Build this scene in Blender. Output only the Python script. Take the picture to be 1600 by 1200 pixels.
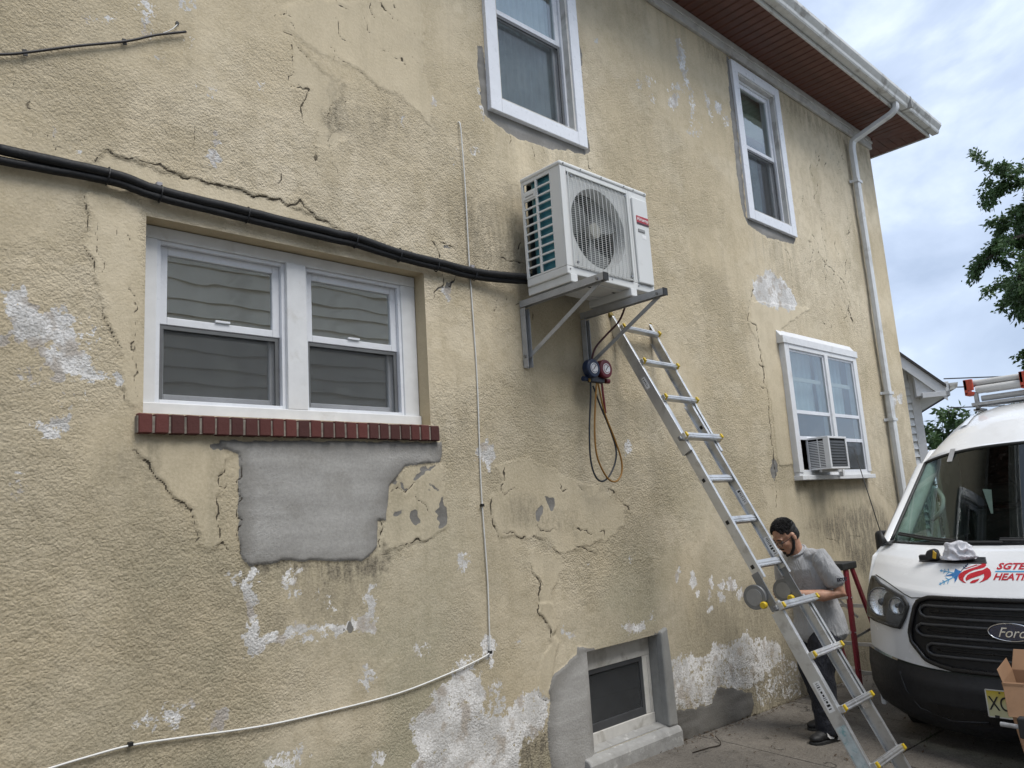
import bpy, bmesh, math, random
import numpy as np
from mathutils import Vector, Matrix, Euler

for o in list(bpy.data.objects):
    bpy.data.objects.remove(o, do_unlink=True)
scene = bpy.context.scene
col = scene.collection
rad = math.radians

# ---------------------------------------------------------------- camera
# X runs along the house wall (away from the photographer), Y points into
# the wall (wall face is Y = 0), Z is up; metres.
YAW, PITCH, ROLL = rad(43.744), rad(9.726), rad(-3.674)
fwd = Vector((math.sin(YAW)*math.cos(PITCH), math.cos(YAW)*math.cos(PITCH), math.sin(PITCH)))
rgt = Vector((math.cos(YAW), -math.sin(YAW), 0))
upv = rgt.cross(fwd)
r2 = math.cos(ROLL)*rgt + math.sin(ROLL)*upv
u2 = -math.sin(ROLL)*rgt + math.cos(ROLL)*upv
cam_data = bpy.data.cameras.new('camera')
cam = bpy.data.objects.new('camera', cam_data)
col.objects.link(cam)
m = Matrix((r2, u2, -fwd)).transposed().to_4x4()
m.translation = Vector((0, -3.4, 1.615))
cam.matrix_world = m
cam_data.sensor_width = 36.0
cam_data.lens = 27.262
cam_data.clip_start = 0.05
cam_data.clip_end = 3000
scene.camera = cam

# ---------------------------------------------------------------- sky and sun (overcast)
SUN_AZ = rad(-82)      # direction towards the sun, measured from +X towards +Y
SUN_EL = rad(60)
world = bpy.data.worlds.new('World')
scene.world = world
world.use_nodes = True
wt = world.node_tree
wt.nodes.clear()
w_out = wt.nodes.new('ShaderNodeOutputWorld')
w_bg = wt.nodes.new('ShaderNodeBackground')
w_bg.inputs['Strength'].default_value = 0.1
w_sky = wt.nodes.new('ShaderNodeTexSky')
w_sky.sky_type = 'NISHITA'
w_sky.sun_disc = False
w_sky.sun_elevation = SUN_EL
w_sky.sun_rotation = rad(90) - SUN_AZ
w_tc = wt.nodes.new('ShaderNodeTexCoord')
w_map = wt.nodes.new('ShaderNodeMapping')
w_map.inputs['Scale'].default_value = (1.0, 1.0, 2.3)
w_map.inputs['Location'].default_value = (3.1, 0.4, 1.7)
w_n1 = wt.nodes.new('ShaderNodeTexNoise')
w_n1.inputs['Scale'].default_value = 2.6
w_n1.inputs['Detail'].default_value = 7
w_n1.inputs['Roughness'].default_value = 0.55
w_n1.inputs['Distortion'].default_value = 0.35
w_rmp = wt.nodes.new('ShaderNodeValToRGB')
e = w_rmp.color_ramp.elements
e[0].position = 0.34; e[0].color = (2.8, 3.4, 4.5, 1)
e[1].position = 0.72; e[1].color = (8.4, 8.9, 9.6, 1)
x = w_rmp.color_ramp.elements.new(0.50); x.color = (3.75, 4.4, 5.55, 1)
x = w_rmp.color_ramp.elements.new(0.60); x.color = (5.1, 5.75, 6.8, 1)
w_mix = wt.nodes.new('ShaderNodeMix')
w_mix.data_type = 'RGBA'
w_mix.inputs['Factor'].default_value = 0.9
wt.links.new(w_tc.outputs['Generated'], w_map.inputs['Vector'])
wt.links.new(w_map.outputs['Vector'], w_n1.inputs['Vector'])
wt.links.new(w_n1.outputs['Fac'], w_rmp.inputs['Fac'])
wt.links.new(w_sky.outputs['Color'], w_mix.inputs['A'])
wt.links.new(w_rmp.outputs['Color'], w_mix.inputs['B'])
wt.links.new(w_mix.outputs['Result'], w_bg.inputs['Color'])
wt.links.new(w_bg.outputs['Background'], w_out.inputs['Surface'])

sun_data = bpy.data.lights.new('sun', 'SUN')
sun_data.energy = 1.5
sun_data.angle = rad(30)
sun_data.color = (1.0, 0.96, 0.9)
sun = bpy.data.objects.new('sun', sun_data)
col.objects.link(sun)
sdir = Vector((math.cos(SUN_EL)*math.cos(SUN_AZ), math.cos(SUN_EL)*math.sin(SUN_AZ), math.sin(SUN_EL)))
sun.rotation_euler = sdir.to_track_quat('Z', 'Y').to_euler()
sun.location = (4, -8, 12)

vs = scene.view_settings
vs.view_transform = 'Standard'
vs.look = 'None'
vs.exposure = 0.92
vs.gamma = 1.0
vs.use_curve_mapping = False
scene.render.engine = 'CYCLES'
cy = scene.cycles
cy.max_bounces = 4; cy.diffuse_bounces = 2; cy.glossy_bounces = 3; cy.transmission_bounces = 3; cy.transparent_max_bounces = 10

# ---------------------------------------------------------------- helpers
ORG = {}

class MB:
    """collects faces; build() links them as one mesh object"""
    def __init__(s):
        s.v = []; s.f = []
    def add(s, vs, fs):
        b = len(s.v)
        s.v += [tuple(p) for p in vs]
        s.f += [tuple(i + b for i in f) for f in fs]
        return s
    def box(s, x0, x1, y0, y1, z0, z1):
        return s.add([(x0,y0,z0),(x1,y0,z0),(x1,y1,z0),(x0,y1,z0),(x0,y0,z1),(x1,y0,z1),(x1,y1,z1),(x0,y1,z1)],
                     [(0,3,2,1),(4,5,6,7),(0,1,5,4),(1,2,6,5),(2,3,7,6),(3,0,4,7)])
    def obox(s, c, ax, ay, az):
        """box from centre and three half-axis vectors"""
        c = Vector(c); ax = Vector(ax); ay = Vector(ay); az = Vector(az)
        vs = [c + i*ax + j*ay + k*az for k in (-1,1) for i,j in ((-1,-1),(1,-1),(1,1),(-1,1))]
        return s.add(vs, [(0,3,2,1),(4,5,6,7),(0,1,5,4),(1,2,6,5),(2,3,7,6),(3,0,4,7)])
    def bar(s, a, b, w, h, up=(0,0,1)):
        """rectangular bar from a to b, w across, h along up"""
        a = Vector(a); b = Vector(b); d = (b-a); L = d.length; d.normalize()
        side = d.cross(Vector(up))
        if side.length < 1e-5: side = d.cross(Vector((1,0,0)))
        side.normalize(); u = side.cross(d)
        return s.obox((a+b)/2, d*L/2, side*w/2, u*h/2)
    def tube(s, pts, r, n=8, cap=True, rr=None):
        pts = [Vector(p) for p in pts]; N = len(pts)
        rr = rr or [r]*N
        t0 = (pts[1]-pts[0]).normalized()
        ref = Vector((0,0,1)) if abs(t0.z) < .9 else Vector((1,0,0))
        nrm = (ref - t0*ref.dot(t0)).normalized()
        base = len(s.v); vs = []
        for i, p in enumerate(pts):
            if i == 0: t = (pts[1]-pts[0])
            elif i == N-1: t = (pts[-1]-pts[-2])
            else: t = (pts[i+1]-pts[i]).normalized() + (pts[i]-pts[i-1]).normalized()
            t = t.normalized()
            nrm = (nrm - t*nrm.dot(t)).normalized()
            bn = t.cross(nrm)
            for k in range(n):
                a = 2*math.pi*k/n
                vs.append(p + (nrm*math.cos(a) + bn*math.sin(a))*rr[i])
        fs = []
        for i in range(N-1):
            for k in range(n):
                k2 = (k+1) % n
                fs.append((i*n+k, i*n+k2, (i+1)*n+k2, (i+1)*n+k))
        if cap:
            fs.append(tuple(range(n-1,-1,-1))); fs.append(tuple((N-1)*n+k for k in range(n)))
        return s.add(vs, fs)
    def cyl(s, c, ax, r, h, n=16, r2=None):
        c = Vector(c); ax = Vector(ax).normalized()
        return s.tube([c-ax*h/2, c+ax*h/2], r, n, rr=[r, r if r2 is None else r2])
    def prism(s, poly, o, e1, e2, e3):
        """extrude polygon [(a,b)] : o + a*e1 + b*e2, thickness vector e3"""
        o = Vector(o); e1 = Vector(e1); e2 = Vector(e2); e3 = Vector(e3); n = len(poly)
        lo = [o + a*e1 + b*e2 for a,b in poly]
        vs = lo + [p+e3 for p in lo]
        fs = [tuple(range(n-1,-1,-1)), tuple(range(n,2*n))]
        fs += [(i,(i+1)%n,(i+1)%n+n,i+n) for i in range(n)]
        return s.add(vs, fs)
    def grid(s, P):
        """P: rows of points"""
        R = len(P); C = len(P[0])
        return s.add([p for r in P for p in r],
                     [(i*C+j, i*C+j+1, (i+1)*C+j+1, (i+1)*C+j) for i in range(R-1) for j in range(C-1)])
    def mesh(s, name, o=Vector((0,0,0)), smooth=False):
        me = bpy.data.meshes.new(name)
        me.from_pydata([(p[0]-o[0], p[1]-o[1], p[2]-o[2]) for p in s.v], [], s.f)
        bm = bmesh.new(); bm.from_mesh(me)
        bmesh.ops.recalc_face_normals(bm, faces=bm.faces)
        bm.to_mesh(me); bm.free()
        if smooth:
            for p in me.polygons: p.use_smooth = True
        me.update()
        return me
    def build(s, name, mat, parent=None, smooth=False, bev=0, seg=2, at=None, autos=None):
        o = Vector(at) if at is not None else (ORG[parent.name] if parent else Vector((0,0,0)))
        me = s.mesh(name, o, smooth)
        return link(name, me, mat, parent, o, bev, seg, autos)

def link(name, me, mat, parent=None, o=Vector((0,0,0)), bev=0, seg=2, autos=None):
    ob = bpy.data.objects.new(name, me)
    if mat is not None and not me.materials: me.materials.append(mat)
    col.objects.link(ob)
    o = Vector(o)
    ORG[ob.name] = o.copy()
    if parent:
        ob.parent = parent
        ob.location = o - ORG[parent.name]
    else:
        ob.location = o
    if bev:
        b = ob.modifiers.new('bevel', 'BEVEL'); b.width = bev; b.segments = seg
        b.limit_method = 'ANGLE'; b.angle_limit = rad(35)
        b.harden_normals = False
    if autos:
        for p in me.polygons: p.use_smooth = True
        try: me.set_sharp_from_angle(angle=rad(autos))
        except Exception: pass
    return ob

def tag(o, label=None, cat=None, group=None, kind=None):
    if label: o['label'] = label
    if cat: o['category'] = cat
    if group: o['group'] = group
    if kind: o['kind'] = kind
    return o

def thing(name, loc, label, cat, group=None):
    o = bpy.data.objects.new(name, None)
    o.empty_display_size = .1
    col.objects.link(o); o.location = loc
    ORG[o.name] = Vector(loc)
    return tag(o, label, cat, group)

def piece(name, me, parent, w):
    """another object on shared mesh data, at world position w"""
    ob = bpy.data.objects.new(name, me); col.objects.link(ob)
    ob.parent = parent; ob.location = Vector(w) - ORG[parent.name]
    ORG[ob.name] = Vector(w)
    return ob

def smoothpath(pts, n=6):
    """Catmull-Rom"""
    P = [Vector(p) for p in pts]; out = []
    for i in range(len(P)-1):
        p0 = P[max(i-1,0)]; p1 = P[i]; p2 = P[i+1]; p3 = P[min(i+2,len(P)-1)]
        for k in range(n):
            t = k/n
            out.append(.5*((2*p1)+(-p0+p2)*t+(2*p0-5*p1+4*p2-p3)*t*t+(-p0+3*p1-3*p2+p3)*t**3))
    out.append(P[-1]); return out

def smoothstep(a, b, x):
    t = np.clip((x-a)/(b-a), 0, 1); return t*t*(3-2*t)

# ---- node helpers
class NT:
    def __init__(s, name):
        s.m = bpy.data.materials.new(name); s.m.use_nodes = True
        s.t = s.m.node_tree; s.t.nodes.clear()
        s.out = s.t.nodes.new('ShaderNodeOutputMaterial')
    def n(s, typ, props=None, **inp):
        nd = s.t.nodes.new('ShaderNode'+typ)
        for k, v in (props or {}).items(): setattr(nd, k, v)
        for k, v in inp.items():
            s.set(nd, k.replace('_', ' '), v)
        return nd
    def set(s, nd, key, v):
        sock = None
        for i in nd.inputs:
            if i.name == key and i.enabled: sock = i; break
        if sock is None:
            sock = nd.inputs[int(key)] if key.isdigit() else nd.inputs[key]
        if hasattr(v, 'is_output') or isinstance(v, bpy.types.NodeSocket): s.t.links.new(v, sock)
        else: sock.default_value = v
    def math(s, op, a, b=0.0, c=0.0, clamp=False):
        nd = s.t.nodes.new('ShaderNodeMath'); nd.operation = op; nd.use_clamp = clamp
        for i, v in enumerate((a, b, c)):
            if isinstance(v, bpy.types.NodeSocket): s.t.links.new(v, nd.inputs[i])
            else: nd.inputs[i].default_value = v
        return nd.outputs[0]
    def ss(s, a, b, x):
        nd = s.t.nodes.new('ShaderNodeMapRange'); nd.interpolation_type = 'SMOOTHSTEP'
        s.t.links.new(x, nd.inputs['Value'])
        nd.inputs['From Min'].default_value = a; nd.inputs['From Max'].default_value = b
        return nd.outputs['Result']
    def lin(s, a, b, c, d, x):
        nd = s.t.nodes.new('ShaderNodeMapRange')
        s.t.links.new(x, nd.inputs['Value'])
        for k, v in zip(('From Min','From Max','To Min','To Max'), (a,b,c,d)): nd.inputs[k].default_value = v
        return nd.outputs['Result']
    def mix(s, f, a, b, blend='MIX'):
        nd = s.t.nodes.new('ShaderNodeMix'); nd.data_type = 'RGBA'; nd.blend_type = blend
        for k, v in (('Factor', f), ('A', a), ('B', b)):
            sock = [i for i in nd.inputs if i.name == k and (i.type == 'RGBA' if k != 'Factor' else i.type == 'VALUE')][0]
            if isinstance(v, bpy.types.NodeSocket): s.t.links.new(v, sock)
            else: sock.default_value = v if k == 'Factor' else ((*v, 1) if len(v) == 3 else v)
        return [o for o in nd.outputs if o.type == 'RGBA'][0]
    def coord(s, which='Object', scale=(1,1,1)):
        tc = s.t.nodes.new('ShaderNodeTexCoord')
        mp = s.t.nodes.new('ShaderNodeMapping'); mp.inputs['Scale'].default_value = scale
        s.t.links.new(tc.outputs[which], mp.inputs['Vector'])
        return mp.outputs['Vector']
    def noise(s, vec, scale, detail=3, rough=.5, dist=0):
        nd = s.n('TexNoise', None, Scale=scale, Detail=detail, Roughness=rough, Distortion=dist)
        s.t.links.new(vec, nd.inputs['Vector'])
        return nd.outputs['Fac']
    def attr(s, name):
        nd = s.t.nodes.new('ShaderNodeAttribute'); nd.attribute_name = name
        return nd.outputs['Fac']
    def bump(s, h, strength=.3, dist=.01, normal=None):
        nd = s.t.nodes.new('ShaderNodeBump')
        s.t.links.new(h, nd.inputs['Height'])
        if isinstance(strength, bpy.types.NodeSocket): s.t.links.new(strength, nd.inputs['Strength'])
        else: nd.inputs['Strength'].default_value = strength
        nd.inputs['Distance'].default_value = dist
        if normal: s.t.links.new(normal, nd.inputs['Normal'])
        return nd.outputs['Normal']
    def schlick(s, r0, normal=None):
        lw = s.t.nodes.new('ShaderNodeLayerWeight'); lw.inputs['Blend'].default_value = .5
        if normal: s.t.links.new(normal, lw.inputs['Normal'])
        p = s.math('POWER', lw.outputs['Facing'], 5.0)
        return s.math('ADD', s.math('MULTIPLY', p, 1-r0), r0)
    def bsdf(s, color, rough=.6, normal=None, **kw):
        nd = s.t.nodes.new('ShaderNodeBsdfPrincipled')
        s.set(nd, 'Base Color', color if isinstance(color, bpy.types.NodeSocket) else (*color[:3], 1))
        s.set(nd, 'Roughness', rough)
        if normal: s.set(nd, 'Normal', normal)
        for k, v in kw.items(): s.set(nd, k.replace('_', ' '), v)
        s.t.links.new(nd.outputs[0], s.out.inputs['Surface'])
        return s.m

MATS = {}
def mat(name, color=None, rough=.5, metal=0, var=.12, scale=12, bump=0, bscale=80, dirt=None, dscale=3, dthr=.55, coat=0, spec=.5):
    """plain painted / metal / plastic surface with slight colour variation, dirt and relief"""
    if name in MATS: return MATS[name]
    t = NT(name)
    v = t.coord()
    f = t.noise(v, scale, 4, .6)
    c = t.mix(t.lin(.3, .7, 0, 1, f), [k*(1-var) for k in color], [min(1, k*(1+var)) for k in color])
    if dirt:
        d = t.noise(v, dscale, 6, .65, .4)
        c = t.mix(t.math('MULTIPLY', t.ss(dthr, dthr+.18, d), dirt[3]), c, dirt[:3])
    nrm = None
    if bump: nrm = t.bump(t.noise(v, bscale, 4, .6), bump, .004)
    rf = t.lin(.3, .7, max(rough-.07, .02), min(rough+.07, 1), t.noise(v, scale*2.3, 3))
    MATS[name] = t.bsdf(c, rf, nrm, Metallic=metal, Coat_Weight=coat, Specular_IOR_Level=spec)
    return MATS[name]
CRACKS_LIP_SHADE=[
([(2.091,4.522),(2.095,4.494),(2.126,4.493),(2.162,4.496)],1.00),
([(2.063,4.426),(2.092,4.374),(2.096,4.327),(2.125,4.29),(2.16,4.277)],1.00),
([(2.257,4.495),(2.282,4.445),(2.291,4.419),(2.31,4.396)],1.00),
([(2.315,4.613),(2.312,4.529),(2.349,4.504)],1.00),
([(2.382,4.644),(2.413,4.59),(2.464,4.575),(2.504,4.58)],1.00),
([(2.469,4.688),(2.49,4.655),(2.516,4.645)],1.00),
([(1.77,4.335),(1.767,4.291),(1.72,4.266)],1.00),
([(1.767,4.291),(1.797,4.293)],1.00),
([(1.774,4.257),(1.806,4.252),(1.828,4.235)],1.00),
([(1.764,4.192),(1.805,4.186),(1.827,4.168)],1.00),
([(1.79,4.153),(1.815,4.116),(1.812,4.069),(1.813,3.996)],1.00),
([(1.813,3.996),(1.792,3.942),(1.8,3.891),(1.878,3.91),(1.915,3.905),(1.895,3.852),(1.862,3.804),(1.857,3.775),(1.883,3.72),(1.92,3.701),(1.956,3.662)],1.00),
([(1.914,3.631),(1.941,3.598),(1.983,3.597)],1.00),
([(1.845,4.138),(1.863,4.117),(1.914,4.086)],1.00),
([(2.028,4.231),(2.067,4.198),(2.068,4.17)],1.00),
([(2.464,4.32),(2.515,4.325),(2.531,4.3),(2.553,4.266)],1.00),
([(2.045,4.122),(2.076,4.158),(2.126,4.153),(2.197,4.152),(2.239,4.138),(2.269,4.11),(2.343,4.077),(2.374,4.053)],0.60),
([(2.405,4.389),(2.437,4.356)],0.60),
([(2.566,4.55),(2.618,4.524)],0.60),
([(2.635,4.499),(2.629,4.427)],0.60),
([(2.238,4.256),(2.247,4.222)],0.60),
([(1.887,4.372),(1.924,4.326)],0.60),
([(1.967,4.321),(1.981,4.298)],0.60),
([(1.624,4.278),(1.68,4.262)],0.60),
([(1.992,3.746),(2.025,3.72),(2.032,3.639),(2.029,3.511)],0.60),
([(1.941,3.585),(1.938,3.467),(1.96,3.42)],0.60),
([(1.727,3.418),(1.734,3.3)],0.60),
([(2.049,3.534),(2.077,3.506),(2.066,3.466)],0.60),
([(2.049,3.905),(2.018,3.82),(1.997,3.757)],0.60),
([(2.375,4.331),(2.431,4.343)],0.60),
([(2.582,4.382),(2.644,4.333)],0.60),
([(2.171,3.977),(2.128,3.895),(2.167,3.851)],0.60),
([(0.903,3.225),(0.907,3.247),(0.947,3.267),(0.986,3.255),(1.086,3.269),(1.155,3.266),(1.211,3.254),(1.259,3.239),(1.333,3.249),(1.448,3.248),(1.526,3.242),(1.607,3.242),(1.742,3.252),(1.769,3.232),(1.847,3.268),(1.9,3.218),(1.955,3.189),(2.067,3.182),(2.125,3.166)],1.30),  # long skim ledge: the shadow of its lip drawn as a crack line
([(0.908,3.637),(0.914,3.526)],0.50),
([(1.31,3.534),(1.317,3.376)],0.50),
([(0.656,3.294),(0.66,3.253),(0.677,3.251)],0.50),
([(0.698,3.307),(0.708,3.268),(0.706,3.253)],0.50),
([(0.733,3.311),(0.739,3.214)],0.50),
([(0.754,3.289),(0.775,3.289),(0.777,3.261)],0.50),
([(0.811,3.307),(0.82,3.295),(0.819,3.259)],0.50),
([(0.572,3.525),(0.582,3.479),(0.587,3.432)],0.50),
([(0.625,3.438),(0.63,3.391),(0.651,3.348)],0.50),
([(0.738,3.24),(0.779,3.253)],0.50),
([(0.862,2.835),(0.883,2.781),(0.903,2.716)],0.90),
([(0.901,2.692),(0.912,2.665)],0.90),
([(0.934,2.582),(0.946,2.504),(0.983,2.452),(1.025,2.416)],0.90),
([(0.862,2.835),(0.873,2.814)],0.90),
([(1.028,2.818),(1.045,2.824)],0.90),
([(0.866,3.071),(0.855,2.892)],0.60),
([(1.067,2.152),(1.056,2.448),(1.058,2.636),(1.03,2.714)],0.60),
([(0.899,2.949),(0.929,2.79),(0.941,2.711)],0.60),
([(0.972,2.965),(0.984,2.884)],0.60),
([(1.021,2.927),(1.028,2.833)],0.60),
([(1.06,1.99),(1.108,1.941),(1.129,1.907)],0.60),
([(1.007,2.284),(1.014,2.217),(1.025,2.178)],0.60),
([(1.058,1.988),(1.119,1.916),(1.174,1.86),(1.226,1.794),(1.258,1.781),(1.307,1.726),(1.328,1.668),(1.332,1.595)],0.90),
([(1.459,1.967),(1.446,1.915),(1.411,1.882),(1.416,1.822),(1.459,1.822),(1.481,1.881)],0.90),
([(1.424,1.789),(1.424,1.722),(1.42,1.672),(1.441,1.629),(1.437,1.58)],0.90),
([(1.512,1.967),(1.511,1.743),(1.515,1.608),(1.524,1.498)],0.80),
([(1.399,1.57),(1.441,1.588),(1.476,1.544)],0.80),
([(1.424,1.466),(1.458,1.492)],0.80),
([(2.333,1.508),(2.406,1.518),(2.505,1.526),(2.608,1.524)],0.80),
([(2.262,1.475),(2.302,1.474)],0.80),
([(2.479,1.749),(2.541,1.706),(2.609,1.652)],0.80),
([(2.257,1.648),(2.266,1.58),(2.258,1.513)],0.80),
([(2.497,1.84),(2.419,1.791),(2.334,1.783)],0.80),
([(3.172,1.93),(3.133,1.854),(3.115,1.788),(3.132,1.76),(3.226,1.795)],0.90),
([(3.042,1.743),(3.025,1.615),(3.061,1.513)],0.90),
([(3.1,1.534),(3.163,1.525),(3.225,1.489),(3.286,1.499)],0.90),
([(3.347,1.5),(3.385,1.474),(3.469,1.478)],0.90),
([(3.368,1.58),(3.41,1.52),(3.573,1.511)],0.90),
([(3.737,1.521),(3.827,1.501),(3.886,1.472)],0.90),
([(3.967,1.477),(4.026,1.495),(4.013,1.454)],0.90),
([(3.679,1.41),(3.785,1.408),(3.873,1.361),(3.93,1.316)],0.90),
([(3.619,1.813),(3.622,1.767),(3.674,1.766)],0.90),
([(3.785,1.805),(3.826,1.753)],0.90),
([(4.087,1.768),(4.173,1.717)],0.90),
([(4.225,1.656),(4.305,1.604)],0.90),
([(3.298,1.339),(3.339,1.279),(3.38,1.21),(3.355,1.138),(3.356,1.036),(3.403,0.966),(3.447,0.923)],0.90),
([(3.49,1.409),(3.559,1.385),(3.583,1.334)],0.90),
([(3.354,1.062),(3.372,1.004),(3.425,0.941),(3.461,0.888)],0.80),
([(3.288,0.619),(3.318,0.575),(3.39,0.546)],0.80),
([(6.295,3.404),(6.217,3.197),(6.351,3.192),(6.353,3.018),(6.375,2.847),(6.372,2.654),(6.415,2.571),(6.38,2.336),(6.382,2.169),(6.383,2.003),(6.38,1.817),(6.311,1.535)],1.60),
([(6.981,4.101),(7.199,4.023),(7.184,3.777),(7.164,3.605),(7.213,3.516)],1.10),
([(7.833,4.197),(7.937,4.087),(8.192,4.002),(8.403,3.931),(8.471,3.674),(8.481,3.515)],1.10),
([(6.317,3.407),(6.395,3.575)],1.10),
([(8.054,4.109),(8.188,3.988)],1.10),
([(6.328,2.822),(6.424,2.787)],1.10),
([(6.283,2.626),(6.399,2.592)],1.10),
([(7.131,1.235),(7.288,1.214),(7.422,1.184),(7.481,1.138)],0.80),
([(7.653,1.212),(7.94,1.216),(8.023,1.144)],0.80),
([(2.676,3.23),(2.697,3.192),(2.737,3.138)],1.10),
([(2.708,3.253),(2.755,3.24),(2.823,3.24),(2.85,3.216),(2.868,3.173)],1.10),
([(3.232,3.228),(3.315,3.229),(3.381,3.231),(3.439,3.238)],1.10),
([(3.432,3.375),(3.402,3.304)],1.10),
([(2.751,3.039),(2.744,2.986),(2.685,2.925),(2.678,2.892)],1.10),
([(2.839,3.035),(2.795,2.981),(2.768,2.99)],1.10),
([(3.136,3.154),(3.121,3.131)],1.10),
([(3.167,2.994),(3.173,2.954),(3.147,2.848)],0.60),
([(3.258,2.994),(3.246,2.958)],0.60),
([(3.254,2.945),(3.374,2.945)],0.60),
([(3.478,2.928),(3.476,2.857)],0.60),
([(2.651,3.346),(2.672,3.298)],0.60),
([(3.382,4.123),(3.382,4.047)],1.00),
([(3.582,4.127),(3.601,4.064),(3.609,4.008)],1.00),
([(4.167,4.2),(4.178,4.109),(4.194,4.061)],1.00),
([(3.684,4.119),(3.731,4.053)],1.00),
([(4.603,0.016),(4.786,0.007),(5.077,-0.003),(5.355,-0.01),(5.614,-0.015),(6.013,-0.021),(6.315,-0.022)],1.20),
([(7.799,5.212),(7.802,5.177),(7.723,5.089),(7.679,4.983)],0.44),
([(8.041,4.585),(8.096,4.551),(8.176,4.537)],0.78),
([(7.99,5.206),(7.953,5.124),(7.981,5.045)],0.93),
([(8.437,5.781),(8.419,5.726),(8.376,5.661),(8.444,5.593),(8.511,5.523)],0.40),
([(8.514,5.273),(8.572,5.222),(8.55,5.143),(8.542,5.098)],0.58),
([(7.632,3.82),(7.615,3.729),(7.614,3.661)],0.82),
([(8.51,5.652),(8.497,5.602),(8.522,5.558)],0.61),
([(7.951,4.027),(7.904,3.97),(7.951,3.905),(7.912,3.833),(7.973,3.807)],0.96),
([(7.702,5.052),(7.723,4.97),(7.787,4.91),(7.867,4.9)],0.57),
([(8.441,3.586),(8.491,3.507),(8.528,3.478),(8.536,3.391)],0.58),
([(8.389,5.345),(8.367,5.307),(8.292,5.244)],0.87),
([(7.991,4.955),(7.984,4.91),(8.057,4.892)],0.44),
([(8.274,4.109),(8.288,4.047),(8.302,3.999)],0.42),
([(7.902,3.814),(7.929,3.778),(7.881,3.714),(7.883,3.673)],0.67),
([(8.094,4.29),(8.101,4.261),(8.063,4.208)],0.52),
([(8.744,5.495),(8.699,5.386),(8.67,5.338)],0.74),
([(8.294,3.574),(8.331,3.518),(8.267,3.467),(8.317,3.388),(8.388,3.346)],0.79),
([(8.317,3.967),(8.315,3.894),(8.348,3.853),(8.407,3.77)],0.44),
([(8.672,3.605),(8.617,3.542),(8.628,3.464),(8.576,3.372),(8.633,3.305)],0.68),
([(8.102,4.716),(8.063,4.677),(8.14,4.664),(8.207,4.643)],0.89),
([(8.613,4.058),(8.521,3.949),(8.457,3.868),(8.507,3.81),(8.543,3.725)],0.66),
([(8.554,5.839),(8.54,5.74),(8.564,5.706)],0.62),
([(8.181,4.02),(8.148,3.962),(8.067,3.858)],0.67),
([(8.896,5.608),(8.841,5.525),(8.935,5.513),(8.855,5.413)],0.93),
([(8.129,4.624),(8.181,4.602),(8.248,4.574),(8.205,4.479),(8.183,4.392)],0.50),
([(7.766,3.702),(7.731,3.615),(7.684,3.521)],0.40),
([(8.471,5.578),(8.476,5.514),(8.511,5.459)],0.45),
([(8.711,5.449),(8.665,5.391),(8.74,5.38),(8.644,5.258)],0.73),
([(8.463,3.726),(8.419,3.633),(8.461,3.57),(8.456,3.531),(8.502,3.485)],0.80),
([(7.795,5.461),(7.818,5.397),(7.773,5.291)],0.52),
([(8.358,3.987),(8.281,3.903),(8.349,3.863)],0.62),
([(8.778,5.655),(8.674,5.524),(8.724,5.449),(8.766,5.361),(8.697,5.269)],0.70),
([(8.744,4.608),(8.681,4.531),(8.753,4.5)],0.87),
([(8.611,4.362),(8.589,4.287),(8.651,4.221),(8.619,4.169),(8.582,4.09)],1.00),
([(8.012,3.682),(8.088,3.645),(8.073,3.578),(8.023,3.486)],0.68),
([(8.602,4.609),(8.676,4.552),(8.62,4.505),(8.69,4.421)],0.95),
([(7.969,4.369),(8.007,4.316),(8.027,4.261)],0.76),
([(8.863,5.972),(8.81,5.853),(8.735,5.74)],0.81),
([(8.779,4.684),(8.693,4.617),(8.742,4.582),(8.83,4.565)],0.56),
([(8.301,3.774),(8.359,3.708),(8.391,3.641),(8.456,3.564),(8.489,3.503)],0.82),
([(8.225,4.133),(8.214,4.087),(8.177,4.019),(8.161,3.976),(8.222,3.924)],0.72),
([(8.134,5.141),(8.114,5.077),(8.025,4.965)],0.41),
([(7.725,3.501),(7.663,3.428),(7.594,3.378)],0.41),
([(8.162,3.677),(8.236,3.614),(8.293,3.533),(8.263,3.446)],0.90),
([(7.74,4.359),(7.803,4.322),(7.861,4.252),(7.841,4.172),(7.894,4.141)],0.75),
([(8.255,3.949),(8.276,3.902),(8.32,3.822),(8.375,3.743)],0.80),
([(8.294,4.206),(8.277,4.11),(8.353,4.083),(8.272,4.005),(8.32,3.938)],0.42),
([(7.982,4.2),(8.041,4.138),(7.968,4.033),(8.017,3.98),(7.929,3.883)],0.77),
([(7.637,4.256),(7.716,4.244),(7.749,4.209),(7.704,4.125),(7.67,4.029)],0.91),
([(8.068,4.322),(8.041,4.224),(8.072,4.145)],0.58),
([(8.523,4.269),(8.559,4.224),(8.506,4.153),(8.481,4.053),(8.44,3.956)],0.97),
([(8.017,3.617),(7.973,3.565),(7.907,3.502),(7.918,3.434),(7.936,3.371)],0.59),
([(8.457,3.662),(8.39,3.61),(8.457,3.546),(8.52,3.493),(8.454,3.434)],0.67),
([(7.735,3.434),(7.743,3.402),(7.789,3.362)],0.92),
([(7.79,4.382),(7.716,4.285),(7.661,4.2),(7.583,4.109),(7.539,4.06)],0.42),
([(8.043,5.063),(8.087,4.978),(8.023,4.882),(7.957,4.832),(7.891,4.725)],0.96),
([(7.898,4.19),(7.922,4.135),(7.969,4.064),(7.947,3.993),(7.947,3.944)],0.66),
([(7.694,4.776),(7.646,4.712),(7.615,4.653)],0.92),
([(8.328,3.635),(8.298,3.556),(8.376,3.525),(8.337,3.428)],0.53),
([(7.941,5.772),(7.968,5.686),(7.974,5.655),(7.935,5.563),(7.922,5.52)],0.63),
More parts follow.
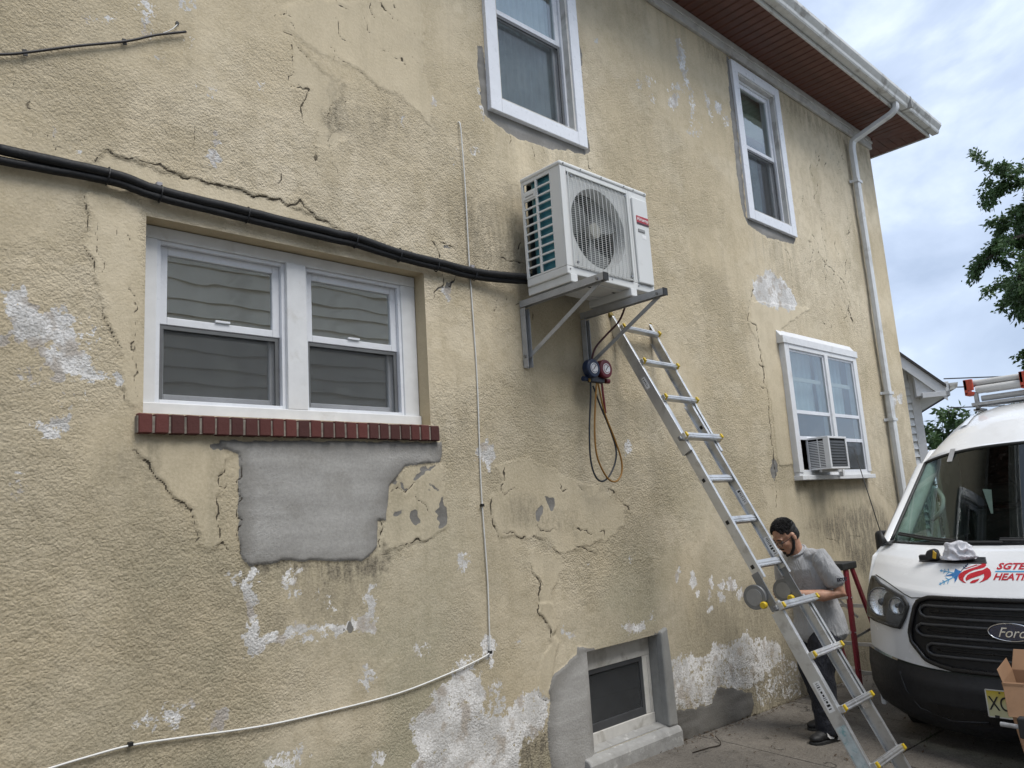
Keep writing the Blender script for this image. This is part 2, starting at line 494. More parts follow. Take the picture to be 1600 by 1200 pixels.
([(8.047,4.723),(8.078,4.671),(8.106,4.587),(8.145,4.553)],0.60),
([(7.68,4.323),(7.667,4.23),(7.675,4.192)],0.77),
([(8.309,4.449),(8.336,4.4),(8.285,4.321),(8.31,4.287),(8.331,4.246)],0.84),
([(8.05,4.537),(8.019,4.457),(8.014,4.364),(8.087,4.333),(8.057,4.263)],0.73),
([(8.699,5.132),(8.687,5.039),(8.603,4.943)],0.52),
([(8.35,5.567),(8.374,5.539),(8.418,5.46)],0.45),
([(8.458,3.647),(8.402,3.598),(8.425,3.553),(8.491,3.515),(8.506,3.438)],0.72),
([(7.663,3.96),(7.63,3.9),(7.554,3.827)],0.91),
([(7.658,3.751),(7.677,3.678),(7.726,3.656),(7.676,3.579)],0.52),
([(8.557,5.596),(8.618,5.511),(8.537,5.456),(8.496,5.376),(8.488,5.336)],0.78),
([(8.332,4.289),(8.371,4.263),(8.301,4.21),(8.368,4.134),(8.444,4.084)],0.71),
([(7.755,4.181),(7.692,4.1),(7.617,3.999),(7.559,3.913),(7.565,3.861)],0.58),
([(8.566,5.114),(8.539,5.044),(8.623,5.003),(8.694,4.919),(8.716,4.892)],0.73),
([(7.843,3.502),(7.865,3.432),(7.933,3.385),(7.909,3.336),(7.882,3.287)],0.59),
([(8.256,5.411),(8.205,5.306),(8.155,5.255),(8.099,5.148)],0.78),
([(8.206,5.434),(8.135,5.382),(8.204,5.372),(8.226,5.309)],0.53),
([(8.872,5.494),(8.843,5.408),(8.925,5.368),(8.926,5.311)],0.43),
([(8.166,5.446),(8.248,5.41),(8.284,5.351),(8.366,5.32)],0.61),
([(7.608,4.113),(7.548,4.05),(7.507,3.993),(7.515,3.933)],0.45),
([(8.224,5.532),(8.182,5.486),(8.15,5.438),(8.135,5.352),(8.167,5.271)],0.59),
([(8.656,4.348),(8.718,4.28),(8.771,4.236),(8.745,4.166)],0.45),
([(8.83,4.849),(8.894,4.792),(8.902,4.697),(8.862,4.633)],0.42),
([(8.284,3.774),(8.309,3.709),(8.358,3.672),(8.349,3.582),(8.335,3.517)],0.80),
([(8.77,4.817),(8.757,4.758),(8.817,4.688),(8.761,4.621),(8.693,4.538)],0.97),
([(8.703,3.745),(8.741,3.668),(8.812,3.585),(8.855,3.538)],0.70),
([(3.594,1.63),(3.63,1.604),(3.649,1.6)],0.31),
([(1.121,2.083),(1.112,2.087),(1.131,2.067)],0.23),
([(0.755,1.676),(0.766,1.676),(0.778,1.658)],0.29),
([(1.384,3.814),(1.368,3.799),(1.38,3.787)],0.21),
([(4.279,4.869),(4.299,4.877),(4.254,4.859)],0.35),
([(1.199,3.875),(1.202,3.87),(1.208,3.858)],0.33),
([(5.189,3.736),(5.216,3.745),(5.194,3.746)],0.37),
([(1.602,1.921),(1.621,1.914),(1.611,1.912)],0.27),
([(1.815,3.929),(1.836,3.919),(1.858,3.9)],0.33),
([(4.117,1.944),(4.113,1.914),(4.16,1.917)],0.19),
([(1.063,2.575),(1.079,2.566),(1.095,2.563)],0.29),
([(1.302,2.107),(1.296,2.112),(1.295,2.1)],0.37),
([(1.429,1.36),(1.444,1.359),(1.458,1.335)],0.39),
([(3.327,3.145),(3.335,3.124),(3.349,3.127)],0.37),
([(2.53,4.188),(2.523,4.189),(2.525,4.194)],0.28),
([(1.404,1.616),(1.418,1.615),(1.433,1.602)],0.22),
([(5.463,5.637),(5.453,5.605),(5.412,5.567)],0.37),
([(1.622,1.926),(1.612,1.901),(1.635,1.901)],0.34),
([(1.603,3.978),(1.593,3.953),(1.594,3.94)],0.18),
([(1.065,2.818),(1.068,2.798),(1.069,2.794)],0.38),
([(3.197,1.756),(3.223,1.743),(3.211,1.746)],0.31),
([(3.503,1.214),(3.54,1.197),(3.542,1.164)],0.17),
([(1.741,2.399),(1.749,2.385),(1.736,2.373)],0.19),
([(1.795,3.556),(1.789,3.537),(1.788,3.537)],0.27),
([(3.218,3.481),(3.204,3.466),(3.226,3.478)],0.32),
([(0.785,1.514),(0.778,1.498),(0.767,1.491)],0.21),
([(3.737,1.684),(3.712,1.691),(3.736,1.679)],0.24),
([(1.649,2.924),(1.656,2.918),(1.642,2.905)],0.40),
([(3.696,1.887),(3.737,1.875),(3.728,1.848)],0.18),
([(3.967,4.351),(3.984,4.339),(4.019,4.356)],0.32),
([(4.557,5.098),(4.586,5.103),(4.616,5.066)],0.15),
([(1.867,2.551),(1.894,2.527),(1.874,2.527)],0.25),
([(3.925,1.605),(3.933,1.571),(3.964,1.537)],0.31),
([(1.342,1.859),(1.353,1.836),(1.343,1.841)],0.24),
([(1.326,2.805),(1.312,2.788),(1.311,2.785)],0.18),
([(2.705,4.14),(2.735,4.146),(2.768,4.161)],0.25),
([(3.868,2.684),(3.866,2.65),(3.838,2.615)],0.28),
([(1.425,2.931),(1.419,2.914),(1.42,2.903)],0.31),
([(4.403,1.968),(4.386,1.944),(4.407,1.908)],0.25),
([(2.375,1.775),(2.369,1.77),(2.38,1.762)],0.36),
([(1.649,3.381),(1.658,3.368),(1.684,3.346)],0.26),
([(2.025,2.097),(2.028,2.083),(2.026,2.059)],0.37),
([(3.847,1.766),(3.888,1.761),(3.933,1.759)],0.18),
([(2.285,3.779),(2.274,3.758),(2.257,3.743)],0.24),
([(5.767,5.331),(5.775,5.315),(5.733,5.288)],0.24),
([(1.679,2.36),(1.685,2.351),(1.685,2.336)],0.27),
([(0.95,2.055),(0.95,2.035),(0.94,2.025)],0.22),
([(2.857,1.556),(2.87,1.54),(2.904,1.536)],0.40),
([(1.987,2.152),(1.972,2.156),(1.958,2.143)],0.21),
([(4.193,4.391),(4.212,4.357),(4.235,4.322)],0.36),
([(4.854,5.208),(4.863,5.204),(4.859,5.168)],0.33),
([(1.155,3.388),(1.141,3.365),(1.156,3.372)],0.18),
([(1.001,1.263),(0.989,1.254),(1.004,1.252)],0.32),
([(1.609,2.114),(1.611,2.115),(1.631,2.106)],0.40),
([(2.638,1.122),(2.652,1.124),(2.625,1.099)],0.32),
([(3.814,1.424),(3.805,1.401),(3.824,1.406)],0.28),
([(5.145,2.644),(5.191,2.654),(5.186,2.635)],0.29),
([(4.42,2.88),(4.432,2.863),(4.455,2.845)],0.25),
([(1.426,1.52),(1.423,1.505),(1.417,1.481)],0.20),
([(1.93,2.97),(1.952,2.954),(1.944,2.95)],0.34)]
SKIM=[
([(1.818,4.164),(1.919,4.083),(2.013,4.034),(2.052,4.001),(2.133,4.05),(2.048,3.886),(1.997,3.757),(2.034,3.723),(2.124,3.77),(2.112,3.682),(2.031,3.612),(1.946,3.613),(1.956,3.662),(1.883,3.72),(1.857,3.775),(1.895,3.852),(1.915,3.905),(1.878,3.91),(1.8,3.891),(1.792,3.951),(1.815,3.997)],-3),
([(1.841,4.409),(2.699,4.798),(2.682,4.262),(2.747,4.127),(2.725,3.952),(2.498,4.082),(2.343,4.077),(2.228,4.144),(2.055,4.136),(1.958,4.145),(1.837,4.19),(1.773,4.238),(1.747,4.31)],4),
([(0.9,3.224),(0.947,3.267),(0.986,3.255),(1.211,3.251),(1.448,3.244),(1.742,3.249),(1.9,3.211),(2.125,3.155),(1.606,3.143),(1.129,3.123),(0.945,3.12),(0.894,3.165)],-6),
([(0.866,3.071),(1.09,3.053),(1.117,2.177),(1.062,2.163),(1.019,2.195),(1.005,2.408),(0.946,2.504),(0.934,2.594),(0.906,2.693),(0.862,2.835),(0.854,2.927)],5),
([(1.061,2.036),(1.415,2.044),(1.441,1.975),(1.477,1.967),(1.411,1.882),(1.424,1.797),(1.424,1.68),(1.441,1.588),(1.391,1.567),(1.341,1.586),(1.324,1.669),(1.303,1.735),(1.234,1.794),(1.178,1.852),(1.119,1.916),(1.062,1.988)],5),
([(2.424,1.896),(2.546,1.964),(2.676,1.93),(2.677,1.58),(2.608,1.533),(2.278,1.49),(2.284,1.634),(2.322,1.78)],4),
([(3.068,1.92),(3.336,1.969),(3.832,1.804),(4.068,1.757),(4.224,1.645),(4.24,1.515),(4.025,1.422),(3.785,1.408),(3.599,1.352),(3.427,1.481),(3.226,1.494),(3.061,1.513),(3.032,1.615),(3.03,1.753),(3.109,1.798)],4),
([(3.311,1.413),(3.585,1.353),(3.591,1.275),(3.462,1.135),(3.504,0.999),(3.481,0.918),(3.44,0.923),(3.355,1.027),(3.361,1.156),(3.381,1.219),(3.339,1.279),(3.298,1.339)],4),
([(3.359,1.11),(3.465,1.097),(3.472,0.934),(3.499,0.85),(3.434,0.686),(3.391,0.553),(3.299,0.617),(3.337,0.773),(3.453,0.865),(3.352,1.039)],4),
([(6.338,3.41),(7.51,3.51),(6.806,3.204),(6.795,1.919),(6.447,1.92),(6.431,2.551),(6.364,2.976),(6.204,3.174)],5),
([(6.073,1.74),(6.862,1.724),(8.436,1.727),(8.921,1.406),(8.442,0.133),(6.92,0.359),(6.536,1.173)],0)]
CEMENT=[
([(1.424,2.035),(1.424,2.001),(1.512,1.979),(1.512,1.915),(1.511,1.715),(1.517,1.574),(1.522,1.513),(1.569,1.472),(1.686,1.476),(1.717,1.482),(1.863,1.47),(2.017,1.457),(2.147,1.446),(2.216,1.488),(2.24,1.515),(2.245,1.639),(2.292,1.637),(2.307,1.715),(2.323,1.813),(2.36,1.842),(2.425,1.913),(2.501,1.923),(2.667,1.94),(2.679,2.051)],9,0.8),
([(3.142,4.663),(3.202,4.688),(3.21,4.266),(4.159,4.255),(4.118,5.44),(4.173,5.465),(4.185,5.246),(4.206,5.032),(4.181,4.695),(4.17,4.476),(4.209,4.244),(4.135,4.18),(3.991,4.179),(3.738,4.125),(3.582,4.127),(3.48,4.115),(3.358,4.125),(3.301,4.154),(3.231,4.17),(3.176,4.198),(3.146,4.253),(3.135,4.418),(3.134,4.56)],-5,0.55),
([(6.401,5.874),(6.354,5.326),(6.338,4.886),(6.33,4.563),(6.371,4.226),(6.439,4.158),(6.784,4.111),(7.306,4.145),(7.381,4.229),(6.417,4.23),(6.454,5.849)],-4,0.6),
([(3.67,0.805),(3.757,0.786),(3.829,0.77),(3.831,0.74),(3.783,0.263),(3.77,0.066),(3.761,-0.007),(3.381,0.092),(3.353,0.307),(3.365,0.423),(3.402,0.535),(3.388,0.598),(3.437,0.677),(3.54,0.707),(3.597,0.746),(3.653,0.758)],9,0.75),
([(4.373,0.752),(4.491,0.774),(4.565,0.755),(4.567,0.555),(4.549,0.152),(4.547,0.014),(4.376,0.129)],10,0.6),
([(5.135,0.29),(5.371,0.237),(5.595,0.157),(5.616,0.078),(5.523,0.004),(4.602,0.008),(4.552,0.241),(4.76,0.215),(5.048,0.192)],5,0.12),
([(2.521,1.651),(2.516,1.622),(2.504,1.601),(2.49,1.594),(2.477,1.603),(2.468,1.624),(2.466,1.654),(2.471,1.682),(2.482,1.703),(2.496,1.711),(2.51,1.702),(2.519,1.681)],-2,0.45),
([(2.688,1.659),(2.682,1.622),(2.668,1.595),(2.651,1.586),(2.635,1.597),(2.625,1.625),(2.622,1.662),(2.629,1.699),(2.643,1.726),(2.66,1.735),(2.676,1.725),(2.686,1.697)],-2,0.45),
([(2.637,1.796),(2.633,1.791),(2.623,1.788),(2.61,1.787),(2.597,1.788),(2.588,1.792),(2.584,1.798),(2.588,1.803),(2.598,1.806),(2.611,1.807),(2.624,1.806),(2.634,1.802)],-2,0.45),
([(2.395,1.692),(2.392,1.685),(2.386,1.68),(2.377,1.678),(2.369,1.681),(2.363,1.686),(2.361,1.693),(2.364,1.7),(2.37,1.705),(2.378,1.706),(2.387,1.704),(2.393,1.699)],-2,0.45),
([(2.43,1.811),(2.425,1.804),(2.412,1.799),(2.395,1.798),(2.378,1.8),(2.366,1.805),(2.362,1.812),(2.366,1.819),(2.379,1.824),(2.396,1.826),(2.413,1.824),(2.426,1.818)],-2,0.45),
([(2.633,1.931),(2.627,1.919),(2.6,1.898),(2.56,1.874),(2.518,1.854),(2.485,1.843),(2.47,1.843),(2.476,1.854),(2.501,1.875),(2.541,1.898),(2.583,1.919),(2.617,1.931)],-2,0.45),
([(2.098,1.14),(2.095,1.122),(2.087,1.11),(2.076,1.107),(2.065,1.113),(2.058,1.128),(2.056,1.146),(2.059,1.163),(2.067,1.175),(2.078,1.179),(2.089,1.172),(2.096,1.158)],-2,0.45),
([(3.447,1.625),(3.44,1.597),(3.427,1.577),(3.411,1.57),(3.397,1.578),(3.388,1.599),(3.386,1.627),(3.393,1.655),(3.406,1.675),(3.422,1.682),(3.437,1.674),(3.446,1.653)],-2,0.45),
([(3.545,1.691),(3.547,1.668),(3.539,1.65),(3.524,1.642),(3.506,1.645),(3.489,1.66),(3.478,1.681),(3.476,1.704),(3.484,1.722),(3.499,1.73),(3.518,1.727),(3.535,1.712)],-2,0.45),
([(6.42,1.878),(6.401,1.833),(6.372,1.801),(6.34,1.789),(6.314,1.801),(6.301,1.834),(6.304,1.879),(6.323,1.924),(6.352,1.957),(6.384,1.969),(6.41,1.957),(6.423,1.924)],-2,0.45),
([(2.816,3.014),(2.816,3.005),(2.806,2.992),(2.789,2.979),(2.77,2.97),(2.753,2.967),(2.744,2.97),(2.744,2.979),(2.754,2.992),(2.771,3.005),(2.79,3.014),(2.806,3.018)],-2,0.45),
([(2.724,2.952),(2.713,2.939),(2.702,2.93),(2.695,2.927),(2.693,2.933),(2.697,2.944),(2.705,2.958),(2.716,2.972),(2.726,2.981),(2.734,2.984),(2.736,2.978),(2.732,2.967)],-2,0.45),
([(1.427,2.001),(1.422,1.99),(1.41,1.982),(1.394,1.979),(1.378,1.982),(1.366,1.989),(1.361,2),(1.366,2.011),(1.377,2.019),(1.394,2.022),(1.41,2.019),(1.422,2.012)],-2,0.45),
([(2.823,3.233),(2.818,3.228),(2.808,3.224),(2.796,3.222),(2.785,3.223),(2.777,3.226),(2.775,3.231),(2.779,3.236),(2.789,3.24),(2.801,3.242),(2.813,3.241),(2.821,3.238)],-2,0.45)]
PEEL=[
([(0.647,2.595),(0.644,2.579),(0.634,2.565),(0.621,2.559),(0.608,2.561),(0.598,2.572),(0.594,2.587),(0.597,2.603),(0.606,2.617),(0.619,2.623),(0.632,2.621),(0.642,2.611)],0.85),
([(0.609,2.409),(0.606,2.401),(0.6,2.394),(0.59,2.39),(0.581,2.392),(0.574,2.397),(0.571,2.405),(0.573,2.413),(0.58,2.42),(0.589,2.424),(0.599,2.423),(0.606,2.417)],0.85),
([(0.685,2.536),(0.68,2.516),(0.666,2.501),(0.646,2.493),(0.626,2.495),(0.611,2.507),(0.605,2.525),(0.61,2.544),(0.623,2.56),(0.643,2.568),(0.664,2.566),(0.679,2.554)],0.85),
([(0.709,2.496),(0.704,2.471),(0.688,2.451),(0.666,2.442),(0.643,2.446),(0.627,2.461),(0.62,2.484),(0.625,2.509),(0.64,2.529),(0.662,2.538),(0.685,2.535),(0.702,2.519)],0.85),
([(0.785,2.462),(0.776,2.434),(0.749,2.411),(0.713,2.399),(0.676,2.403),(0.649,2.419),(0.639,2.444),(0.647,2.472),(0.673,2.495),(0.709,2.507),(0.746,2.504),(0.774,2.488)],0.85),
([(0.807,2.525),(0.802,2.51),(0.789,2.497),(0.77,2.491),(0.751,2.492),(0.737,2.501),(0.732,2.515),(0.736,2.531),(0.749,2.543),(0.768,2.55),(0.787,2.549),(0.801,2.54)],0.85),
([(0.836,2.424),(0.831,2.396),(0.817,2.374),(0.798,2.365),(0.778,2.37),(0.763,2.389),(0.756,2.415),(0.761,2.443),(0.775,2.464),(0.794,2.474),(0.814,2.469),(0.83,2.451)],0.85),
([(0.885,2.34),(0.876,2.304),(0.848,2.276),(0.81,2.263),(0.772,2.27),(0.744,2.293),(0.733,2.327),(0.742,2.362),(0.768,2.391),(0.806,2.404),(0.844,2.399),(0.874,2.375)],0.85),
([(0.781,2.363),(0.776,2.351),(0.762,2.341),(0.742,2.336),(0.723,2.337),(0.709,2.345),(0.703,2.356),(0.708,2.368),(0.722,2.378),(0.741,2.383),(0.76,2.382),(0.775,2.375)],0.85),
([(0.946,2.29),(0.939,2.28),(0.919,2.271),(0.892,2.266),(0.865,2.267),(0.846,2.272),(0.838,2.282),(0.845,2.292),(0.864,2.301),(0.891,2.306),(0.918,2.305),(0.938,2.3)],0.85),
([(1.005,2.274),(1.004,2.268),(1.002,2.263),(0.997,2.26),(0.993,2.262),(0.99,2.267),(0.989,2.273),(0.99,2.28),(0.993,2.285),(0.997,2.287),(1.001,2.286),(1.004,2.281)],0.85),
([(0.841,2.098),(0.836,2.079),(0.815,2.058),(0.783,2.043),(0.749,2.036),(0.722,2.04),(0.709,2.053),(0.713,2.072),(0.734,2.092),(0.765,2.107),(0.8,2.115),(0.828,2.111)],0.6),
([(0.701,1.849),(0.698,1.828),(0.689,1.813),(0.676,1.807),(0.663,1.813),(0.653,1.829),(0.649,1.85),(0.651,1.871),(0.66,1.886),(0.673,1.891),(0.686,1.886),(0.697,1.87)],0.5),
([(0.889,2.187),(0.881,2.165),(0.856,2.148),(0.823,2.141),(0.79,2.145),(0.766,2.159),(0.757,2.18),(0.765,2.201),(0.788,2.218),(0.821,2.226),(0.854,2.223),(0.879,2.208)],0.3),
([(0.736,2.263),(0.728,2.231),(0.706,2.206),(0.675,2.196),(0.644,2.202),(0.621,2.223),(0.611,2.253),(0.618,2.285),(0.64,2.31),(0.67,2.321),(0.702,2.315),(0.726,2.294)],0.25),
([(0.932,2.435),(0.926,2.383),(0.905,2.344),(0.876,2.329),(0.846,2.339),(0.824,2.373),(0.815,2.421),(0.821,2.472),(0.841,2.511),(0.87,2.528),(0.9,2.519),(0.923,2.484)],0.25),
([(1.432,3.389),(1.428,3.369),(1.417,3.353),(1.402,3.343),(1.386,3.344),(1.375,3.354),(1.371,3.371),(1.375,3.39),(1.386,3.407),(1.401,3.416),(1.417,3.416),(1.428,3.406)],0.75),
([(1.416,3.47),(1.415,3.457),(1.411,3.447),(1.405,3.442),(1.4,3.444),(1.396,3.451),(1.394,3.463),(1.396,3.476),(1.4,3.486),(1.405,3.491),(1.411,3.489),(1.414,3.482)],0.6),
([(0.839,3.258),(0.837,3.25),(0.829,3.242),(0.819,3.237),(0.808,3.236),(0.8,3.239),(0.797,3.245),(0.8,3.253),(0.807,3.261),(0.818,3.266),(0.828,3.267),(0.836,3.264)],0.5),
([(1.176,3.819),(1.172,3.797),(1.162,3.779),(1.148,3.768),(1.134,3.768),(1.123,3.778),(1.119,3.797),(1.123,3.818),(1.133,3.837),(1.147,3.848),(1.161,3.848),(1.172,3.838)],0.45),
([(1.138,4.008),(1.133,3.96),(1.118,3.921),(1.097,3.9),(1.076,3.904),(1.06,3.929),(1.054,3.971),(1.059,4.018),(1.073,4.057),(1.094,4.079),(1.115,4.076),(1.131,4.05)],0.35),
([(1.11,3.931),(1.106,3.904),(1.094,3.881),(1.076,3.868),(1.059,3.867),(1.046,3.879),(1.041,3.901),(1.046,3.927),(1.058,3.95),(1.075,3.964),(1.092,3.965),(1.105,3.953)],0.35),
([(1.033,4.01),(1.031,3.997),(1.026,3.986),(1.019,3.98),(1.013,3.98),(1.008,3.987),(1.005,3.998),(1.007,4.011),(1.012,4.022),(1.019,4.028),(1.025,4.028),(1.031,4.021)],0.4),
([(0.947,3.917),(0.945,3.896),(0.938,3.879),(0.928,3.869),(0.918,3.87),(0.911,3.881),(0.908,3.9),(0.91,3.92),(0.917,3.937),(0.926,3.947),(0.936,3.946),(0.944,3.935)],0.3),
([(1.322,4.148),(1.316,4.124),(1.299,4.101),(1.277,4.085),(1.254,4.081),(1.238,4.089),(1.231,4.107),(1.237,4.131),(1.253,4.154),(1.276,4.17),(1.299,4.175),(1.316,4.166)],0.4),
([(1.456,3.733),(1.447,3.721),(1.424,3.707),(1.393,3.694),(1.362,3.685),(1.34,3.684),(1.332,3.689),(1.34,3.7),(1.362,3.714),(1.393,3.727),(1.424,3.736),(1.447,3.738)],0.3),
([(1.292,3.931),(1.291,3.918),(1.287,3.908),(1.282,3.902),(1.276,3.903),(1.273,3.911),(1.271,3.923),(1.272,3.936),(1.276,3.947),(1.281,3.952),(1.287,3.951),(1.29,3.943)],0.4),
([(0.888,3.93),(0.881,3.904),(0.863,3.879),(0.838,3.862),(0.813,3.857),(0.795,3.866),(0.788,3.886),(0.794,3.911),(0.811,3.936),(0.836,3.953),(0.861,3.959),(0.88,3.95)],0.25),
([(0.739,3.299),(0.738,3.288),(0.735,3.279),(0.731,3.275),(0.727,3.277),(0.724,3.283),(0.723,3.294),(0.723,3.305),(0.726,3.313),(0.73,3.317),(0.734,3.316),(0.737,3.309)],0.4),
([(2.752,4.145),(2.75,4.135),(2.745,4.128),(2.738,4.123),(2.732,4.123),(2.728,4.128),(2.727,4.136),(2.729,4.145),(2.734,4.153),(2.74,4.158),(2.747,4.157),(2.751,4.153)],0.6),
([(3.154,4.357),(3.15,4.339),(3.143,4.324),(3.134,4.317),(3.126,4.318),(3.121,4.329),(3.12,4.345),(3.124,4.363),(3.131,4.378),(3.14,4.386),(3.148,4.384),(3.153,4.374)],0.6),
([(3.193,4.213),(3.188,4.195),(3.178,4.179),(3.164,4.17),(3.152,4.17),(3.144,4.18),(3.142,4.196),(3.146,4.214),(3.157,4.23),(3.17,4.239),(3.182,4.239),(3.191,4.229)],0.6),
([(1.646,3.826),(1.643,3.819),(1.637,3.813),(1.628,3.808),(1.62,3.807),(1.614,3.809),(1.612,3.814),(1.614,3.821),(1.62,3.828),(1.629,3.833),(1.637,3.834),(1.643,3.832)],0.5),
([(2.527,3.93),(2.525,3.922),(2.519,3.915),(2.512,3.911),(2.506,3.91),(2.501,3.914),(2.499,3.921),(2.502,3.928),(2.507,3.935),(2.514,3.939),(2.521,3.94),(2.525,3.936)],0.5),
([(3.105,3.92),(3.099,3.891),(3.088,3.868),(3.074,3.856),(3.06,3.86),(3.052,3.877),(3.05,3.904),(3.056,3.932),(3.067,3.956),(3.082,3.967),(3.095,3.964),(3.103,3.947)],0.35),
([(2.922,3.823),(2.918,3.79),(2.911,3.766),(2.904,3.755),(2.899,3.762),(2.895,3.784),(2.896,3.816),(2.9,3.849),(2.906,3.874),(2.913,3.884),(2.919,3.877),(2.922,3.855)],0.3),
([(4.395,2.043),(4.385,2.019),(4.366,2.001),(4.343,1.995),(4.321,2.001),(4.307,2.018),(4.305,2.041),(4.314,2.065),(4.333,2.083),(4.356,2.09),(4.378,2.084),(4.392,2.066)],0.7),
([(3.045,1.939),(3.04,1.916),(3.032,1.898),(3.022,1.892),(3.013,1.899),(3.008,1.916),(3.007,1.939),(3.011,1.962),(3.02,1.979),(3.03,1.986),(3.038,1.98),(3.044,1.962)],0.7),
([(4.811,1.125),(4.804,1.102),(4.793,1.086),(4.781,1.08),(4.771,1.088),(4.766,1.106),(4.768,1.129),(4.774,1.152),(4.785,1.168),(4.797,1.174),(4.807,1.166),(4.812,1.149)],0.75),
([(5.006,1.066),(4.996,1.043),(4.978,1.027),(4.957,1.023),(4.938,1.031),(4.926,1.05),(4.925,1.074),(4.935,1.097),(4.952,1.113),(4.974,1.117),(4.993,1.109),(5.005,1.09)],0.7),
([(5.23,1.026),(5.225,1.011),(5.215,1.002),(5.203,0.999),(5.193,1.004),(5.188,1.015),(5.187,1.03),(5.193,1.044),(5.203,1.054),(5.214,1.057),(5.224,1.052),(5.23,1.04)],0.7),
([(5.401,0.994),(5.393,0.98),(5.377,0.97),(5.358,0.968),(5.34,0.974),(5.328,0.986),(5.326,1.002),(5.334,1.016),(5.35,1.025),(5.369,1.027),(5.388,1.021),(5.399,1.009)],0.9),
([(5.555,0.97),(5.541,0.951),(5.513,0.938),(5.477,0.936),(5.444,0.945),(5.423,0.963),(5.418,0.985),(5.431,1.005),(5.459,1.017),(5.495,1.019),(5.528,1.01),(5.55,0.992)],0.9),
([(5.34,0.913),(5.333,0.899),(5.321,0.889),(5.308,0.887),(5.295,0.892),(5.288,0.904),(5.287,0.919),(5.293,0.933),(5.305,0.943),(5.319,0.945),(5.332,0.94),(5.339,0.928)],0.8),
([(5.618,0.906),(5.61,0.89),(5.597,0.879),(5.582,0.876),(5.569,0.882),(5.562,0.895),(5.562,0.912),(5.569,0.929),(5.582,0.94),(5.597,0.943),(5.61,0.937),(5.618,0.923)],0.8),
([(5.035,0.971),(5.03,0.961),(5.019,0.954),(5.007,0.953),(4.995,0.957),(4.987,0.966),(4.986,0.976),(4.991,0.986),(5.001,0.992),(5.014,0.994),(5.026,0.99),(5.034,0.981)],0.6),
([(4.369,0.833),(4.348,0.822),(4.293,0.819),(4.22,0.826),(4.15,0.839),(4.1,0.856),(4.084,0.872),(4.104,0.883),(4.156,0.886),(4.228,0.88),(4.3,0.867),(4.352,0.85)],0.7),
([(5.192,0.836),(5.186,0.826),(5.175,0.818),(5.162,0.817),(5.15,0.822),(5.142,0.831),(5.141,0.843),(5.146,0.854),(5.157,0.861),(5.17,0.862),(5.183,0.858),(5.19,0.848)],0.7),
([(4.458,0.885),(4.454,0.869),(4.445,0.859),(4.436,0.856),(4.428,0.861),(4.423,0.873),(4.423,0.889),(4.428,0.905),(4.436,0.915),(4.445,0.918),(4.454,0.913),(4.459,0.901)],0.6),
([(4.286,1.287),(4.281,1.268),(4.273,1.255),(4.264,1.251),(4.256,1.257),(4.251,1.271),(4.252,1.289),(4.257,1.308),(4.265,1.321),(4.274,1.325),(4.282,1.319),(4.287,1.305)],0.45),
([(3.832,1.283),(3.829,1.278),(3.823,1.274),(3.815,1.273),(3.808,1.275),(3.803,1.28),(3.801,1.286),(3.804,1.292),(3.81,1.296),(3.818,1.297),(3.826,1.294),(3.831,1.289)],0.5),
([(5.179,0.943),(5.173,0.926),(5.161,0.915),(5.147,0.912),(5.136,0.918),(5.129,0.931),(5.129,0.949),(5.135,0.965),(5.147,0.977),(5.16,0.98),(5.172,0.974),(5.179,0.96)],0.6),
([(3.56,0.93),(3.557,0.921),(3.552,0.915),(3.544,0.913),(3.538,0.917),(3.533,0.924),(3.532,0.934),(3.535,0.943),(3.541,0.949),(3.548,0.95),(3.555,0.947),(3.559,0.939)],0.6),
([(2.866,0.8),(2.902,0.606),(2.819,0.559),(2.977,0.526),(3.141,0.587),(3.198,0.614),(3.299,0.617),(3.389,0.538),(3.346,0.394),(3.232,0.389),(3.116,0.313),(3.104,0.172),(2.491,0.332),(2.386,0.456),(2.483,0.498),(2.416,0.546),(2.407,0.614),(2.546,0.678),(2.549,0.732),(2.643,0.769),(2.722,0.839),(2.799,0.826)],0.72),
([(2.99,0.92),(2.981,0.902),(2.961,0.891),(2.934,0.89),(2.908,0.899),(2.89,0.916),(2.884,0.936),(2.893,0.954),(2.913,0.965),(2.94,0.966),(2.966,0.957),(2.984,0.94)],0.8),
([(2.865,0.859),(2.861,0.84),(2.835,0.823),(2.795,0.815),(2.752,0.816),(2.717,0.826),(2.699,0.843),(2.703,0.862),(2.728,0.878),(2.767,0.887),(2.811,0.886),(2.847,0.876)],0.5),
([(2.2,0.877),(2.193,0.856),(2.175,0.843),(2.151,0.841),(2.128,0.851),(2.112,0.871),(2.106,0.894),(2.113,0.915),(2.131,0.928),(2.154,0.93),(2.178,0.92),(2.194,0.901)],0.45),
([(2.531,0.969),(2.525,0.958),(2.51,0.951),(2.49,0.951),(2.47,0.958),(2.456,0.969),(2.452,0.981),(2.458,0.992),(2.472,0.999),(2.492,0.999),(2.512,0.993),(2.526,0.982)],0.35),
([(2.228,0.494),(2.223,0.477),(2.209,0.466),(2.192,0.466),(2.174,0.475),(2.162,0.492),(2.158,0.512),(2.164,0.529),(2.177,0.539),(2.195,0.54),(2.212,0.531),(2.224,0.514)],0.4),
([(2.98,0.839),(2.978,0.829),(2.972,0.822),(2.964,0.82),(2.958,0.824),(2.953,0.833),(2.952,0.844),(2.955,0.855),(2.961,0.862),(2.968,0.864),(2.975,0.86),(2.979,0.851)],0.6),
([(3.203,0.899),(3.2,0.89),(3.193,0.884),(3.184,0.883),(3.175,0.887),(3.169,0.895),(3.168,0.904),(3.171,0.913),(3.178,0.918),(3.187,0.92),(3.195,0.916),(3.201,0.908)],0.6),
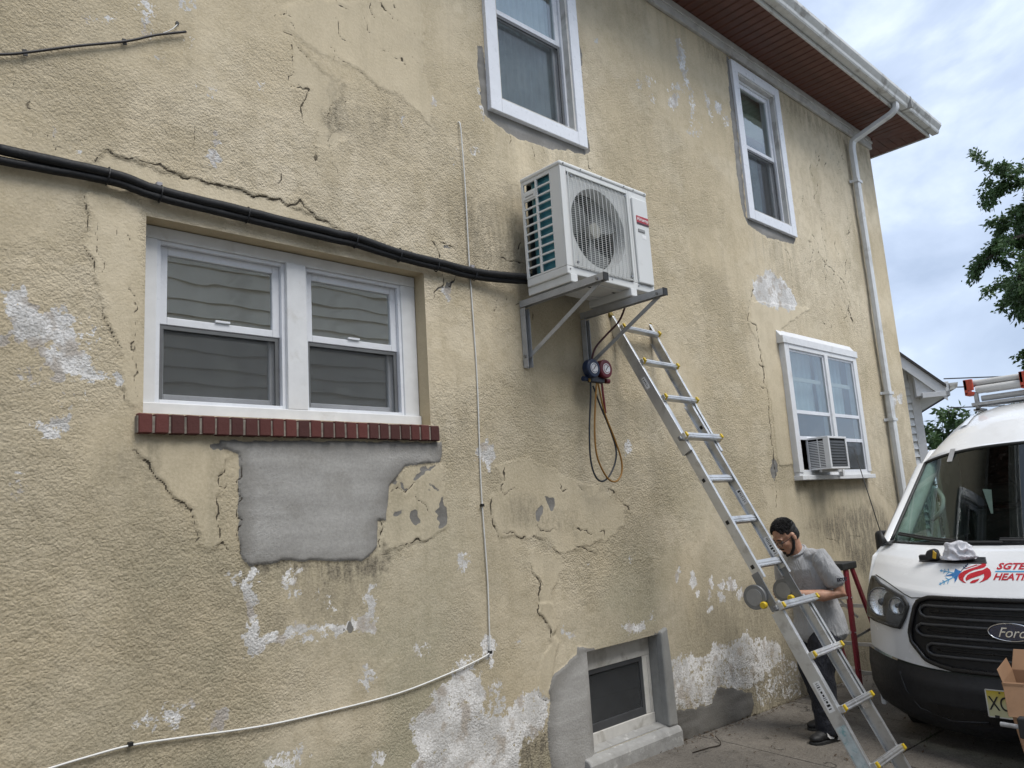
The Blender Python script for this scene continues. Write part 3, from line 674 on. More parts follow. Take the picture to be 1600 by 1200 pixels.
([(3.047,0.621),(3.036,0.583),(3.011,0.558),(2.979,0.554),(2.95,0.571),(2.93,0.604),(2.925,0.645),(2.936,0.682),(2.961,0.707),(2.992,0.712),(3.022,0.696),(3.042,0.662)],0.45),
([(2.958,0.544),(2.946,0.525),(2.915,0.516),(2.875,0.519),(2.837,0.533),(2.81,0.554),(2.801,0.577),(2.813,0.596),(2.842,0.605),(2.882,0.603),(2.921,0.589),(2.949,0.568)],0.4),
([(3.676,0.864),(3.668,0.853),(3.648,0.847),(3.623,0.848),(3.599,0.855),(3.582,0.866),(3.576,0.879),(3.584,0.89),(3.603,0.896),(3.628,0.896),(3.653,0.889),(3.67,0.878)],0.5),
([(6.401,3.598),(6.719,3.767),(7.065,3.685),(7.213,3.516),(7.045,3.421),(6.462,3.406),(6.375,3.482)],0.86),
([(5.644,5.58),(5.64,5.493),(5.622,5.422),(5.594,5.386),(5.564,5.395),(5.54,5.446),(5.527,5.525),(5.531,5.611),(5.548,5.682),(5.576,5.719),(5.607,5.711),(5.631,5.66)],0.62),
([(5.47,5.08),(5.454,5.036),(5.425,4.997),(5.391,4.975),(5.361,4.976),(5.342,4.997),(5.34,5.035),(5.356,5.08),(5.384,5.118),(5.419,5.141),(5.45,5.141),(5.469,5.119)],0.65),
([(5.68,5.401),(5.666,5.349),(5.646,5.308),(5.625,5.288),(5.609,5.295),(5.602,5.326),(5.606,5.374),(5.619,5.425),(5.639,5.467),(5.66,5.488),(5.677,5.481),(5.684,5.45)],0.5),
([(5.734,5.156),(5.711,5.063),(5.682,4.992),(5.653,4.96),(5.634,4.976),(5.629,5.036),(5.638,5.123),(5.661,5.216),(5.69,5.289),(5.718,5.322),(5.738,5.306),(5.744,5.245)],0.35),
([(5.979,5.227),(5.99,5.146),(5.993,5.083),(5.986,5.057),(5.97,5.073),(5.951,5.128),(5.934,5.207),(5.922,5.288),(5.919,5.351),(5.926,5.377),(5.942,5.361),(5.961,5.306)],0.55),
([(6.178,5.252),(6.164,5.219),(6.138,5.19),(6.108,5.172),(6.08,5.171),(6.063,5.186),(6.062,5.213),(6.075,5.246),(6.101,5.275),(6.131,5.293),(6.159,5.295),(6.176,5.28)],0.6),
([(6.306,5.173),(6.289,5.131),(6.259,5.095),(6.225,5.074),(6.194,5.074),(6.176,5.095),(6.175,5.131),(6.192,5.172),(6.221,5.209),(6.256,5.23),(6.287,5.231),(6.305,5.21)],0.35),
([(5.129,5.152),(5.116,5.122),(5.089,5.094),(5.056,5.075),(5.024,5.071),(5.004,5.081),(4.999,5.104),(5.012,5.133),(5.038,5.161),(5.072,5.18),(5.103,5.185),(5.125,5.175)],0.45),
([(4.976,5.052),(4.967,5.037),(4.944,5.02),(4.916,5.006),(4.888,5),(4.869,5.002),(4.864,5.012),(4.873,5.027),(4.895,5.044),(4.923,5.058),(4.951,5.064),(4.97,5.063)],0.35),
([(5.111,4.978),(5.104,4.958),(5.092,4.941),(5.077,4.931),(5.064,4.932),(5.056,4.941),(5.055,4.958),(5.062,4.978),(5.074,4.995),(5.089,5.005),(5.102,5.005),(5.11,4.995)],0.4),
([(4.433,5.222),(4.426,5.2),(4.412,5.181),(4.396,5.169),(4.38,5.168),(4.37,5.178),(4.369,5.196),(4.375,5.218),(4.389,5.238),(4.406,5.25),(4.421,5.251),(4.431,5.241)],0.45),
([(5.672,5.274),(5.644,5.247),(5.575,5.21),(5.484,5.173),(5.396,5.146),(5.335,5.136),(5.314,5.145),(5.34,5.171),(5.406,5.207),(5.496,5.244),(5.586,5.272),(5.651,5.283)],0.4),
([(5.839,4.943),(5.808,4.887),(5.743,4.833),(5.661,4.796),(5.585,4.784),(5.535,4.802),(5.523,4.843),(5.552,4.897),(5.615,4.951),(5.696,4.989),(5.774,5.003),(5.827,4.986)],0.25),
([(4.592,0.578),(4.854,0.561),(5.093,0.514),(5.143,0.596),(5.331,0.568),(5.478,0.574),(5.621,0.62),(5.698,0.532),(5.933,0.506),(6.085,0.443),(6.146,0.343),(5.877,0.269),(5.626,0.208),(5.371,0.237),(5.136,0.299),(5.049,0.2),(4.792,0.217),(4.569,0.254),(4.565,0.414)],0.6),
([(5.626,0.208),(5.877,0.269),(6.146,0.343),(6.399,0.208),(6.368,0.009),(5.63,0.056)],0.33),
([(2.739,2.966),(2.795,2.975),(2.779,2.921),(2.757,2.885),(2.747,2.916)],0.8),
([(2.822,1.379),(2.816,1.354),(2.806,1.336),(2.793,1.33),(2.782,1.338),(2.774,1.358),(2.772,1.384),(2.777,1.409),(2.788,1.427),(2.8,1.433),(2.812,1.425),(2.82,1.406)],0.6),
([(3.061,1.99),(3.051,1.956),(3.027,1.931),(2.996,1.922),(2.967,1.931),(2.947,1.955),(2.942,1.989),(2.952,2.022),(2.976,2.047),(3.006,2.057),(3.036,2.048),(3.056,2.024)],0.75),
([(1.983,1.253),(1.98,1.227),(1.973,1.208),(1.963,1.203),(1.954,1.211),(1.948,1.231),(1.946,1.258),(1.95,1.284),(1.957,1.303),(1.966,1.309),(1.975,1.301),(1.982,1.28)],0.4),
([(1.812,1.378),(1.806,1.34),(1.791,1.313),(1.772,1.305),(1.753,1.317),(1.739,1.347),(1.735,1.386),(1.74,1.424),(1.755,1.451),(1.774,1.46),(1.793,1.448),(1.807,1.418)],0.3),
([(1.907,1.342),(1.904,1.316),(1.898,1.297),(1.889,1.291),(1.881,1.299),(1.876,1.319),(1.874,1.345),(1.877,1.371),(1.884,1.39),(1.892,1.397),(1.9,1.389),(1.905,1.369)],0.25),
([(2.537,0.963),(2.53,0.95),(2.511,0.943),(2.487,0.943),(2.463,0.951),(2.446,0.964),(2.44,0.979),(2.447,0.992),(2.465,0.999),(2.49,1),(2.514,0.992),(2.531,0.979)],0.35),
([(1.447,0.856),(1.443,0.842),(1.433,0.833),(1.419,0.832),(1.406,0.839),(1.396,0.852),(1.392,0.868),(1.396,0.882),(1.406,0.892),(1.419,0.893),(1.433,0.886),(1.443,0.873)],0.7),
([(1.158,0.898),(1.154,0.887),(1.142,0.881),(1.125,0.881),(1.108,0.888),(1.095,0.9),(1.091,0.913),(1.095,0.924),(1.107,0.93),(1.124,0.929),(1.141,0.923),(1.154,0.911)],0.55),
([(1.253,0.897),(1.249,0.881),(1.238,0.871),(1.223,0.869),(1.208,0.877),(1.197,0.892),(1.193,0.91),(1.196,0.926),(1.207,0.937),(1.222,0.938),(1.238,0.93),(1.249,0.915)],0.75),
([(1.325,0.907),(1.319,0.894),(1.3,0.887),(1.274,0.888),(1.248,0.897),(1.229,0.912),(1.222,0.928),(1.229,0.942),(1.248,0.949),(1.273,0.948),(1.299,0.938),(1.318,0.924)],0.35),
([(1.766,0.592),(1.757,0.581),(1.735,0.577),(1.704,0.581),(1.675,0.592),(1.653,0.607),(1.645,0.622),(1.653,0.633),(1.675,0.637),(1.705,0.634),(1.736,0.623),(1.758,0.607)],0.5),
([(1.823,0.632),(1.819,0.606),(1.81,0.588),(1.797,0.584),(1.785,0.595),(1.776,0.616),(1.773,0.644),(1.777,0.67),(1.786,0.688),(1.799,0.692),(1.811,0.682),(1.82,0.66)],0.4),
([(8.005,2.68),(7.973,2.631),(7.917,2.593),(7.853,2.577),(7.797,2.586),(7.763,2.618),(7.761,2.664),(7.791,2.713),(7.846,2.751),(7.911,2.768),(7.968,2.759),(8.003,2.727)],0.7),
([(9.365,2.64),(9.334,2.597),(9.28,2.564),(9.219,2.55),(9.167,2.559),(9.137,2.587),(9.137,2.627),(9.167,2.67),(9.22,2.703),(9.281,2.717),(9.334,2.71),(9.365,2.681)],0.75),
([(9.602,2.706),(9.578,2.678),(9.534,2.656),(9.482,2.646),(9.436,2.651),(9.407,2.669),(9.405,2.695),(9.428,2.723),(9.471,2.745),(9.523,2.755),(9.57,2.751),(9.599,2.733)],0.7),
([(9.588,2.568),(9.58,2.56),(9.563,2.554),(9.542,2.551),(9.523,2.552),(9.511,2.557),(9.509,2.564),(9.517,2.572),(9.534,2.579),(9.554,2.582),(9.573,2.581),(9.586,2.576)],0.1),
([(1.547,1.459),(1.578,1.456),(1.594,1.292),(1.593,1.226),(1.624,1.172),(1.84,1.171),(1.84,1.143),(1.651,1.135),(1.615,1.116),(1.548,1.122),(1.537,1.177),(1.553,1.207),(1.55,1.322)],0.8),
([(1.713,1.164),(1.957,1.172),(2.051,1.169),(2.105,1.166),(2.166,1.195),(2.176,1.304),(2.196,1.302),(2.205,1.19),(2.202,1.116),(2.093,1.127),(1.856,1.139),(1.712,1.139)],0.74),
([(1.509,1.434),(1.505,1.425),(1.496,1.419),(1.484,1.418),(1.472,1.421),(1.463,1.429),(1.46,1.438),(1.463,1.447),(1.472,1.453),(1.484,1.454),(1.496,1.45),(1.505,1.443)],0.55)]
STAIN=[
([(7.018,1.395),(7.666,1.493),(8.427,1.51),(8.709,1.31),(8.357,0.985),(8.156,0.735),(7.515,1.009),(7.282,1.194),(6.828,1.344)],0.8,0.12),
([(3.265,0.382),(3.367,0.374),(3.34,0.11),(3.125,0.166),(3.139,0.322)],1,0.05),
([(1.511,1.5),(1.847,1.48),(1.845,1.392),(1.528,1.432)],1,0.05),
([(1.717,1.482),(2.147,1.446),(2.241,1.524),(2.309,1.481),(2.304,1.366),(1.716,1.405)],1,0.05),
([(1.716,1.439),(2.189,1.377),(2.171,1.194),(1.713,1.218)],0.35,0.1),
([(2.052,4.001),(2.171,3.987),(2.124,3.761),(2.015,3.708),(1.998,3.795)],0.45,0.06),
([(2.127,3.856),(2.493,3.979),(2.541,3.793),(2.264,3.681),(2.122,3.714)],0.25,0.12),
([(0.944,1.951),(1.128,1.997),(1.131,1.819),(0.968,1.791)],0.3,0.1),
([(5.626,0.208),(6.399,0.208),(6.358,-0.03),(5.616,-0.006)],0.55,0.1),
([(4.56,0.289),(5.18,0.174),(5.128,-0.089),(4.601,-0)],0.6,0.08),
([(5.738,0.535),(8.442,0.133),(8.205,-0.5),(5.357,0.084)],0.5,0.15),
([(3.159,1.778),(3.744,1.581),(3.735,1.501),(3.126,1.537)],0.3,0.08),
([(4.754,0.902),(6.049,1),(6.057,0.589),(4.857,0.578)],0.25,0.15),
([(6.836,3.108),(6.938,3.12),(6.949,1.722),(6.8,1.725)],0.5,0.03),
([(2.458,1.912),(3.002,1.874),(3.207,3.153),(3.427,3.106),(3.338,2.756),(2.694,2.235)],0.15,0.15),
([(6.019,5.903),(9.712,5.872),(9.631,5.634),(5.98,5.691)],0.35,0.12),
([(2.819,3.485),(3.485,3.736),(3.456,3.111),(2.942,3.106)],0.35,0.15)]

# ---------------------------------------------------------------- stucco wall
def ground_z(x, y):
    return .03 - .028*(min(max(x, -6), 14) - 4.6) - .05*min(max(-y-.15, 0), 2.2)

rng = np.random.RandomState(7)
TBL = rng.rand(512, 512)
def vnoise(x, z, s, seed=0):
    a = x/s + seed*17.3; b = z/s + seed*9.7
    ia = np.floor(a).astype(int); ib = np.floor(b).astype(int)
    fa = a-ia; fb = b-ib
    fa = fa*fa*(3-2*fa); fb = fb*fb*(3-2*fb)
    T = lambda i, j: TBL[i % 512, j % 512]
    return (T(ia,ib)*(1-fa)+T(ia+1,ib)*fa)*(1-fb) + (T(ia,ib+1)*(1-fa)+T(ia+1,ib+1)*fa)*fb

def poly_sd(px, pz, poly):
    """signed distance, positive inside"""
    d = np.full(px.shape, 1e9); ins = np.zeros(px.shape, bool); n = len(poly)
    for i in range(n):
        ax, az = poly[i]; bx, bz = poly[(i+1) % n]
        ex, ez = bx-ax, bz-az
        t = np.clip(((px-ax)*ex+(pz-az)*ez)/(ex*ex+ez*ez+1e-12), 0, 1)
        d = np.minimum(d, (px-ax-t*ex)**2+(pz-az-t*ez)**2)
        if az != bz:
            c = ((az > pz) != (bz > pz)) & (px < (bx-ax)*(pz-az)/(bz-az)+ax)
            ins ^= c
    d = np.sqrt(d)
    return np.where(ins, d, -d)

OPEN = {'twin': (1.10, 2.612, 2.145, 3.02), 'upper': (3.30, 4.06, 4.33, 5.76), 'upper2': (6.535, 7.27, 4.315, 5.755),
        'storm': (6.80, 8.20, 1.88, 3.05), 'cellar': (3.75, 4.49, .165, .76)}
HOUSE_R = 9.735

def axis(segs, snaps):
    a = []
    for x0, x1, st in segs:
        n = max(1, int(round((x1-x0)/st)))
        a += list(np.linspace(x0, x1, n, endpoint=False))
    a.append(segs[-1][1]); a = np.array(a)
    for s in snaps:
        a[np.argmin(abs(a-s))] = s
    return a

wx = axis([(-3.0, .44, .06), (.44, 4.3, .0075), (4.3, 7.0, .009), (7.0, HOUSE_R, .012)],
          [v for o in OPEN.values() for v in o[:2]])
wz = axis([(-.35, .0, .03), (.0, 4.05, .0075), (4.05, 6.08, .0115)], [v for o in OPEN.values() for v in o[2:]])
NX, NZ = len(wx), len(wz)
GX, GZ = np.meshgrid(wx, wz)          # rows = z
shape = GX.shape
cem = np.full(shape, -1.0); ctone = np.zeros(shape); peel = np.zeros(shape); skim = np.zeros(shape)
crk = np.zeros(shape); crs = np.zeros(shape); stain = np.zeros(shape); hgt = np.zeros(shape)

def window_of(poly, pad):
    xs = [p[0] for p in poly]; zs = [p[1] for p in poly]
    i0, i1 = np.searchsorted(wx, (min(xs)-pad, max(xs)+pad)); j0, j1 = np.searchsorted(wz, (min(zs)-pad, max(zs)+pad))
    return slice(j0, j1), slice(i0, i1)

WARPX = (vnoise(GX, GZ, .055, 1)-.5)*.03 + (vnoise(GX, GZ, .02, 2)-.5)*.014
WARPZ = (vnoise(GX, GZ, .055, 3)-.5)*.03 + (vnoise(GX, GZ, .02, 4)-.5)*.014
for poly, h in SKIM:
    s = window_of(poly, .12)
    if GX[s].size == 0: continue
    d = poly_sd(GX[s]+WARPX[s], GZ[s]+WARPZ[s], poly)
    k = smoothstep(-.015, .03, d)
    skim[s] = np.maximum(skim[s], k)
    lump = .6+.8*vnoise(GX[s], GZ[s], .11, 11)
    hgt[s] += h*.001*smoothstep(-.006, .008, d)*lump
for poly, h, tone in CEMENT:
    s = window_of(poly, .15)
    if GX[s].size == 0: continue
    wf = .3 if h == 9 else (1.7 if h == -2 else .75)
    d = poly_sd(GX[s]+WARPX[s]*wf, GZ[s]+WARPZ[s]*wf, poly)
    ctone[s] = np.where(d > -.02, tone, ctone[s])
    cem[s] = np.maximum(cem[s], d)
    hgt[s] += h*.001*smoothstep(-.004, .012, d)
    skim[s] = np.maximum(skim[s], smoothstep(-.005, .01, d)*.93)
for poly, dens in PEEL:
    s = window_of(poly, .1)
    if GX[s].size == 0: continue
    d = poly_sd(GX[s]+WARPX[s]*1.6, GZ[s]+WARPZ[s]*1.6, poly)
    peel[s] = np.maximum(peel[s], dens*smoothstep(-.035, .02, d))
for poly, dens, soft in STAIN:
    s = window_of(poly, soft*2)
    if GX[s].size == 0: continue
    d = poly_sd(GX[s]+WARPX[s]*3, GZ[s]+WARPZ[s]*3, poly)
    stain[s] = np.maximum(stain[s], dens*smoothstep(-soft, soft, d))
for pts, k in CRACKS_LIP_SHADE:
    s = window_of(pts, .04)
    if GX[s].size == 0: continue
    qx = GX[s]+WARPX[s]*1.0; qz = GZ[s]+WARPZ[s]*1.0
    d = np.full(qx.shape, 1e9); sg = np.zeros(qx.shape); L = 0; along = np.zeros(qx.shape)
    for (ax, az), (bx, bz) in zip(pts[:-1], pts[1:]):
        ex, ez = bx-ax, bz-az; ll = math.hypot(ex, ez)+1e-9
        t = np.clip(((qx-ax)*ex+(qz-az)*ez)/(ll*ll), 0, 1)
        dd = np.hypot(qx-ax-t*ex, qz-az-t*ez)
        m_ = dd < d
        sg = np.where(m_, np.sign(ex*(qz-az)-ez*(qx-ax)), sg); along = np.where(m_, L+t*ll, along)
        d = np.minimum(d, dd); L += ll
    taper = np.clip(np.minimum(along, L-along)/max(.02, L*.2), .25, 1)
    brk = .35+.95*vnoise(GX[s], GZ[s], .03, 21)
    wd = .0035+.0035*k
    c = np.clip(1-d/.016, 0, 1)*np.clip(.80+.20*k, 0, 1.08)*(.86+.14*taper)*(.93+.09*brk)
    crs[s] = np.where(c > crk[s], min(k*1.25, 1.0)*(.55+.45*taper)*(.65+.55*brk), crs[s])
    crk[s] = np.maximum(crk[s], c)
    hgt[s] -= .0035*k*taper*(1-smoothstep(0, .009, d))
    lip = np.exp(-(d/.022)**2)*np.where(sg > 0, 1, .15)*taper*k
    hgt[s] += .0022*lip*(.4+vnoise(GX[s], GZ[s], .06, 23))
def fbm(sx, sz, seed, octv=4, gain=.55):
    """fractal noise, sx/sz = feature size along the wall and up it (m)"""
    out = np.zeros(shape); amp_, tot = 1.0, 0.0
    for o_ in range(octv):
        out += amp_*vnoise(GX/sx+o_*5.2, GZ/sz+o_*3.1, 1.0, seed+o_*3); tot += amp_
        amp_ *= gain; sx *= .48; sz *= .48
    return out/tot
def lerp3(c, m_, k): return c*(1-m_[..., None]) + np.array(k)*m_[..., None]
bc = lerp3(np.zeros(shape+(3,))+np.array((.530, .445, .302)), smoothstep(.32, .68, fbm(1.1, 1.3, 31)), (.655, .572, .428))
bc = lerp3(bc, .55*smoothstep(.50, .74, fbm(.30, .55, 41)), (.385, .325, .215))           # blotchy soiling
bc = lerp3(bc, .40*smoothstep(.52, .74, fbm(.55, .40, 45)), (.66, .585, .445))            # sun-faded areas
bc = lerp3(bc, .35*smoothstep(.48, .66, fbm(.05, .05, 51, 3)), (.43, .36, .235))
bc = lerp3(bc, .38*skim, (.60, .52, .375))
run = fbm(.075, 1.5, 61, 3)                                                              # rain runs
bc = lerp3(bc, .20*smoothstep(.52, .74, run), (.37, .315, .215))
below = np.zeros(shape)                                                                  # runs below sills and the frieze
for (x0, x1, zt, ln) in ((1.05, 2.66, 2.05, .8), (3.2, 4.16, 4.22, .7), (6.43, 7.37, 4.2, .8), (6.7, 8.3, 1.78, .9), (-3, 9.7, 5.9, .45)):
    m_ = smoothstep(x0-.03, x0+.03, GX)*smoothstep(x1+.03, x1-.03, GX)*smoothstep(zt+.01, zt-.03, GZ)*np.clip(1-(zt-GZ)/ln, 0, 1)
    below = np.maximum(below, m_)
bc = lerp3(bc, .45*below*smoothstep(.42, .66, fbm(.055, .9, 71, 3)), (.30, .262, .185))
grime_shade = np.clip((2.7-GZ)/2.2, 0, 1)*(.40+.60*smoothstep(.34, .62, fbm(.7, .6, 81)))  # greenish grime, with the lower wall's shade painted in as well
bc = lerp3(bc, .66*grime_shade, (.245, .228, .168))
algae = np.clip((2.1-GZ)/1.6, 0, 1)*smoothstep(.50, .66, fbm(.9, .8, 91))
bc = lerp3(bc, .40*algae, (.235, .242, .165))
sn = smoothstep(.34, .60, fbm(.05, .16, 101, 4))
bc = lerp3(bc, np.clip(stain*(.30+.75*sn), 0, .95), (.150, .132, .10))
drip = smoothstep(.50, .62, fbm(.018, .10, 111, 3))
bc = lerp3(bc, np.clip(stain*drip*.8, 0, .8), (.075, .068, .052))
# cement tone: trowel sweeps, paler middle, margin darkened for damp and painted lip shade
trow = fbm(.35, .05, 121, 4)*.6 + fbm(.22, .22, 125, 4)*.4
cd = np.clip(cem/.09, 0, 1)
ct = np.clip(ctone*(.45+.55*cd)+.75*(trow-.5), 0, 1)
cc_ = lerp3(np.zeros(shape+(3,))+np.array((.115, .108, .096)), ct, (.47, .46, .44))
cc_ = lerp3(cc_, .28*smoothstep(.50, .72, fbm(.13, .12, 131, 5)), (.235, .222, .195))
peelc = lerp3(np.zeros(shape+(3,))+np.array((.58, .57, .55)), smoothstep(.35, .65, fbm(.10, .10, 141)), (.80, .79, .775))
peelc = lerp3(peelc, .7*smoothstep(.56, .70, fbm(.08, .09, 145)), (.40, .34, .275))
relief = .25+1.05*smoothstep(.36, .66, fbm(.75, .6, 151))
st_ = ((vnoise(GX, GZ, .034, 5)-.5)*.0026 + (vnoise(GX*.8+GZ*.3, GZ, .021, 6)-.5)*.0030
       + (vnoise(GX, GZ, .07, 8)-.5)*.003)
patchy = .4+.7*relief
far = 1-.35*smoothstep(4.5, 9, GX)
hgt += .68*st_*(1-.88*skim)*patchy*far
hgt += (vnoise(GX, GZ, .6, 12)-.5)*.012 + (vnoise(GX, GZ, .23, 13)-.5)*.006
# keep the plaster flush where it meets the window openings
edge = np.ones(shape)
for o in OPEN.values():
    dx = np.maximum(np.maximum(o[0]-GX, GX-o[1]), 0); dz = np.maximum(np.maximum(o[2]-GZ, GZ-o[3]), 0)
    edge = np.minimum(edge, smoothstep(0, .05, np.hypot(dx, dz)))
edge = np.minimum(edge, smoothstep(0, .03, HOUSE_R-GX))
hgt = hgt*edge
VY = -hgt
co = np.stack([GX, VY, GZ], -1).reshape(-1, 3)
idx = np.arange(NX*NZ).reshape(NZ, NX)
cx = (wx[:-1]+wx[1:])/2; cz = (wz[:-1]+wz[1:])/2
keep = np.ones((NZ-1, NX-1), bool)
for o in OPEN.values():
    keep &= ~(((cx > o[0]) & (cx < o[1]))[None, :] & ((cz > o[2]) & (cz < o[3]))[:, None])
quad = np.stack([idx[:-1, :-1], idx[:-1, 1:], idx[1:, 1:], idx[1:, :-1]], -1)[keep]
used = np.zeros(NX*NZ, bool); used[quad.ravel()] = True
remap = np.cumsum(used)-1
quad = remap[quad]
me = bpy.data.meshes.new('wall')
nv, nf = int(used.sum()), len(quad)
me.vertices.add(nv); me.vertices.foreach_set('co', co[used].astype(np.float32).ravel())
me.loops.add(nf*4); me.loops.foreach_set('vertex_index', quad.astype(np.int32).ravel())
me.polygons.add(nf)
me.polygons.foreach_set('loop_start', np.arange(0, nf*4, 4, dtype=np.int32))
me.polygons.foreach_set('loop_total', np.full(nf, 4, dtype=np.int32))
me.polygons.foreach_set('use_smooth', np.ones(nf, bool))
me.update(calc_edges=True)
for nm, arr in (('cem', cem), ('peel', peel), ('skim', skim), ('crk', crk), ('crs', crs), ('relief', relief)):
    a = me.attributes.new(nm, 'FLOAT', 'POINT')
    a.data.foreach_set('value', arr.reshape(-1)[used].astype(np.float32))
for nm, arr in (('basecol', bc), ('cemcol', cc_), ('peelcol', peelc)):
    a = me.attributes.new(nm, 'FLOAT_VECTOR', 'POINT')
    a.data.foreach_set('vector', arr.reshape(-1, 3)[used].astype(np.float32).ravel())

def stucco_mat():
    t = NT('stucco')
    v = t.coord()
    cemA, peelA, skimA, crkA, crsA, relA = [t.attr(k) for k in ('cem', 'peel', 'skim', 'crk', 'crs', 'relief')]
    def vec(n_):
        nd = t.t.nodes.new('ShaderNodeAttribute'); nd.attribute_name = n_; return nd.outputs['Color']
    fine = t.noise(v, 75, 3, .65)
    base = t.mix(t.lin(.35, .65, 0, .34, fine), vec('basecol'), (.70, .61, .45))
    # flaked paint: chalky undercoat in ragged islands with loose flecks round them
    n34 = t.noise(v, 36, 4, .68, .4)
    pn = t.math('ADD', t.math('MULTIPLY', t.lin(.30, .70, 0, 1, t.noise(v, 10, 2, .6, .5)), .32), t.math('MULTIPLY', t.lin(.30, .70, 0, 1, n34), .72))
    pv = t.math('ADD', peelA, t.math('MULTIPLY', t.math('SUBTRACT', pn, .42), 1.2))
    pm = t.math('MULTIPLY', t.ss(.50, .56, pv), t.ss(.05, .2, peelA))
    fl = t.math('MULTIPLY', t.ss(.60, .64, n34), t.ss(.08, .22, peelA))
    pm = t.math('MAXIMUM', pm, fl)
    pcol = t.mix(t.math('MULTIPLY', t.ss(.46, .62, fine), .5), vec('peelcol'), (.37, .345, .31))
    c = t.mix(pm, base, pcol)
    # cement repairs
    cm = t.ss(-.0015, .002, t.math('ADD', cemA, t.math('MULTIPLY', t.math('SUBTRACT', n34, .5), .020)))
    cb = t.mix(t.lin(.35, .70, 0, .30, fine), vec('cemcol'), (.17, .165, .155))
    c = t.mix(cm, c, cb)
    ck = t.ss(.72, .85, t.math('ADD', crkA, t.math('MULTIPLY', t.math('SUBTRACT', fine, .5), .20)))
    c = t.mix(t.math('MULTIPLY', ck, t.math('MINIMUM', crsA, .92)), c, (.055, .045, .033))
    # relief of the dashed finish, weaker on trowelled and repaired areas
    amp = t.math('MULTIPLY', t.math('SUBTRACT', 1.0, t.math('MULTIPLY', skimA, .85)), relA)
    vr = t.n('TexVoronoi', {'feature': 'F1'}, Scale=74.0, Randomness=1.0)
    va = t.n('VectorMath', {'operation': 'ADD'}); vsx = t.n('VectorMath', {'operation': 'SCALE'}, Scale=.014)
    nz = t.n('TexNoise', None, Scale=42.0, Detail=0.0); t.t.links.new(v, nz.inputs['Vector'])
    t.t.links.new(nz.outputs['Color'], vsx.inputs[0]); t.t.links.new(v, va.inputs[0]); t.t.links.new(vsx.outputs[0], va.inputs[1]); t.t.links.new(va.outputs[0], vr.inputs['Vector'])
    h = t.math('SUBTRACT', t.math('MULTIPLY', t.noise(v, 125, 4, .72, .1), 1.35), t.math('MULTIPLY', vr.outputs['Distance'], .8))
    h = t.math('ADD', t.math('MULTIPLY', h, amp), t.math('MULTIPLY', fine, t.math('ADD', .10, t.math('MULTIPLY', skimA, .12))))
    h = t.math('SUBTRACT', h, t.math('MULTIPLY', t.ss(.74, .86, crkA), t.math('MULTIPLY', crsA, .8)))
    nrm = t.bump(h, .62, .0100)
    return t.bsdf(c, .93, nrm, Specular_IOR_Level=.25)
M_STUCCO = stucco_mat()
house = thing('stucco_house', (0, 0, 0), 'two-storey tan stucco house with peeling paint, grey cement patches and brown soffit', 'house')
wall = link('wall', me, M_STUCCO, house)

# ---------------------------------------------------------------- house: remaining shell, eaves
M_WHITE = mat('white_paint', (.72, .73, .74), .42, var=.05, dirt=(.45, .43, .38, .35), dscale=7, dthr=.56, bump=.08, bscale=40)
M_VINYL = mat('white_vinyl', (.74, .76, .80), .32, var=.04, dirt=(.5, .5, .48, .22), dscale=9, dthr=.58)
M_OLDWHITE = mat('old_white_paint', (.60, .585, .55), .55, var=.08, dirt=(.30, .28, .24, .6), dscale=6, dthr=.5, bump=.15, bscale=60)
M_ALU_TRIM = mat('aluminium_trim', (.56, .55, .52), .5, var=.08, dirt=(.25, .23, .2, .65), dscale=5, dthr=.52)
M_DARK = mat('dark_interior', (.02, .02, .022), .9)
M_STUCCO_PLAIN = mat('stucco_plain', (.52, .43, .28), .93, var=.12, scale=3, bump=.8, bscale=45)
b = MB()
for name, (x0, x1, z0, z1) in OPEN.items():     # plaster returns round each opening
    if name in ('upper', 'upper2', 'storm'): continue
    d = .16
    r_ = MB()
    r_.add([(x0,0,z0),(x0,0,z1),(x0,d,z1),(x0,d,z0)], [(0,1,2,3)])
    r_.add([(x1,0,z0),(x1,0,z1),(x1,d,z1),(x1,d,z0)], [(0,1,2,3)])
    r_.add([(x0,0,z1),(x1,0,z1),(x1,d,z1),(x0,d,z1)], [(0,1,2,3)])
    r_.add([(x0,0,z0),(x1,0,z0),(x1,d,z0),(x0,d,z0)], [(0,1,2,3)])
    r_.build('window_return', M_STUCCO_PLAIN if name == 'twin' else mat('cement_return', (.27, .268, .255), .9, var=.15, scale=9, bump=.3, bscale=60), house)
e_ = MB(); e_.box(HOUSE_R-.2, HOUSE_R, .012, 9, -.5, 6.08); e_.build('end_wall', M_STUCCO_PLAIN, house)
e_ = MB(); e_.box(-3.0, HOUSE_R-.2, 8.8, 9, -.5, 6.08); e_.build('rear_wall', M_STUCCO_PLAIN, house)
e_ = MB(); e_.box(-3.2, -3.0, .012, 9, -.5, 6.08); e_.build('end_wall', M_STUCCO_PLAIN, house)
e_ = MB(); e_.box(-3.0, HOUSE_R-.2, 1.6, 1.65, -.4, 6.0); e_.build('inner_partition', mat('room_wall', (.10, .095, .085), .9), house)
e_ = MB(); e_.box(-3.0, HOUSE_R-.2, .16, 1.6, 3.52, 3.62); e_.build('floor_slab', M_DARK, house)

SOF_Z, EAVE_Y, EAVE_X = 6.045, -.5, 10.36
fr = MB()
fr.box(-3.2, HOUSE_R+.02, -.032, -.002, 5.885, SOF_Z-.003)
fr.box(-3.2, HOUSE_R+.026, -.045, -.032, 5.955, 5.985)
fr.box(HOUSE_R+.002, HOUSE_R+.02, -.002, 8.5, 5.885, SOF_Z-.003)
fr.build('frieze_board', mat('frieze_white', (.50, .495, .47), .55, var=.1, dirt=(.27, .25, .22, .6), dscale=4, dthr=.5), house, bev=.003)
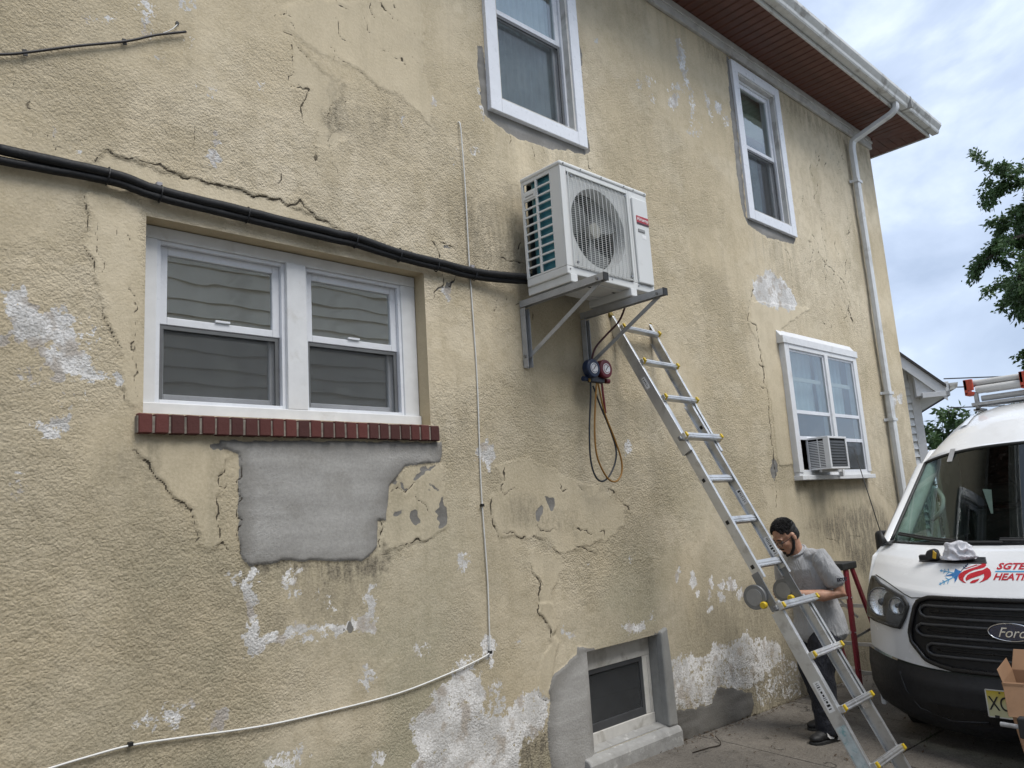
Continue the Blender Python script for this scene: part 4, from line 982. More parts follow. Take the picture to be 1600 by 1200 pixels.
# brown soffit: one grooved vinyl panel after another, mitred at the corner
soffit = MB().box(-3.2, EAVE_X, EAVE_Y, 0.0, SOF_Z+.03, SOF_Z+.05).build('soffit', mat('soffit_backing', (.05, .025, .018), .8), house)
M_SOF = mat('brown_vinyl_soffit', (.115, .042, .027), .48, var=.14, scale=4, dirt=(.05, .025, .02, .5), dscale=3, dthr=.5)
BW = .108
def sof_mesh(y0, y1, name='soffit_board'):
    q = MB()
    w = BW
    prof = [(0, 0), (.008, .012), (.02, .0), (w-.004, 0), (w-.004, .014), (0, .014)]
    q.prism([(a, c) for a, c in prof], (0, y0, 0), (1, 0, 0), (0, 0, 1), (0, y1-y0, 0))
    return q.mesh(name)
sm0 = sof_mesh(EAVE_Y+.002, -.03); sm0.materials.append(M_SOF)
xb = 9.86 - BW
n_b = 0
while xb > 3.4:
    piece('soffit_board', sm0, soffit, (xb, 0, SOF_Z)); xb -= BW; n_b += 1
rest = MB()
while xb > -3.2:
    rest.box(xb, xb+BW-.006, EAVE_Y+.002, -.03, SOF_Z, SOF_Z+.014); xb -= BW
rb = rest.build('soffit_board_run', M_SOF, soffit); rb['kind'] = 'stuff'
k = 0
while 9.86 + k*BW < EAVE_X-.03:                  # shortened boards up to the mitre
    x0 = 9.86 + k*BW; x1 = min(x0+BW-.006, EAVE_X-.004)
    y_of = lambda x: -(x-9.80)/(EAVE_X-9.80)*.5
    q = MB(); q.prism([(x0, EAVE_Y+.002), (x1, EAVE_Y+.002), (x1, y_of(x1)), (x0, y_of(x0))], (0,0,SOF_Z), (1,0,0), (0,1,0), (0,0,.014))
    q.build('soffit_board', M_SOF, soffit)
    k += 1
y = 0.0
k = 0
while k < 16:                                    # boards of the end eave run the other way
    y0 = EAVE_Y+.02 + k*BW; y1 = y0+BW-.006
    xm = lambda yy: 9.80 + max(0, -yy)/.5*(EAVE_X-9.80) if yy < 0 else HOUSE_R+.03
    q = MB(); q.prism([(xm(y0)+.008, y0), (EAVE_X-.004, y0), (EAVE_X-.004, y1), (xm(y1)+.008, y1)], (0,0,SOF_Z), (1,0,0), (0,1,0), (0,0,.014))
    q.build('soffit_board', M_SOF, soffit); k += 1
q = MB(); q.box(HOUSE_R, EAVE_X, 0, 9, SOF_Z+.03, SOF_Z+.05); q.build('soffit_end', mat('soffit_backing', (0,0,0)), house)
M_GUT = mat('gutter_white', (.60, .60, .57), .45, var=.07, dirt=(.24, .22, .19, .75), dscale=5, dthr=.5)
q = MB()
q.box(-3.2, EAVE_X, EAVE_Y-.022, EAVE_Y, SOF_Z-.012, SOF_Z+.17)
q.box(EAVE_X, EAVE_X+.022, EAVE_Y-.022, 9, SOF_Z-.012, SOF_Z+.17)
q.build('fascia', M_GUT, house, bev=.003)
# K-style gutter profile extruded along the eave
gp = [(0, .155), (0, .035), (.008, .03), (.075, .03), (.085, .045), (.09, .075), (.112, .105), (.125, .125), (.125, .158), (.117, .158), (.117, .13), (.104, .110), (.08, .08), (.07, .045), (.01, .042), (.008, .155)]
q = MB(); q.prism([(-a, c) for a, c in gp], (-3.2, EAVE_Y-.024, SOF_Z), (0,1,0), (0,0,1), (EAVE_X+.10+3.2, 0, 0))
gut = q.build('gutter', M_GUT, house)
q = MB()
q.prism([(-a*1.02, c*1.01) for a, c in gp[1:9]], (EAVE_X+.098, EAVE_Y-.024, SOF_Z), (0,1,0), (0,0,1), (.008, 0, 0)); q.build('gutter_end_cap', M_GUT, gut)
q = MB(); q.box(9.42, 9.45, EAVE_Y-.155, EAVE_Y-.02, SOF_Z+.026, SOF_Z+.16); q.build('gutter_seam', mat('seam_grey', (.3,.29,.27), .5), gut)
# roof
q = MB()
o = .66
pk = 9.3
q.add([(-3.2-.1, EAVE_Y-.06, SOF_Z+.17), (EAVE_X+.06, EAVE_Y-.06, SOF_Z+.17), (EAVE_X+.06, 9.6, SOF_Z+.17), (-3.3, 9.6, SOF_Z+.17), (1.5, 4.5, pk), (5.5, 4.5, pk)],
      [(0,1,5,4), (1,2,5), (2,3,4,5), (3,0,4), (3,2,1,0)])
q.build('roof', mat('asphalt_shingle', (.06, .058, .055), .95, var=.3, scale=40, bump=.6, bscale=120), house)
# downspout: outlet, elbow across the soffit, long leg down the wall
dsp = smoothpath([(9.16, -.56, 6.08), (9.16, -.56, 6.02), (9.155, -.53, 5.975)], 3)[:-1] + smoothpath([(9.15, -.50, 5.955), (9.04, -.12, 5.775), (9.03, -.075, 5.735), (9.03, -.06, 5.66)], 4)
def rect_sweep(path, wx_, wy_, mb):
    P = [Vector(p) for p in path]; rows = []
    prof = []
    for i in range(16):
        a = 2*math.pi*i/16 + math.pi/16
        ca, sa = math.cos(a), math.sin(a)
        rr = 1/max(abs(ca), abs(sa)); rr = min(rr, 1.22)
        wob = 1-.04*(i % 2)
        prof.append((ca*rr*wx_/2*wob, sa*rr*wy_/2*wob))
    for i, p in enumerate(P):
        t = (P[min(i+1, len(P)-1)]-P[max(i-1, 0)]).normalized()
        ex = Vector((1, 0, 0)); ex = (ex - t*ex.dot(t)).normalized(); ey = t.cross(ex)
        rows.append([p + ex*a + ey*c for a, c in prof] + [p + ex*prof[0][0] + ey*prof[0][1]])
    return mb.grid(rows)
M_DS = mat('downspout_white', (.62, .635, .64), .42, var=.06, dirt=(.3, .28, .25, .5), dscale=4, dthr=.53)
ds = rect_sweep(dsp + [(9.03, -.06, 4.0), (9.03, -.06, 2.6)], .082, .062, MB()).build('downspout', M_DS, house, autos=40)
rect_sweep([(9.03, -.06, 2.66), (9.035, -.06, .35), (9.035, -.1, .18), (9.035, -.22, .10)], .088, .068, MB()).build('lower_pipe', M_DS, ds, autos=40)
for z_ in (5.25, 2.72, 2.42):
    q = MB(); q.box(8.965, 9.095, -.098, -.092, z_-.016, z_+.016); q.box(8.965, 8.972, -.092, .0, z_-.016, z_+.016); q.box(9.088, 9.095, -.092, .0, z_-.016, z_+.016); q.box(8.94, 8.965, -.012, -.006, z_-.016, z_+.016)
    q.build('strap', M_DS, ds)

# ---------------------------------------------------------------- windows
def glass_mat(name, tint=(.80, .84, .82), ior=.15, wav=.06, wscale=3.0, rough=0.0):
    t = NT(name)
    v = t.coord()
    nrm = t.bump(t.noise(t.coord('Object', (1, 1, 2.2)), wscale, 2, .4), wav, .02)
    fr = t.schlick(ior, nrm)
    tr = t.n('BsdfTransparent', None, Color=(*tint, 1))
    gl = t.n('BsdfGlossy', None, Color=(.95, .97, 1, 1), Roughness=rough); t.t.links.new(nrm, gl.inputs['Normal'])
    dust = t.n('BsdfDiffuse', None, Color=(.5, .5, .48, 1))
    mx = t.t.nodes.new('ShaderNodeMixShader')
    t.t.links.new(fr, mx.inputs[0]); t.t.links.new(tr.outputs[0], mx.inputs[1]); t.t.links.new(gl.outputs[0], mx.inputs[2])
    m2 = t.t.nodes.new('ShaderNodeMixShader')
    t.t.links.new(t.lin(.35, .75, .0, .06, t.noise(v, 7, 5, .6)), m2.inputs[0])
    t.t.links.new(mx.outputs[0], m2.inputs[1]); t.t.links.new(dust.outputs[0], m2.inputs[2])
    t.t.links.new(m2.outputs[0], t.out.inputs['Surface'])
    return t.m
M_GLASS = glass_mat('window_glass')
M_GLASS_W = glass_mat('wavy_window_glass', wav=.055, wscale=2.0, ior=.30)
def screen_mat():
    t = NT('insect_screen')
    tr = t.n('BsdfTransparent', None, Color=(1, 1, 1, 1))
    df = t.n('BsdfDiffuse', None, Color=(.11, .115, .12, 1))
    mx = t.t.nodes.new('ShaderNodeMixShader')
    t.t.links.new(t.lin(.3, .7, .20, .30, t.noise(t.coord(), 5, 3)), mx.inputs[0])
    t.t.links.new(tr.outputs[0], mx.inputs[1]); t.t.links.new(df.outputs[0], mx.inputs[2])
    t.t.links.new(mx.outputs[0], t.out.inputs['Surface'])
    return t.m
M_SCREEN = screen_mat()
M_CURT = mat('sheer_curtain', (.72, .83, .97), .9, var=.08, scale=6)
M_BLIND = mat('green_blind', (.17, .27, .19), .8, var=.08)
M_GASKET = mat('grey_gasket', (.10, .105, .11), .5)

def ring(mb, x0, x1, z0, z1, w, y0, y1, wt=None, wb=None):
    """rectangular frame of four butted bars"""
    wt = w if wt is None else wt; wb = w if wb is None else wb
    mb.box(x0, x0+w, y0, y1, z0, z1); mb.box(x1-w, x1, y0, y1, z0, z1)
    mb.box(x0+w, x1-w, y0, y1, z1-wt, z1); mb.box(x0+w, x1-w, y0, y1, z0, z0+wb)
    return mb

def pane(name, x0, x1, z0, z1, y, m, par):
    return MB().box(x0, x1, y, y+.004, z0, z1).build(name, m, par)

def hung_unit(par, x0, x1, z0, z1, zm, y, vinyl, screen=True, glass=None, lower_dark=True, sw=.042):
    """double-hung pair inside a liner: outer upper sash, inner lower sash behind a half screen"""
    glass = glass or M_GLASS
    s = ring(MB(), x0, x1, zm-.012, z1, sw, y, y+.03, wb=.036).build('sash', vinyl, par, bev=.003)
    pane('pane', x0+sw-.004, x1-sw+.004, zm+.02, z1-sw+.004, y+.012, glass, par)
    ring(MB(), x0, x1, z0, zm+.02, sw, y+.036, y+.064, wt=.034, wb=.05).build('sash', vinyl, par, bev=.003)
    pane('pane', x0+sw-.004, x1-sw+.004, z0+.046, zm-.01, y+.048, glass, par)
    if screen:
        ring(MB(), x0+.006, x1-.006, z0+.002, zm-.014, .018, y+.004, y+.016).build('screen_frame', mat('screen_frame_grey', (.13, .135, .14), .45), par)
        MB().box(x0+.022, x1-.022, y+.010, y+.011, z0+.018, zm-.03).build('insect_screen', M_SCREEN, par)

# --- paired kitchen window over the brick sill
fy = .088
w = MB()
w.box(1.103, 2.609, fy, fy+.07, 2.958, 3.017)                         # head
w.box(1.103, 1.180, fy+.003, fy+.07, 2.205, 2.958)                    # left jamb
w.box(1.803, 1.910, fy-.012, fy+.07, 2.205, 2.958)                    # mullion
w.box(2.512, 2.609, fy+.003, fy+.07, 2.205, 2.958)                    # right jamb
w.box(1.103, 2.609, fy-.014, fy+.075, 2.150, 2.205)                   # sill
win = w.build('window', M_WHITE, house, bev=.004)
win['label'] = 'paired white double-hung window above the red brick sill'
for a, c in ((1.180, 1.803), (1.910, 2.512)):
    ring(MB(), a, c, 2.205, 2.958, .018, fy+.012, fy+.10).build('liner', M_VINYL, win, bev=.002)
    hung_unit(win, a+.018, c-.018, 2.208, 2.940, 2.583, fy+.035, M_VINYL, glass=M_GLASS_W, sw=.038)
    MB().box((a+c)/2-.035, (a+c)/2+.035, fy+.026, fy+.036, 2.610, 2.620).build('sash_lock', M_VINYL, win)
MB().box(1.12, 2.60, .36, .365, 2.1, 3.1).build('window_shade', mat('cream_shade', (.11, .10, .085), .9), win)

# --- brick rowlock sill
sill = MB().box(1.068, 2.646, -.0325, .085, 2.0575, 2.128).build('brick_sill', mat('mortar', (.23, .205, .175), .95, var=.35, scale=40, bump=.5), house)
t = NT('painted_brick')
inf = t.n('ObjectInfo'); v = t.coord()
c = t.mix(inf.outputs['Random'], (.055, .013, .010), (.115, .026, .020))
c = t.mix(t.math('MULTIPLY', t.ss(.55, .72, t.noise(v, 25, 5, .65)), .5), c, (.07, .03, .025))
c = t.mix(t.math('MULTIPLY', t.ss(.70, .74, t.noise(v, 60, 3, .6)), .8), c, (.5, .46, .42))
M_BRICK = t.bsdf(c, .72, t.bump(t.noise(v, 70, 5, .65), .5, .004))
random.seed(11)
NB = 24; pit = 1.578/NB
bms = []
for k in range(4):
    q = MB(); j = lambda: random.uniform(-.0015, .0015)
    w2 = pit/2-.0052
    q.add([(-w2+j(), -.04+j(), j()), (w2+j(), -.04+j(), j()), (w2+j(), .085, j()), (-w2+j(), .085, j()),
           (-w2+j(), -.038+j(), .082+j()), (w2+j(), -.038+j(), .082+j()), (w2+j(), .085, .092+j()), (-w2+j(), .085, .092+j())],
          [(0,3,2,1),(4,5,6,7),(0,1,5,4),(1,2,6,5),(2,3,7,6),(3,0,4,7)])
    me_ = q.mesh('brick')
    bm_ = bmesh.new(); bm_.from_mesh(me_)
    bmesh.ops.bevel(bm_, geom=bm_.edges[:], offset=.004, segments=1, affect='EDGES'); bm_.to_mesh(me_); bm_.free()
    me_.materials.append(M_BRICK); bms.append(me_)
for i in range(NB):
    piece('brick', bms[i % 4 if i % 3 else 2], sill, (1.068+pit*(i+.5), random.uniform(-.0015, .0015), 2.0545+random.uniform(-.0015, .0015)))

# --- upper windows: flat white casing, recessed sashes
def upper_window(x0, x1, z0, z1, op, label, blind):
    ox0, ox1, oz0, oz1 = op
    w = MB()
    ring(w, x0, x1, z0, z1, 0.001, -.03, .02)
    w = MB()
    w.box(x0, ox0+.004, -.026, .03, z0, z1); w.box(ox1-.004, x1, -.026, .03, z0, z1)
    w.box(ox0+.004, ox1-.004, -.026, .03, oz1-.004, z1); w.box(ox0+.004, ox1-.004, -.026, .03, z0, oz0+.004)
    win = w.build('window', M_VINYL, house, bev=.004); win['label'] = label
    ring(MB(), ox0, ox1, oz0, oz1, .022, -.012, .15).build('jamb_liner', M_ALU_TRIM, win, bev=.003)
    ring(MB(), ox0+.022, ox1-.022, oz0+.02, oz1-.022, .02, .035, .15).build('liner', M_VINYL, win, bev=.003)
    zm = (oz0+oz1)/2
    hung_unit(win, ox0+.042, ox1-.042, oz0+.04, oz1-.042, zm, .052, M_VINYL, glass=M_GLASS)
    rows = []
    n = 90
    lo, hi = ox0+.05, ox1-.02
    if blind:
        q = MB(); q.box(lo, hi, .135, .139, zm+.24, oz1); q.build('roller_blind', M_BLIND, win)
        q = MB(); q.box(lo, hi, .131, .143, zm+.225, zm+.245); q.build('blind_rail', M_BLIND, win)
        hi = lo+(hi-lo)*.62; top = zm+.1
    else:
        top = oz1
        hi = lo+(hi-lo)*.93
    for z_ in (oz0, top):
        rows.append([(lo+(hi-lo)*i/n, .138+.012*math.sin(i*.75+.4*math.sin(i*.21))+.006*math.sin(i*2.1), z_) for i in range(n+1)])
    MB().grid(rows).build('curtain', M_CURT, win, smooth=True)
    return win
upper_window(3.205, 4.155, 4.235, 5.855, OPEN['upper'], 'upper white window with a sheer curtain, nearest the photographer', False)
upper_window(6.437, 7.365, 4.222, 5.848, OPEN['upper2'], 'upper white window with a green blind under the frieze', True)

# --- storm window with a sloping head cap, stands proud of the wall
sx0, sx1, sz0, sz1, sy = 6.715, 8.285, 1.79, 3.055, -.062
w = MB()
w.box(sx0, sx0+.085, sy, .03, sz0+.06, sz1); w.box(sx1-.085, sx1, sy, .03, sz0+.06, sz1)
w.box(sx0+.085, sx1-.085, sy, .03, sz1-.05, sz1); w.box(sx0-.01, sx1+.02, sy-.025, .02, sz0-.012, sz0+.03); w.box(sx0+.01, sx1-.01, sy+.012, .02, sz0+.03, sz0+.06)
w.box(7.520, 7.590, sy-.004, .03, sz0+.06, sz1-.05)
win = w.build('window', M_WHITE, house, bev=.004); win['label'] = 'white two-light storm window with an air conditioner in its left half'
q = MB(); q.prism([(-.002, .140), (-.050, .070), (-.072, .070), (-.072, .0), (-.0, .0)], (sx0-.03, 0, sz1-.005), (0,1,0), (0,0,1), (sx1-sx0+.05, 0, 0)); q.build('head_cap', M_WHITE, win, bev=.003)
for a, c, lo in ((sx0+.085, 7.520, 1), (7.590, sx1-.085, 0)):
    zb, zt = sz0+.06, sz1-.05
    ring(MB(), a, c, zb, zt, .02, sy+.014, sy+.03).build('storm_frame', M_VINYL, win, bev=.002)
    zs = [2.165, 2.41, 2.735]
    for z_ in zs[:2] if lo else zs[:2]:
        MB().box(a+.02, c-.02, sy+.013, sy+.034, z_-.017, z_+.017).build('storm_rail', M_VINYL, win, bev=.002)
    MB().box(a+.02, c-.02, sy+.06, sy+.08, zs[2]-.02, zs[2]+.02).build('meeting_rail', M_VINYL, win, bev=.002)
    pane('pane', a+.018, c-.018, 2.425, zt-.018, sy+.020, M_GLASS, win)
    pane('pane', a+.018, c-.018, 2.18, 2.395, sy+.022, M_GLASS, win)
    if not lo:
        pane('pane', a+.018, c-.018, zb+.018, 2.15, sy+.024, M_GLASS, win)
        MB().box(a+.018, c-.018, sy+.018, sy+.019, zb+.018, 2.15).build('insect_screen', M_SCREEN, win)
    rows = [[(a+(c-a)*i/50, .09+.014*math.sin(i*.8+.5*math.sin(i*.3)), z_) for i in range(51)] for z_ in (2.45, 3.04)]
    MB().grid(rows).build('curtain', M_CURT, win, smooth=True)

# --- cellar window in a cement surround
w = MB(); fy = .088
w.box(3.752, 4.488, fy, fy+.05, .622, .758)
w.box(3.752, 3.79, fy, fy+.05, .245, .622); w.box(4.405, 4.488, fy+.002, fy+.05, .245, .622); w.box(3.752, 4.488, fy-.004, fy+.05, .168, .245)
win = w.build('window', M_OLDWHITE, house, bev=.004); win['label'] = 'small dark cellar window in a grey cement surround'
MB().box(4.452, 4.458, fy-.004, fy+.004, .26, .61).build('trim_strip', M_OLDWHITE, win)
ring(MB(), 3.79, 4.405, .245, .622, .03, fy+.006, fy+.03, wb=.05).build('sash', mat('bronze_sash', (.06, .062, .066), .45), win, bev=.002)
pane('pane', 3.815, 4.38, .29, .597, fy+.02, glass_mat('cellar_glass', (.5, .52, .52), .04), win)
MB().box(3.815, 4.38, fy+.014, fy+.015, .29, .597).build('insect_screen', M_SCREEN, win)
# sloping concrete ledge in front of it
q = MB(); q.prism([(-.062, -.15), (-.062, .122), (-.045, .150), (.083, .182), (.083, -.15)], (3.645, 0, 0), (0,1,0), (0,0,1), (.945, 0, 0))
t = NT('concrete_ledge'); v = t.coord()
c = t.mix(t.lin(.3, .7, 0, 1, t.noise(v, 7, 6, .65, .4)), (.27, .265, .25), (.40, .395, .38))
c = t.mix(t.math('MULTIPLY', t.ss(.56, .68, t.noise(v, 22, 5, .65)), .6), c, (.58, .57, .55))
M_LEDGE = t.bsdf(c, .92, t.bump(t.noise(v, 60, 5, .65), .5, .006))
lg = q.build('cellar_ledge', M_LEDGE, house, bev=.012, seg=3)
q = MB(); q.prism([(4.488, .16), (4.59, .15), (4.585, .5), (4.565, .80), (4.488, .775)], (0, -.03, 0), (1,0,0), (0,0,1), (0, .06, 0))
q.build('cement_pilaster', mat('cement_return', (.3,.3,.3)), house, bev=.014, seg=3)

# ---------------------------------------------------------------- outdoor condenser on two wall brackets
M_CASE = mat('condenser_white', (.70, .71, .70), .42, var=.03, scale=3, dirt=(.45, .44, .41, .3), dscale=6, dthr=.57)
M_CASE2 = mat('condenser_wire', (.62, .63, .61), .4, var=.05)
M_TEAL = NT('teal_coil_fins')
v = M_TEAL.coord('Object', (1, 1, 1))
fn = M_TEAL.n('TexWave', {'wave_type': 'BANDS', 'bands_direction': 'Y'}, Scale=160.0, Distortion=0.0); M_TEAL.t.links.new(v, fn.inputs['Vector'])
M_TEAL = M_TEAL.bsdf(M_TEAL.mix(fn.outputs['Fac'], (.02, .12, .17), (.08, .30, .40)), .35, Metallic=.5)
cx0, cx1, cy0, cy1, cz0, cz1 = 3.335, 4.195, -.456, -.112, 3.022, 3.742
unit = thing('outdoor_condenser', (3.76, -.28, 2.975), 'white outdoor heat pump unit with a round fan, up on wall brackets', 'condenser')
# casing: corner posts, lid, base pan, back, right service side
q = MB(); q.box(cx0-.006, cx1+.006, cy0-.006, cy1+.004, cz1-.03, cz1); q.build('lid', M_CASE, unit, bev=.012, seg=3)
q = MB(); q.box(cx0, cx1, cy0, cy1, cz0, cz0+.05)
q.build('base_pan', M_CASE, unit, bev=.006)
for xx in (3.50, 3.62, 3.9, 4.02):
    q = MB(); q.box(xx, xx+.07, cy0+.12, cy0+.135, cz0-.0015, cz0+.01); q.build('drain_slot', M_DARK, unit)
q = MB(); q.box(cx0+.03, cx1-.03, cy0+.06, cy0+.09, cz0-.006, cz0); q.box(cx0+.03, cx1-.03, cy1-.09, cy1-.06, cz0-.006, cz0); q.build('pan_rib', M_CASE, unit, bev=.002)
for xx in (3.38, 3.955):
    q = MB(); q.box(xx-.03, xx+.03, cy0-.01, cy1+.01, cz0-.05, cz0); q.build('foot_rail', M_CASE, unit, bev=.004)
q = MB(); q.box(cx1-.004, cx1, cy0+.01, cy1, cz0+.05, cz1-.03); q.build('side_panel', M_CASE, unit, bev=.001)
# front panel with a square recess and round fan mouth
fc, fr_, fzc = 3.680, .262, 3.375
gx0, gx1, gz0, gz1 = 3.388, 3.972, 3.072, 3.684
q = MB()
q.box(cx0+.0, gx0, cy0, cy0+.012, cz0+.05, cz1-.03); q.box(gx1, 3.998, cy0, cy0+.012, cz0+.05, cz1-.03)
q.box(gx0, gx1, cy0, cy0+.012, gz1, cz1-.03); q.box(gx0, gx1, cy0, cy0+.012, cz0+.05, gz0)
q.box(cx0, cx0+.012, cy0+.012, cy0+.085, cz0+.05, cz1-.03)
q.build('front_panel', M_CASE, unit, bev=.003)
# recessed shroud: square plate with a circular hole that funnels in
q = MB(); n = 64; ring0 = []; ring1 = []; ring2 = []
for i in range(n):
    a = 2*math.pi*i/n; ca, sa = math.cos(a), math.sin(a)
    kx = (gx1-fc) if ca > 0 else (fc-gx0); kz = (gz1-fzc) if sa > 0 else (fzc-gz0)
    sc = min(kx/max(abs(ca), 1e-6), kz/max(abs(sa), 1e-6))
    ring0.append((fc+ca*sc, cy0+.014, fzc+sa*sc)); ring1.append((fc+ca*fr_, cy0+.016, fzc+sa*fr_)); ring2.append((fc+ca*fr_*.96, cy0+.10, fzc+sa*fr_*.96))
q.grid([ring0+ring0[:1], ring1+ring1[:1], ring2+ring2[:1]]); q.build('fan_shroud', M_CASE, unit, autos=40)
q = MB(); q.box(cx0+.03, 3.99, cy0+.16, cy0+.17, cz0+.06, cz1-.04); q.build('heat_exchanger', mat('coil_dark', (.035, .045, .05), .6), unit)
# propeller fan: hub and three broad blades
fan = MB().cyl((fc, cy0+.07, fzc), (0,1,0), .05, .05, 24, .042).build('fan', mat('fan_hub', (.42, .41, .36), .45), unit, autos=40)
for k in range(3):
    rows = []
    for i in range(9):
        r_ = .045 + (.245-.045)*i/8
        row = []
        for j in range(7):
            aa = 2*math.pi*k/3 + .55 + (j/6-.5)*(1.15+.15*i/8) + .35*(i/8)**1.5
            row.append((fc+r_*math.cos(aa), cy0+.085+.05*(j/6-.5), fzc+r_*math.sin(aa)))
        rows.append(row)
    MB().grid(rows).build('blade', mat('fan_grey', (.16, .17, .17), .5), fan, smooth=True)
# wire guard: outer rim, vertical wires and close wavy horizontals
q = MB()
for (a, c) in (((gx0+.006, gz0+.006), (gx1-.006, gz0+.006)), ((gx1-.006, gz0+.006), (gx1-.006, gz1-.006)), ((gx1-.006, gz1-.006), (gx0+.006, gz1-.006)), ((gx0+.006, gz1-.006), (gx0+.006, gz0+.006))):
    q.tube([(a[0], cy0-.008, a[1]), (c[0], cy0-.008, c[1])], .004, 6)
nvw = 15
for i in range(1, nvw):
    xx = gx0+(gx1-gx0)*i/nvw
    q.tube([(xx, cy0+.0, gz0), (xx, cy0-.016, gz0+.06), (xx, cy0-.018, fzc), (xx, cy0-.016, gz1-.06), (xx, cy0+.0, gz1)], .0022, 5, cap=False)
for i in range(1, 46):
    zz = gz0+(gz1-gz0)*i/46
    q.tube([(gx0+.004, cy0-.003, zz), (gx0+.06, cy0-.013, zz), (gx1-.06, cy0-.013, zz), (gx1-.004, cy0-.003, zz)], .0013, 4, cap=False)
q.build('fan_guard', M_CASE2, unit)
for xx, zz in ((gx0+.035, gz0+.03), (gx1-.03, gz0+.03), (gx1-.03, gz1-.03), (gx0+.03, gz1-.03)):
    MB().cyl((xx, cy0-.012, zz), (0,1,0), .008, .008, 10).build('guard_screw', mat('zinc_screw', (.3,.3,.3), .4, metal=.8), unit)
# service side of the front
q = MB(); q.box(4.0, cx1, cy0, cy0+.012, cz0+.05, cz1-.03); q.build('service_panel', M_CASE, unit, bev=.003)
cov = MB().box(4.018, 4.178, cy0-.016, cy0, 3.072, 3.668).build('service_cover', M_CASE, unit, bev=.010, seg=3)
badge = MB().box(4.043, 4.172, cy0-.0185, cy0-.0162, 3.484, 3.542).build('badge', mat('badge_red', (.42, .018, .03), .35), unit)
MB().box(4.043, 4.172, cy0-.0192, cy0-.0187, 3.484, 3.496).build('badge_strip', mat('badge_dark', (.05, .02, .03), .4), badge)
MB().box(4.05, 4.122, cy0-.0205, cy0-.016, 3.430, 3.450).build('cover_handle', mat('handle_grey', (.25, .25, .25), .5), unit, bev=.002)
MB().box(4.09, 4.134, cy0-.0168, cy0-.0162, 3.386, 3.412).build('rating_sticker', mat('sticker_white', (.85, .85, .85), .5), unit)

def text_obj(name, body, mat_, parent, loc, rx, size, extr=.0006, align='CENTER', shear=0, sx=1.0, bold=0):
    cu = bpy.data.curves.new(name, 'FONT'); cu.body = body; cu.size = size; cu.extrude = extr; cu.align_x = align; cu.align_y = 'CENTER'
    cu.shear = shear; cu.offset = bold
    tmp = bpy.data.objects.new(name, cu); col.objects.link(tmp)
    dg = bpy.context.evaluated_depsgraph_get()
    me_ = bpy.data.meshes.new_from_object(tmp.evaluated_get(dg))
    bpy.data.objects.remove(tmp, do_unlink=True); bpy.data.curves.remove(cu)
    me_.transform(Matrix.Diagonal((sx, 1, 1, 1)))
    me_.transform(rx)
    me_.materials.clear()
    return link(name, me_, mat_, parent, loc)
R_WALL = Matrix.Rotation(rad(90), 4, 'X')          # text upright, facing -Y
text_obj('badge_lettering', 'Airtemp', mat('badge_white', (.9, .9, .9), .4), badge, (4.107, cy0-.0195, 3.520), R_WALL, .036)
for xx in (3.36, 3.52, 3.72, 3.95, 4.05, 4.17):
    MB().cyl((xx, cy0-.007, cz1-.018), (0,1,0), .005, .006, 8).build('lid_screw', mat('zinc_screw', (.3,.3,.3)), unit)
for xx in (3.36, 3.75, 4.02):
    MB().cyl((xx, cy0-.001, cz0+.03), (0,1,0), .005, .006, 8).build('pan_screw', mat('zinc_screw', (.3,.3,.3)), unit)
# left side: open grille over the coil
sy0, sya, syb, syc, syd = cy1, -.133, -.235, -.252, -.362
q = MB()
q.box(cx0, cx0+.012, -.133, cy1, cz0+.05, cz1-.03); q.box(cx0, cx0+.012, cy0+.085, -.362, cz0+.05, cz1-.03)
q.box(cx0, cx0+.012, -.362, -.133, cz1-.052, cz1-.03); q.box(cx0, cx0+.012, -.362, -.133, cz0+.05, cz0+.062)
q.box(cx0-.001, cx0+.012, -.252, -.235, cz0+.062, cz1-.052)
side = q.build('side_grille', M_CASE, unit, bev=.002)
NS = 11; szz0, szz1 = cz0+.062, cz1-.052
slat = MB().box(0, .010, -.103, 0, -.0055, .0055).mesh('slat'); slat.materials.append(M_CASE)
slat2 = MB().box(0, .010, -.111, 0, -.0055, .0055).mesh('slat'); slat2.materials.append(M_CASE)
for i in range(1, NS):
    zz = szz0+(szz1-szz0)*i/NS
    piece('slat', slat, side, (cx0+.001, -.1325, zz)); piece('slat', slat2, side, (cx0+.001, -.2515, zz))
MB().box(cx0-.004, cx0+.01, -.234, -.134, szz0+(szz1-szz0)*9/NS+.004, szz0+(szz1-szz0)*10/NS-.004).build('carry_handle', M_CASE, side, bev=.004)
MB().box(cx0-.0045, cx0-.004, -.222, -.150, szz0+(szz1-szz0)*9.35/NS, szz0+(szz1-szz0)*9.5/NS).build('handle_recess', mat('handle_grey', (.25,.25,.25)), side)
coil = MB(); rows = []
prof = [(3.362, -.42), (3.362, -.20), (3.368, -.175), (3.385, -.155), (3.42, -.145), (4.1, -.145)]
coil.grid([[(a, c, cz0+.052) for a, c in prof], [(a, c, cz1-.04) for a, c in prof]]); coil.build('coil', M_TEAL, unit, autos=60)
q = MB(); q.box(cx0+.05, cx1-.004, cy1-.006, cy1, cz0+.05, cz1-.03); q.build('rear_guard', mat('coil_dark', (0,0,0)), unit)

